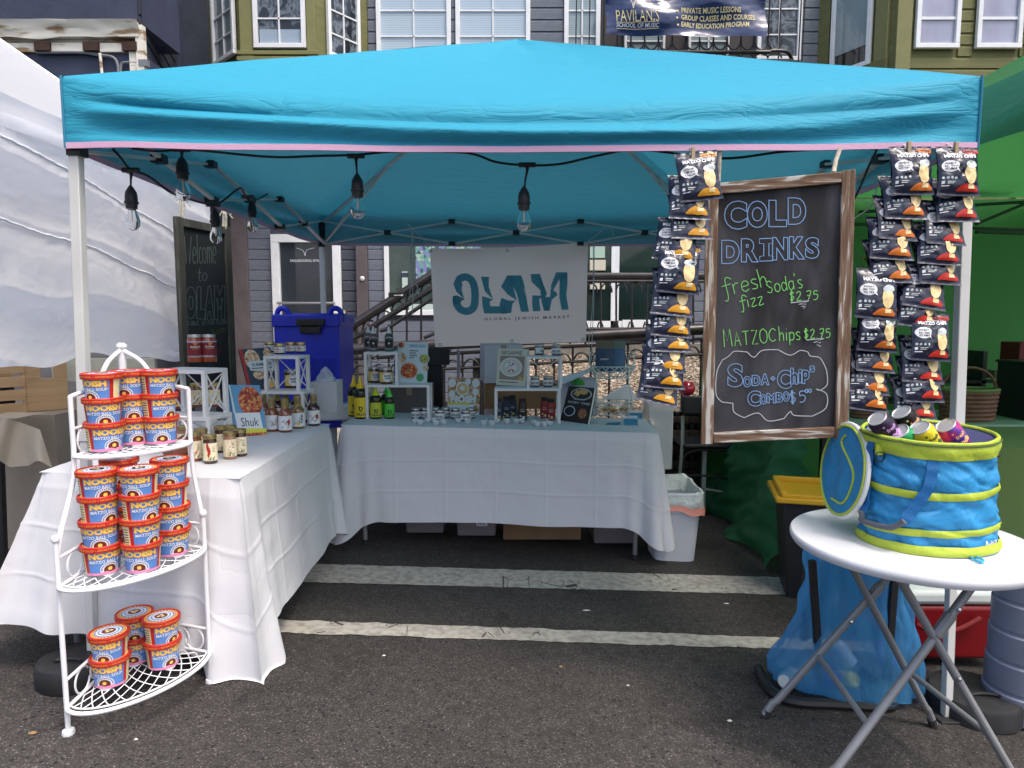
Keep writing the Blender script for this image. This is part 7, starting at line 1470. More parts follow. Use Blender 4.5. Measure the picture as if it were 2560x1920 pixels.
# wire basket, two tiers
m_bwire = M('pale blue wire', S(214, 226, 226), .4)
cB = onB(1532, 1040); cB = V((cB.x, cB.y + .10, 0)); zlow = zB(cB.x, cB.y) + .002; sc = (cB.y - CAM.y) / FPX
wb = thing('wire_basket_stand', 'two tier pale wire basket stand holding blue pouches, right end of the back table', 'basket', (cB.x, cB.y, zlow))
def wbasket(cx, z0, z1, r0, r1, n=16):
    mb = MB()
    for (z, r, w_) in ((z1, r1, .004), (z0, r0, .0035)): mb.tube([(cx + r * cos(q), cB.y + r * .7 * sin(q), z) for q in [2 * pi * j / 32 for j in range(32)]], w_, 6, closed=True)
    mb.build('rim', m_bwire, wb); mb = MB()
    for k in range(n):
        for sg in (1, -1):
            mb.tube([(cx + (r0 + (r1 - r0) * t) * cos(2 * pi * (k + sg * t * 1.5) / n), cB.y + .7 * (r0 + (r1 - r0) * t) * sin(2 * pi * (k + sg * t * 1.5) / n), z0 + (z1 - z0) * t) for t in (0, .25, .5, .75, 1)], .0024, 4)
        q0 = 2 * pi * (k + .5) / n; mb.tube([(cx + r1 * cos(q0 + .28 * cos(a)), cB.y + .7 * r1 * sin(q0 + .28 * cos(a)), z1 - .004 - .03 * sin(a)) for a in [pi * j / 8 for j in range(9)]], .0024, 4)
    for k in range(6): mb.tube([(cx - r0 * cos(pi * (k + .5) / 6), cB.y - .7 * r0 * sin(pi * (k + .5) / 6), z0), (cx - r0 * cos(pi * (k + .5) / 6), cB.y + .7 * r0 * sin(pi * (k + .5) / 6), z0)], .0018, 4)
    mb.build('lattice', m_bwire, wb, smooth=0)
rw = 52 * sc * 1.02
zq = lambda py_: PY(0, py_, cB.y).z
wbasket(cB.x, zlow + .006, zq(1002), rw * .86, rw * 1.02); wbasket(cB.x + .005, zq(944), zq(915), rw * .80, rw * 1.04)
for sx in (-1, 1):
    mb = MB(); xx = cB.x + sx * rw * .95; mb.tube(smooth_path([(xx - sx * .02, cB.y - .05, zlow), (xx - sx * .0, cB.y - .05, zq(1000)), (xx - sx * .03, cB.y - .05, zq(944)), (xx + sx * .01, cB.y - .03, zq(915)), (xx + sx * .012, cB.y - .01, zq(888)), (xx - sx * .0, cB.y, zq(880)), (xx - sx * .02, cB.y + .02, zq(890)), (xx - sx * .02, cB.y + .04, zq(915))], 5), .0045, 6); mb.build('upright', m_bwire, wb)
m_pouch = M('slate blue pouch', S(52, 78, 108), .5, var=.1, vs=6); m_pouch2 = M('steel blue pouch', S(78, 112, 150), .5)
def pouch(lab, px0, px1, py0, py1, y_, mat, txt=None, topm=None):
    t = thing('pouch', lab, 'pouch', tuple(PY((px0 + px1) / 2, py1, y_)), 0, 'blue pouches in the wire basket'); A_, B_ = PY(px0, py0, y_), PY(px1, py1, y_)
    def pf(u, v, s_): th = .020 * sin(pi * u) ** .6 * (1 - v) ** .7; return (A_.x + (B_.x - A_.x) * u, y_ - s_ * th, B_.z + (A_.z - B_.z) * v)
    mb = MB(); mb.grid(lambda u, v: pf(u, v, 1), 12, 12, mif=lambda u, v: 1 if v > .72 else 0); mb.grid(lambda u, v: pf(1 - u, v, -1), 12, 12); mb.build('pouch_body', [mat, topm or mat], t, smooth=60)
    if txt: mb = MB(); text(mb, txt, lambda x, y, e=0: V((x, y_ - .0235, y)), (A_.x + B_.x) / 2, B_.z + (A_.z - B_.z) * .42, (B_.x - A_.x) * .48, .012, bold=.02, shear=.1); mb.build('lettering', m_print_w, t, smooth=0)
pouch('dark slate pouch lettered LEGIT with a tan top', 1489, 1532, 852, 930, cB.y - .03, m_pouch, 'LEGIT', M('tan top', S(112, 104, 88), .6)); pouch('lighter blue pouch tucked behind the LEGIT pouch', 1525, 1563, 852, 930, cB.y + .02, m_pouch2, None, M('sage top', S(110, 128, 120), .6))
t = thing('pastry_bag', 'clear bag of golden pastries lying in the lower wire basket', 'bag', (cB.x, cB.y, zlow)); mb = MB()
for k in range(9): mb.lathe([(0, 0), (.022, .004), (.026, .014), (.018, .024), (0, .027)], 12, c=(cB.x + U(-.5, .5) * rw * 1.3, cB.y + U(-.03, .03), zlow + .012 + U(0, .02)))
mb.build('pastries', ramp_mat('pastry', [(0, S(150, 90, 40)), (1, S(220, 170, 80))], 'NOISE', 40, .6), t, kind='stuff')
# white lid leaning, business cards, leaflets
ty = cB.y + .25; q_ = [PY(1506, 996, ty), PY(1563, 962, ty + .02), PY(1574, 963, ty + .02), PY(1594, 1000, ty)]
mb = MB(); mb.add(q_ + [p + V((0, .02, 0)) for p in q_], [(0, 3, 2, 1), (4, 5, 6, 7), (0, 1, 5, 4), (1, 2, 6, 5), (2, 3, 7, 6), (3, 0, 4, 7)]); o = mb.build('tub_lid', m_white, bevel=.004); tag(o, 'white tub lid standing on its corner behind the wire basket', 'lid')
m_card = M('teal card', S(40, 116, 150), .5)
for i, (px_, py_, lab) in enumerate(((1590, 1048, 'upper teal OLAM card holder at the right end of the back table'), (1577, 1064, 'lower teal OLAM card holder nearest the table edge'))):
    c = onB(px_, py_); t = thing('card_holder', lab, 'card holder', tuple(c), 0, 'OLAM card holders'); Fh = Matrix.Translation(c) @ Matrix.Rotation(-.12, 4, 'Z') @ Matrix.Rotation(radians(-14), 4, 'X')
    mb = MB(Fh); mb.box((0, .004, .022), (.085, .006, .044)); k_ = mb.build('cards', m_card, t, smooth=0); mb = MB(Fh); text(mb, 'OLAM', lambda x, y, e=0: Fh @ V((x, .0, y)), 0, .022, .055, .018, bold=.03); mb.build('lettering', m_print_w, k_, smooth=0)
    mb = MB(Matrix.Translation(c)); mb.box((0, .01, .003), (.10, .06, .004)); mb.box((0, .035, .03), (.095, .003, .055)); mb.build('acrylic_stand', m_clear, t, smooth=0)
c = onB(1535, 1062); mb = MB(); mb.add([c + V((-.06, -.01, .003)), c + V((.03, -.02, .003)), c + V((.05, .04, .012)), c + V((-.03, .05, .006)), c + V((-.06, -.01, .001)), c + V((.03, -.02, .001)), c + V((.05, .04, .010)), c + V((-.03, .05, .004))], [(0, 1, 2, 3), (7, 6, 5, 4), (0, 4, 5, 1), (1, 5, 6, 2), (2, 6, 7, 3), (3, 7, 4, 0)]); o = mb.build('leaflet', m_card, smooth=0); tag(o, 'folded teal leaflet lying left of the card holders', 'leaflet')

# ================================================= UNDER THE BACK TABLE
m_tote = M('cloudy plastic tote', S(150, 140, 144), .35, alpha=.85, var=.15, vs=5)
def tote(lab, px0, px1, pyb, pyt, y_, mat, label=False):
    a, b = PY(px0, pyb, y_), PY(px1, pyb, y_); zt = PY(px0, pyt, y_).z; g0 = gz(a.x, y_) + .003; w_ = b.x - a.x; t = thing('storage_tote', lab, 'tote', ((a.x + b.x) / 2, y_, g0), 0, 'boxes stored under the back table')
    c = ((a.x + b.x) / 2, y_ + .16); mb = MB(); h_ = .24
    vs = [(c[0] + sx * w_ / 2 * k, c[1] + sy * .16 * k, g0 + z) for (k, z) in ((.93, 0), (1.0, h_)) for sx, sy in ((-1, -1), (1, -1), (1, 1), (-1, 1))]
    mb.add(vs, [(3, 2, 1, 0), (4, 5, 6, 7), (0, 1, 5, 4), (1, 2, 6, 5), (2, 3, 7, 6), (3, 0, 4, 7)]); mb.build('tub', mat, t, bevel=.012)
    mb = MB(); mb.box((c[0], c[1], g0 + h_ + .008), (w_ * 1.05, .34, .02)); mb.build('lid', mat, t, bevel=.004)
    if label: mb = MB(); F_ = lambda x, y, e=0: V((c[0] + x, c[1] - .158, g0 + y)); rect2(mb, F_, -.0, .07, .07, .15, 0); [rect2(mb, lambda x, y, e=0: F_(x, y) + V((0, -.001, 0)), .006 + k * .006, .08, .008 + k * .006 + .002 * (k % 2), .10, 1) for k in range(9)]; rect2(mb, lambda x, y, e=0: F_(x, y) + V((0, -.001, 0)), .006, .125, .06, .128, 1); mb.build('label', [m_print_w, m_print_k], t, smooth=0)
yt = 1.90
tote('cloudy plastic tote under the back table, leftmost', 1011, 1112, 1352, 1270, yt, m_tote); tote('cloudy plastic tote with a paper label under the back table', 1139, 1243, 1350, 1270, yt, m_tote, True); tote('grey tote under the right end of the back table beside the trailing cloth', 1482, 1592, 1372, 1270, yt, m_tote)
a, b = PY(1258, 1358, yt).x, PY(1452, 1362, yt).x; carton('carton', 'brown cardboard carton under the middle of the back table', a, b, yt, yt + .3, gz(a, yt) + .003, gz(a, yt) + .25, m_kraft)

# ================================================= TRASH BIN
m_bin = M('light grey bin plastic', S(214, 216, 222), .5, var=.04, vs=6); m_liner = M('white bin liner', S(214, 222, 218), .3, alpha=.92, bump=.8, bs=18, bumpd=.02, trans=.3)
pA, pB = PG(1640, 1404), PG(1741, 1408); yb = (pA.y + pB.y) / 2; wbn = pB.x - pA.x; g0 = gz(pB.x, yb); xt0, xt1 = PY(1642, 1230, yb - .02).x, PY(1763, 1236, yb - .02).x; ztp = PY(1700, 1236, yb - .02).z
t = thing('trash_bin', 'light grey plastic bin with a white liner, right of the back table', 'bin', (pA.x + wbn / 2, yb + .12, g0))
cxb, cxt = (pA.x + pB.x) / 2, (xt0 + xt1) / 2; Lb, Lt = wbn, xt1 - xt0; Db, Dt = .26, .36
def binf(u, v, off=0, zz=None):
    a = 2 * pi * u; ca, sa = cos(a), sin(a); k = .30; sx = (abs(ca) ** k) * (1 if ca > 0 else -1); sy = (abs(sa) ** k) * (1 if sa > 0 else -1)
    w_ = (Lb + (Lt - Lb) * v) / 2 + off; d_ = (Db + (Dt - Db) * v) / 2 + off; cx_ = cxb + (cxt - cxb) * v
    return V((cx_ + sx * w_, yb + .15 + sy * d_ + .02 * v, g0 + .004 + (ztp - g0) * v if zz is None else zz))
mb = MB(); mb.grid(lambda u, v: binf(u, v), 64, 10, cu=True); mb.grid(lambda u, v: binf(u, 1 - v * .3, -.004), 64, 4, cu=True); mb.add([binf(k / 64, 0) for k in range(64)], [tuple(range(64))[::-1]]); mb.build('bin_body', m_bin, t, smooth=50)
def lin(u, v):
    p = binf(u, 1, .004); n_ = (p - V((cxt, yb + .17, p.z))); n_.z = 0; n_ = n_.normalized(); w_ = mnoise.noise(V((u * 14, v * 4, 1)))
    back = max(0, sin(2 * pi * u)); z = ztp + .006 + .035 * back + .006 * sin(u * 40)
    if v < .35: k = v / .35; q = binf(u, 1 - .22 * (1 - k), -.008 - .012 * (1 - k)); q.z = z - .10 * (1 - k); return q + n_ * .006 * w_
    k = (v - .35) / .65; q = p + n_ * (.004 + .010 * k + .012 * w_ * k); q.z = z - (.085 + .02 * sin(u * 9) + .03 * (u > .75)) * k; return q
mb = MB(); mb.grid(lin, 140, 18, cu=True); mb.build('liner', m_liner, t, smooth=70)
mb = MB(); mb.grid(lambda u, v: lin(u, .80 + .22 * v) + (lambda p: V(((p.x - cxt) * .01, -(.004), 0)))(lin(u, 1)), 140, 2, cu=True); mb.build('drawstring_band', M('pink liner band', S(214, 140, 126), .4, alpha=.95), t, smooth=70)

# ================================================= FOLDING CHAIR AND STACKED CASES AT THE BACK RIGHT
m_ctube = M('pale steel tube', (.33, .38, .37), .3, metal=.4)
yq_ = 2.75; C_ = lambda px_, py_, dy=0: PY(px_, py_, yq_ + dy)
t = thing('folding_chair', 'black folding chair with pale steel legs beside the green drape', 'chair', tuple(PG(1800, 1290)))
mb = MB(); mb.tube([C_(1707, 1040), C_(1706, 1110), C_(1700, 1180), (C_(1697, 1200).x, yq_, gz(2.8, yq_))], .013, 8); mb.build('leg', m_ctube, t)
mb = MB(); mb.tube([C_(1856, 1106), C_(1858, 1290)], .013, 8); mb.build('leg', m_ctube, t); mb = MB(); mb.tube([C_(1761, 1135, .35), C_(1761, 1262, .35)], .016, 8); mb.build('leg', m_ctube, t)
mb = MB(); mb.tube([C_(1752, 1222), C_(1856, 1236)], .010, 8); mb.build('cross_bar', m_ctube, t)
mb = MB(); mb.tube(smooth_path([tuple(C_(*p)) for p in ((1858, 1150), (1850, 1130), (1800, 1125), (1745, 1125), (1712, 1140), (1706, 1180), (1708, 1230), (1712, 1240))], 5), .010, 8); mb.tube(smooth_path([tuple(C_(*p)) for p in ((1716, 1192), (1740, 1188), (1800, 1194), (1840, 1202))], 5), .008, 8); mb.build('lower_frame', m_plas, t)
a, b = C_(1706, 1115), C_(1852, 1125); mb = MB(); mb.box(((a.x + b.x) / 2, yq_ + .16, a.z), (b.x - a.x, .38, .035)); mb.build('seat', m_plas, t, bevel=.014)
a, b = C_(1704, 988), C_(1790, 1036); mb = MB(); mb.box(((a.x + b.x) / 2 + .03, yq_ - .02, (a.z + b.z) / 2), (b.x - a.x + .06, .03, a.z - b.z)); mb.build('backrest', m_plas, t, bevel=.016)
m_tray, m_wrap = M('brown case tray', S(70, 56, 44), .6, var=.2, vs=9), M('shrink wrapped dark cans', S(30, 30, 34), .12, var=.7, vs=16, spec=1, coat=.6)
yk = 3.12; K_ = lambda px_, py_: PY(px_, py_, yk)
rows_ = [(1034, 1062), (1080, 1100), (1110, 1138), (1150, 1168)]
n_ = 0
for ri, (ya_, yb_) in enumerate(((1028, 1056), (1058, 1094), (1096, 1132), (1134, 1170))):
    for ci, (xa_, xb_) in enumerate(((1652, 1722), (1724, 1792), (1794, 1858))):
        if ri == 0 and ci == 2: continue
        a, b = K_(xa_, ya_), K_(xb_, yb_); t = thing('drink_case', '%s shrink wrapped drink case in the %s stack behind the folding chair' % (['topmost', 'second', 'third', 'lowest'][ri], ['left', 'middle', 'right'][ci]), 'case', ((a.x + b.x) / 2, yk + .15, b.z), 0, 'stacked drink cases'); h_ = a.z - b.z
        mb = MB(); mb.box(((a.x + b.x) / 2, yk + .15 + .01 * (ci - ri % 2), b.z + h_ * .24), (b.x - a.x - .004, .3, h_ * .48)); mb.build('tray', m_tray, t, bevel=.002); mb = MB()
        for k in range(4): mb.lathe([(.027, 0), (.029, .005), (.029, h_ * .42), (.022, h_ * .47)], 12, c=(a.x + (b.x - a.x) * (k + .5) / 4, yk + .04, b.z + h_ * .49))
        mb.box(((a.x + b.x) / 2, yk + .18, b.z + h_ * .7), (b.x - a.x - .02, .22, h_ * .4)); mb.build('wrapped_cans', m_wrap, t); n_ += 1
mb = MB(); a, b = K_(1645, 1175), K_(1870, 1175); mb.box(((a.x + b.x) / 2, yk + .2, (a.z + gz(3, yk)) / 2), (b.x - a.x, .4, max(.05, a.z - gz(3, yk)))); o = mb.build('planter_edge', M('dark soil edge', (.045, .04, .035), .9, var=.5, vs=40, bump=.8, bs=50), kind='structure')
c = PY(1796, 1262, 3.02); mb = MB(); Tw = Matrix.Translation(c) @ Matrix.Rotation(pi / 2, 4, 'X'); mb.lathe([(0, -.03), (.10, -.03), (.135, -.02), (.14, 0), (.135, .02), (.11, .03), (.06, .026), (.05, .032), (0, .032)], 32, T=Tw); o = mb.build('cart_wheel', m_rub); tag(o, 'black round plate leaning behind the folding chair legs', 'wheel')
a, b = PY(1628, 1012, 2.35), PY(1688, 1068, 2.35); t = thing('clear_bin', 'clear plastic bin behind the card holders at the right end of the table', 'bin', ((a.x + b.x) / 2, 2.45, b.z)); mb = MB(); mb.box(((a.x + b.x) / 2 - .01, 2.5, (a.z + b.z) / 2 - .15), (b.x - a.x, .28, a.z - b.z + .3)); mb.build('tub', m_clear, t, bevel=.01); mb = MB(); mb.box(((a.x + b.x) / 2, 2.5, a.z + .004), (b.x - a.x + .03, .32, .014)); mb.build('rim', m_clear, t, bevel=.003)
mb = MB(); c = PY(1716, 972, 2.4); mb.lathe([(0, -.05), (.045, -.04), (.06, 0), (.045, .045), (0, .055)], 20, c=tuple(c)); o = mb.build('red_pouch', M('red wrapper', S(150, 30, 50), .2, coat=.5), smooth=60); tag(o, 'round red wrapped package showing between the chip bags and the chalkboard', 'package')

# ================================================= ROUND TABLE WITH COOLER BAG
YT = -.25; cT = V((PY(2276, 1345, YT).x, YT)); gT = gz(cT.x, cT.y); zT = PY(2266, 1345, YT).z
Rt = (PY(2553, 1345, YT).x - PY(1979, 1345, YT).x) / 2 * .975
m_ttop = M('white table plastic', (.62, .63, .66), .38, var=.07, vs=5, bump=.05, bs=200)
m_gtube = M('grey powder coated tube', (.235, .24, .25), .36, metal=.25, var=.08, vs=10)
rt = thing('round_table', 'round white folding table with grey crossed legs at the front right', 'table', (cT.x, cT.y, gT))
mb = MB(); mb.lathe([(Rt * .93, -.030), (Rt * .98, -.028), (Rt * .995, -.020), (Rt, -.012), (Rt * .996, -.004), (Rt * .985, 0), (0, 0)], 72, c=(cT.x, cT.y, zT)); mb.lathe([(0, -.029), (Rt * .93, -.029)], 40, c=(cT.x, cT.y, zT)); mb.build('tabletop', m_ttop, rt, smooth=35)
mb = MB(); rs_ = random.Random(8)
for k in range(16):
    r_, a_ = Rt * rs_.uniform(.15, .9), rs_.uniform(2.2, 6.2); x_, y_ = cT.x + r_ * cos(a_), cT.y + r_ * sin(a_); L_ = rs_.uniform(.006, .035); b_ = rs_.uniform(-.9, .6)
    ribbon(mb, [(x_, y_), (x_ + L_ * .5 * cos(b_), y_ + L_ * .5 * sin(b_) + .002), (x_ + L_ * cos(b_), y_ + L_ * sin(b_))], rs_.choice((.0008, .0012, .0016)), lambda x, y: V((x, y, zT + .0006)))
mb.build('scuff_marks', M('grey scuffs', (.33, .33, .35), .7), rt, smooth=0, kind='stuff')
ya_, yb_ = -.03, -.41
def foot(px_, py_, y_): p = PY(px_, py_, y_); p.z = gz(p.x, y_) + .014; return p
def legp(p0, p1, y_, zend=None): return PY(*p0, y_), PY(*p1, y_)
f1 = PY(1910, 1805, ya_); f1.z = gz(f1.x, ya_) + .012; t1 = PY(2236, 1425, ya_ - .03)
f2 = PY(2336, 1797, ya_); f2.z = gz(f2.x, ya_) + .012; t2 = PY(2108, 1375, ya_ - .05)
f3 = V((PY(2075, 1975, yb_).x - .02, yb_, 0)); f3.z = gz(f3.x, yb_) + .012; t3 = PY(2440, 1452, yb_ + .03)
f4 = V((PY(2545, 1940, yb_).x + .03, yb_, 0)); f4.z = gz(f4.x, yb_) + .012; t4 = PY(2238, 1428, yb_ + .03)
for a, b in ((f1, t1), (f2, t2), (f3, t3), (f4, t4)):
    a2 = a + (b - a) * .10; mb = MB(); mb.tube([a, a + V(((b.x - a.x) * .07, 0, (b.z - a.z) * .085)), a2, b], .0125, 12); k_ = mb.build('leg', m_gtube, rt); mb = MB(); mb.tube([a + V((0, 0, -.012)), a + (b - a) * .03], .0145, 10); mb.build('foot_cap', m_rub, k_)
for a, b, ta, tb in ((f1, t1, .38, .0), (f2, t2, .30, 0)): pass
mb = MB(); p1_ = f1 + (t1 - f1) * .42; p2_ = f3 + (t3 - f3) * .30; mb.tube([p1_, p2_], .0095, 10); mb.build('stretcher', m_gtube, rt)
mb = MB(); p1_ = f2 + (t2 - f2) * .33; p2_ = f4 + (t4 - f4) * .28; mb.tube([p1_, p2_], .0095, 10); mb.build('stretcher', m_gtube, rt)
for (a, b, k) in ((f1, t1, .80), (f3, t3, .74)): mb = MB(); p = a + (b - a) * k; q = a + (b - a) * (k + .10); mb.tube([p, q], .017, 10); mb.build('hinge_sleeve', m_gtube, rt)
for (a, b, k) in ((f1, t1, .66), (f4, t4, .54), (f3, t3, .87), (f2, t2, .31)): mb = MB(); p = a + (b - a) * k; mb.lathe([(.006, 0), (.0065, .004), (0, .007)], 10, T=Matrix.Translation(p + V((0, -.0125, 0))) @ Matrix.Rotation(pi / 2, 4, 'X')); mb.build('rivet', m_chr, rt)
mb = MB(); mb.box((cT.x, cT.y, zT - .045), (.30, .34, .02)); mb.build('apron', m_gtube, rt)
# cooler bag
m_cb = ramp_mat('blue quilted nylon', [(0, S(30, 122, 176)), (1, S(46, 150, 206))], 'NOISE', 9, .55, bump=1.0, bumpd=.03, distort=.4, det=3); m_cl = M('lime nylon', S(176, 194, 62), .5, bump=.3, bs=60, var=.06, vs=20); m_cin = M('silver grey lining', S(150, 156, 190), .35, bump=.4, bs=30); m_web = M('blue webbing', S(22, 100, 160), .6, bump=.3, bs=300)
YBG = -.27; c0 = PY(2320, 1345, YBG); c0.z = zT; rb_ = (PY(2479, 1330, YBG).x - PY(2156, 1330, YBG).x) / 2; cx0 = (PY(2479, 1330, YBG).x + PY(2156, 1330, YBG).x) / 2
ztop_ = PY(2322, 1080, YBG).z; cx1 = PY(2320, 1100, YBG).x; rt_ = (PY(2478, 1100, YBG).x - PY(2168, 1100, YBG).x) / 2; Hb_ = ztop_ - zT
cbg = thing('cooler_bag', 'round blue and lime collapsible cooler bag with its lid hanging open', 'cooler bag', (cx0, YBG, zT))
def bagp(a, v, off=0):
    r = rb_ + (rt_ - rb_) * v; bands = 0
    for bz_ in (.03, .30, .64, .97): bands += .006 * math.exp(-((v - bz_) * 14) ** 2)
    tw = .006 * mnoise.noise(V((cos(a) * 3, sin(a) * 3, v * 9))) + .0045 * sin(a * 9 + v * 26) * math.exp(-((v % .33 - .16) * 9) ** 2) - .008 * max(0, 1 - 5 * abs(mnoise.noise(V((a * 1.6, v * 6 + a * .8, 3))))) * (1 if .04 < v < .9 else 0)
    tilt = .012 * sin(a) * v
    rr = r - .004 + bands + tw * (1 if off == 0 else .6) + off; return V((cx0 + (cx1 - cx0) * v + rr * .97 * cos(a), YBG + rr * .80 * sin(a), zT + .001 + Hb_ * v + tilt))
mb = MB(); mb.grid(lambda u, v: bagp(2 * pi * u, v), 120, 70, cu=True); mb.grid(lambda u, v: bagp(2 * pi * u, .985 - v * .5, -.012), 60, 8, 1, cu=True)
mb.add([bagp(2 * pi * k / 60, .5, -.012) for k in range(60)], [tuple(range(60))], 1); mb.build('body', [m_cb, m_cin], cbg, smooth=60)
for (v0, v1, wob) in ((.0, .085, .012), (.16, .225, .03), (.53, .60, .035), (.86, .99, .006)):
    mb = MB(); mb.grid(lambda u, v: bagp(2 * pi * u, v0 + (v1 - v0) * v + wob * sin(2 * pi * u + (2.2 if v0 < .5 else .6)), .0035 + .0035 * sin(pi * v)), 120, 6, cu=True); mb.build('lime_band', m_cl, cbg, smooth=60)
mb = MB(); mb.tube([bagp(2 * pi * k / 60, 1.0, .0) for k in range(60)], .0055, 8, closed=True); mb.build('rim_piping', m_cl, cbg); mb = MB(); mb.tube([bagp(2 * pi * k / 60, .985, .008) for k in range(60)], .0022, 6, closed=True); mb.build('zip', m_gr, cbg)
# hanging lid
hp = bagp(pi * 1.03, .98); lc = PY(2152, 1183, YBG + .01); Rl = abs(PY(0, 1062, YBG).z - PY(0, 1302, YBG).z) / 2
nl = V((-1, .02, .12)).normalized(); ul = V((nl.y, -nl.x, 0)).normalized(); vl = nl.cross(ul).normalized(); vl = vl if vl.z > 0 else -vl
lc = V((2.488, YBG + .105, PY(0, 1176, YBG + .10).z))
def lidp(r, a, e): return lc + ul * (r * cos(a)) + vl * (r * sin(a)) + nl * e
mb = MB(); mb.grid(lambda u, v: lidp(Rl * v, 2 * pi * u, .006 + .004 * (1 - v)), 48, 6, cu=True); mb.grid(lambda u, v: lidp(Rl * v, -2 * pi * u, -.006), 48, 4, 1, cu=True); o = mb.build('lid', [m_cb, m_cin], cbg, smooth=50)
mb = MB(); mb.tube([lidp(Rl, 2 * pi * k / 48, 0) for k in range(48)], .0075, 8, closed=True); mb.build('lid_piping', M('white piping', (.7, .72, .7), .5), cbg); mb = MB(); mb.tube([lidp(Rl * .955, 2 * pi * k / 48, .008) for k in range(48)], .004, 8, closed=True); mb.build('lid_trim', m_cl, cbg)
mb = MB(); mb.tube(smooth_path([tuple(lidp(Rl * r_, a_, .010)) for r_, a_ in ((.75, 1.5), (.55, .2 + pi * .35), (.55, 3.6 - .5), (.72, 4.2), (.72, 5.0))], 6), .0035, 6); mb.build('pocket_trim', m_cl, cbg)
# webbing straps + handle
def ap(px_, py_): p = PY(px_, py_, YBG - .15); return p
def onbag(px_, v): 
    x = PY(px_, 1200, YBG - rt_ * .75).x; ca = max(-.985, min(.985, (x - (cx0 + cx1) / 2) / (rt_ + .002))); return -math.acos(ca)
def strap(p_, wd, nm='strap'):
    mb = MB(); vs = []
    pts = smooth_path(p_, 5)
    for i, (px_, v, off) in enumerate(pts):
        a = onbag(px_, v); q = bagp(a, v, off); nxt = pts[min(i + 1, len(pts) - 1)]; prv = pts[max(i - 1, 0)]; da = onbag(nxt[0], 0) - onbag(prv[0], 0); dv = (nxt[1] - prv[1]) * Hb_
        tg = V((-sin(a) * da * rt_, cos(a) * da * rt_, dv)); nn = V((cos(a), sin(a), 0)); sd_ = tg.cross(nn).normalized() * wd / 2; vs += [q + sd_, q - sd_, q - sd_ + nn * .002, q + sd_ + nn * .002]
    n_ = len(pts); fs = []
    for i in range(n_ - 1):
        for k in range(4): fs.append((i * 4 + k, i * 4 + (k + 1) % 4, (i + 1) * 4 + (k + 1) % 4, (i + 1) * 4 + k))
    mb.add(vs, fs); mb.build(nm, m_web, cbg, smooth=50)
strap([(2178, .93, .006), (2172, .80, .016), (2168, .60, .020), (2174, .40, .022), (2182, .30, .024)], .028); strap([(2333, .85, .006), (2330, .74, .010), (2322, .60, .014), (2300, .44, .018), (2285, .30, .024)], .028)
hd = [bagp(onbag(px_, v), v, .030) for px_, v in ((2181, .30), (2190, .25), (2225, .205), (2262, .22), (2280, .28), (2286, .31))]; mb = MB(); mb.tube(smooth_path([tuple(p) for p in hd], 5), .0085, 10); mb.build('handle', M('grey handle tube', S(84, 90, 100), .5), cbg)
a_ = onbag(2240, .8); mb = MB(); q = bagp(a_, .84, .010); mb.tube([q + V((.014 * cos(t), -.003, .016 * sin(t) - .008)) for t in [2 * pi * i / 6 for i in range(6)]], .0022, 6, closed=True); mb.build('ring', m_plas, cbg); mb = MB(); mb.box(tuple(q + V((0, .0, .012))), (.022, .008, .03)); mb.build('tab', m_cl, cbg)
mb = MB(); text(mb, 'ROCK', lambda x, y, e=0: bagp(-pi / 2 + x / rb_, y / Hb_, .005), .118, .037, .058, .013, bold=.05); mb.build('lettering', m_print_w, cbg, smooth=0)
mb = MB(); p = PZ(2440, 1392, zT + .006); mb.tube(smooth_path([tuple(PZ(*q_, zT + .005)) for q_ in ((2395, 1388), (2418, 1384), (2440, 1392), (2458, 1400), (2452, 1406), (2434, 1398), (2420, 1388))], 5), .003, 6); mb.build('cord_loop', M('cyan cord', S(40, 170, 220), .6), cbg)
mb = MB(); mb.tube(smooth_path([tuple(PZ(*q_, zT + .01)) for q_ in ((2470, 1380), (2486, 1366), (2498, 1358))], 4), .003, 6); mb.tube([PY(2470, 1140, YBG - .02), PY(2496, 1138, YBG + .02)], .006, 8); mb.build('strap_end', m_plas, cbg)
# cans in the bag
def can(col, pr, lab, px_, py_, y_, tx, ty, roll=0):
    t = thing('soda_can', lab, 'can', (0, 0, 0), 0, 'soda cans in the cooler bag'); mb = MB(); mb.lathe([(.022, 0), (.030, .006), (.033, .014), (.033, .098), (.027, .108)], 30); mb.build('can_body', col, t, smooth=40)
    mb = MB(); mb.lathe([(.027, .108), (.0275, .111), (.026, .112), (.024, .109), (0, .109)], 26); mb.build('can_end', m_chr if 0 else M('can top', (.62, .62, .64), .3, metal=.6), t, smooth=40)
    mb = MB(); mp = lambda x, y, e=.0006: V(((.033 + e) * cos(x / .033 - pi / 2), (.033 + e) * sin(x / .033 - pi / 2), y)); text(mb, 'fresh', mp, .006, .078, .034, .014, 0, bold=.03, rot=.0); text(mb, 'soda', mp, .006, .055, .046, .020, 0, bold=.05); disc2(mb, mp, -.012, .095, .0035, .0035, 0, 10); mb.build('print', pr, t, smooth=0)
    p = PY(px_, py_, y_); Rm = Matrix.Rotation(ty, 4, 'Y') @ Matrix.Rotation(tx, 4, 'X') @ Matrix.Rotation(roll, 4, 'Z'); loc = p - (Rm @ V((0, 0, .075))); t.location = loc; t.rotation_euler = Rm.to_euler()
pr_l, pr_o = M('lilac print', S(200, 150, 215), .4), M('peach print', S(246, 190, 130), .4)
can(M('dark plum can', S(56, 44, 64), .3, metal=.4), pr_l, 'dark plum soda can leaning at the left rim of the cooler bag', 2208, 1066, YBG - .03, .22, -.75); can(M('black can', S(34, 26, 26), .3, metal=.4), pr_o, 'black soda can sticking out highest in the cooler bag', 2268, 1052, YBG + .0, .15, -.70)
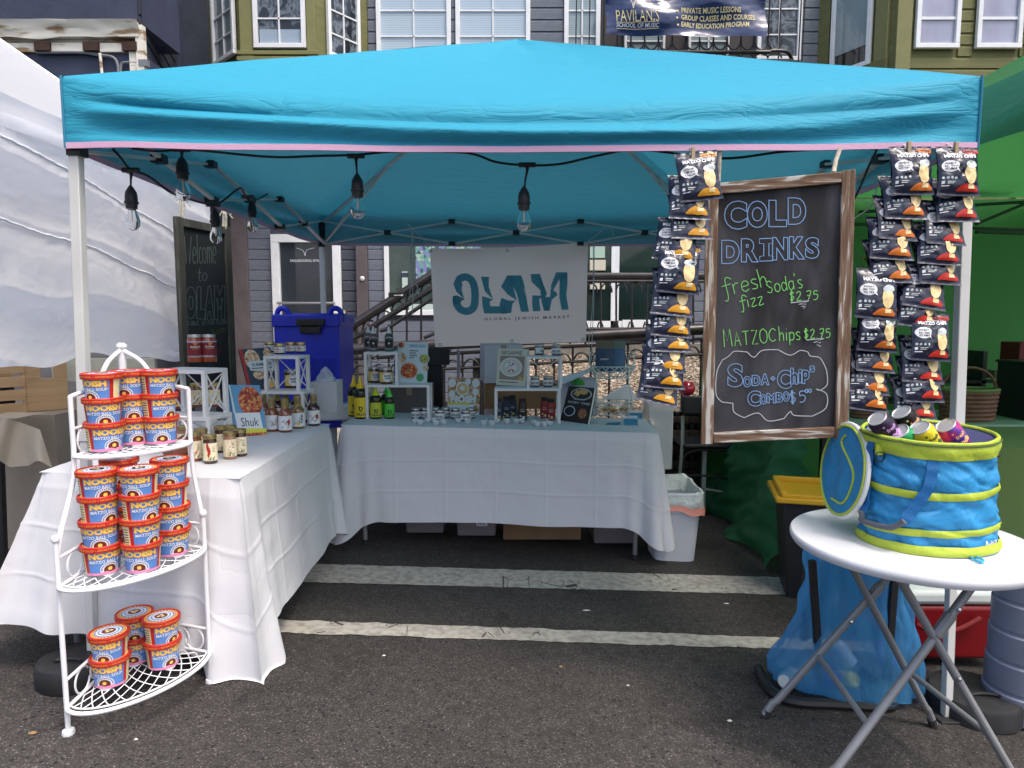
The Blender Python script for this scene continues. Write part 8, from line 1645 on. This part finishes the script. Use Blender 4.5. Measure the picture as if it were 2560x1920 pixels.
can(M('yellow can', S(228, 206, 50), .3, metal=.3), m_gr, 'yellow soda can in the middle of the cooler bag', 2312, 1090, YBG - .06, .25, -.68); can(ramp_mat('purple and pink can', [(0, S(40, 60, 160)), (.45, S(90, 60, 150)), (.55, S(200, 40, 120)), (1, S(236, 120, 60))], 'NOISE', 22, .3, metal=.3), pr_o, 'purple and pink soda can at the right in the cooler bag', 2378, 1084, YBG - .02, .2, -.72)
can(M('green can', S(40, 150, 90), .3, metal=.3), m_print_w, 'green soda can low between the plum and yellow cans', 2262, 1098, YBG - .04, .25, -.75)

# ================================================= UNDER AND BEHIND THE ROUND TABLE
ybk = .12; m_frame = M('black steel frame', (.016, .016, .018), .4)
st_ = thing('bag_stand', 'black steel stand holding the blue recycling bag under the round table', 'stand', tuple(PG(2110, 1740)))
for (pa, pb, yy_) in (((2020, 1345), (2010, 1600), .30), ((2240, 1400), (2212, 1748), .10), ((2030, 1400), (2050, 1700), .12)): mb = MB(); mb.bar(PY(*pa, yy_), PY(*pb, yy_), .026, .02); mb.build('upright', m_frame, st_, bevel=.003)
gb_ = lambda x, y: gz(x, y) + .012
pts = [(2.42, .30), (2.40, .14), (2.45, .06), (2.60, .055), (2.80, .06), (2.84, .12), (2.84, .32)]; mb = MB(); mb.tube([(x, y, gb_(x, y) + .008) for x, y in smooth_path(pts, 4)], .019, 8); mb.build('base', m_frame, st_)
m_bluebag = M('blue translucent bag', S(96, 176, 230), .2, alpha=.38, bump=.9, bs=7, bumpd=.03, trans=.4, stretch=(2.2, 2.2, .5), spec=.5, coat=.15)
bb = thing('recycling_bag', 'blue translucent recycling bag with empty cans bulging at its bottom', 'bag', tuple(PG(2110, 1720)))
xl = lambda py_: [(1330, 2040), (1400, 2030), (1480, 2020), (1540, 2005), (1600, 1965), (1650, 1930), (1690, 1932), (1715, 1990), (1738, 2040)]
def interp(tab, q):
    for (a, b), (c, d) in zip(tab, tab[1:]):
        if a <= q <= c: return b + (d - b) * (q - a) / (c - a)
    return tab[-1][1] if q > tab[-1][0] else tab[0][1]
Lt_ = xl(0); Rt__ = [(1330, 2235), (1400, 2248), (1480, 2262), (1560, 2280), (1650, 2298), (1700, 2300), (1730, 2280), (1745, 2200)]
def bagb(u, v):
    py_ = 1345 + (1742 - 1345) * v; a = 2 * pi * u; l_, r_ = interp(Lt_, py_), interp(Rt__, py_); yc_ = .20; pl, pr = PY(l_, py_, yc_), PY(r_, py_, yc_); cx_, hw = (pl.x + pr.x) / 2, (pr.x - pl.x) / 2
    hw *= 1 + .05 * mnoise.noise(V((cos(a) * 2, sin(a) * 2, v * 3))); dp = .10 + .06 * v; f_ = .017 * sin(a * 13 + v * 2) * (1 - v * .6) + .02 * mnoise.noise(V((cos(a) * 3, sin(a) * 3, v * 7)))
    z = pl.z; x = cx_ + (hw + f_) * cos(a); y = yc_ + (dp + f_) * sin(a); return (x, y, max(z, gz(x, y) + .03))
mb = MB(); mb.grid(bagb, 120, 60, cu=True); mb.add([bagb(k / 60, 1) for k in range(60)], [tuple(range(60))]); mb.build('bag_film', m_bluebag, bb, smooth=70)
rnd = random.Random(11)
for i in range(6):
    p = PY(1985 + 48 * i, 1660 + rnd.random() * 60, .17 + rnd.random() * .08); mb = MB(); mb.lathe([(.022, 0), (.031, .008), (.031, .09), (.024, .10), (0, .1)], 16, T=Matrix.Translation(p) @ Matrix.Rotation(rnd.uniform(0, 6), 4, 'Z') @ Matrix.Rotation(rnd.uniform(.6, 2.4), 4, 'X'))
    o = mb.build('empty_can', [M('empty can %d' % i, S(*[(210, 215, 215), (60, 50, 160), (220, 210, 90), (180, 200, 215)][i % 4]), .4)]); tag(o, '%s empty can from the left inside the blue recycling bag' % ORD[i], 'can', 'empty cans in the recycling bag')
# yellow and black tote
yT = 1.15; t = thing('storage_tote', 'black storage tote with a yellow lid behind the round table', 'tote', tuple(PG(2020, 1500))); a, b = PY(1945, 1225, yT), PY(2150, 1240, yT)
m_yel = M('yellow tote lid', S(206, 158, 36), .45, var=.05, vs=6); Ft = Matrix.Translation((a.x, yT, 0)) @ Matrix.Rotation(-.25, 4, 'Z'); zl3 = PY(1990, 1255, yT).z
mb = MB(Ft); mb.box((.30, .18, zl3 + .012), (.62, .40, .03)); mb.build('lid', m_yel, t, bevel=.008); mb = MB(Ft); mb.box((.30, .37, zl3 + .04), (.56, .03, .03)); mb.box((.03, .18, zl3 + .04), (.03, .34, .03)); mb.box((.30, .01, zl3 + .034), (.56, .03, .02)); mb.box((.57, .18, zl3 + .04), (.03, .34, .03)); mb.build('lid_ridge', m_yel, t, bevel=.006)
g0 = gz(3.1, 1.3); mb = MB(Ft); vs = [(.30 + sx * .27 * k, .18 + sy * .17 * k, z) for (k, z) in ((.86, g0 + .005), (1, zl3 - .003)) for sx, sy in ((-1, -1), (1, -1), (1, 1), (-1, 1))]; mb.add(vs, [(3, 2, 1, 0), (4, 5, 6, 7), (0, 1, 5, 4), (1, 2, 6, 5), (2, 3, 7, 6), (3, 0, 4, 7)]); mb.build('tub', m_plas, t, bevel=.008)
# red cooler
yRc = .42; t = thing('cooler', 'red hard cooler with a white lid behind the round table legs', 'cooler', tuple(PG(2400, 1740)))
a, b = PY(2275, 1500, yRc), PY(2533, 1520, yRc); m_redc = M('dark red plastic', S(122, 12, 18), .42, var=.08, vs=4); m_wlid = M('off white lid', S(206, 214, 210), .45)
w_ = b.x - a.x; g0 = gz(a.x, yRc) + .004; zR = PY(2400, 1515, yRc).z; cxr = (a.x + b.x) / 2; d_ = .40
mb = MB(); vs = [(cxr + sx * w_ / 2 * k, yRc + .2 + sy * d_ / 2 * k, z) for (k, z) in ((.92, g0 + .02), (1, zR)) for sx, sy in ((-1, -1), (1, -1), (1, 1), (-1, 1))]; mb.add(vs, [(3, 2, 1, 0), (4, 5, 6, 7), (0, 1, 5, 4), (1, 2, 6, 5), (2, 3, 7, 6), (3, 0, 4, 7)]); mb.build('body', m_redc, t, bevel=.02)
mb = MB(); mb.box((cxr, yRc + .2, zR + .034), (w_ * 1.03, d_ * 1.03, .066)); mb.build('lid', m_wlid, t, bevel=.022); mb = MB(); mb.box((cxr - .02, yRc + .18, zR + .072), (w_ * .7, d_ * .6, .016)); mb.build('lid_panel', m_wlid, t, bevel=.006)
mb = MB(); p1_, p2_ = PY(2290, 1560, yRc - .02), PY(2450, 1545, yRc - .02); mb.tube(smooth_path([tuple(p1_), tuple(PY(2330, 1578, yRc - .035)), tuple(PY(2390, 1575, yRc - .035)), tuple(p2_)], 5), .010, 8); mb.build('handle', m_redc, t)
# grey ribbed drum at the right edge
yG = -.02; a = PY(2535, 1700, yG); t = thing('water_weight', 'grey ribbed plastic weight cut off by the right edge', 'weight', (a.x + .12, yG + .12, gz(a.x, yG))); zz0, zz1 = gz(a.x, yG) + .004, PY(0, 1445, yG).z; H_ = zz1 - zz0; prof = [(.115, 0)]
for k in range(5): z = H_ * k / 5; prof += [(.125 - .004 * k, z + .004), (.126 - .004 * k, z + H_ / 5 - .014), (.118 - .004 * k, z + H_ / 5 - .008), (.118 - .004 * k, z + H_ / 5)]
prof += [(.06, H_ + .01), (.055, H_ + .03), (0, H_ + .03)]; mb = MB(); mb.lathe(prof, 36, c=(PY(2519, 1800, yG).x + .125, yG + .10, zz0), ); mb.build('drum', M('blue grey plastic', S(120, 126, 146), .5, var=.06, vs=6), t, smooth=35)
mb = MB(); mb.tube([(PY(2519, 1800, yG).x + .09 + .03 * cos(q_), yG - .015, zz0 + H_ * .55 + .05 * sin(q_)) for q_ in [pi * i / 8 for i in range(9)]], .008, 8); mb.build('handle', M('grey plastic', S(104, 108, 124), .5), t)
# litter on the asphalt
m_lit = M('paper scrap', (.6, .58, .5), .8); m_lf = M('dry leaf', (.30, .17, .08), .8)
for i, (px_, py_, s_, lab) in enumerate(((1466, 1527, .016, 'pale cigarette butt between the painted lines'), (1402, 1668, .008, 'small orange leaf scrap below the lower painted line'), (1824, 1803, .010, 'small white paper scrap near the left foot of the round table'), (960, 1640, .008, 'tiny white scrap in the middle of the asphalt'), (1816, 1510, .012, 'clear plastic spoon lying between the painted lines'), (82, 1833, .014, 'yellow leaf scrap on the asphalt left of the rack foot'), (340, 1850, .007, 'tiny white stone right of the rack foot'), (1570, 1715, .006, 'tiny white stone below the right end of the lower line'))):
    p = PG(px_, py_); mb = MB(); n_ = 6; mb.add([(p.x + s_ * cos(2 * pi * k / n_) * (1 if i not in (0, 4) else 1.4), p.y + s_ * .6 * sin(2 * pi * k / n_) * (1 if i not in (0, 4) else .5), p.z + .002) for k in range(n_)] + [(p.x, p.y, p.z + .007)], [(k, (k + 1) % n_, n_) for k in range(n_)]); o = mb.build('scrap', m_lf if i in (1, 5) else m_lit, smooth=0); tag(o, lab, 'litter', 'litter on the asphalt')
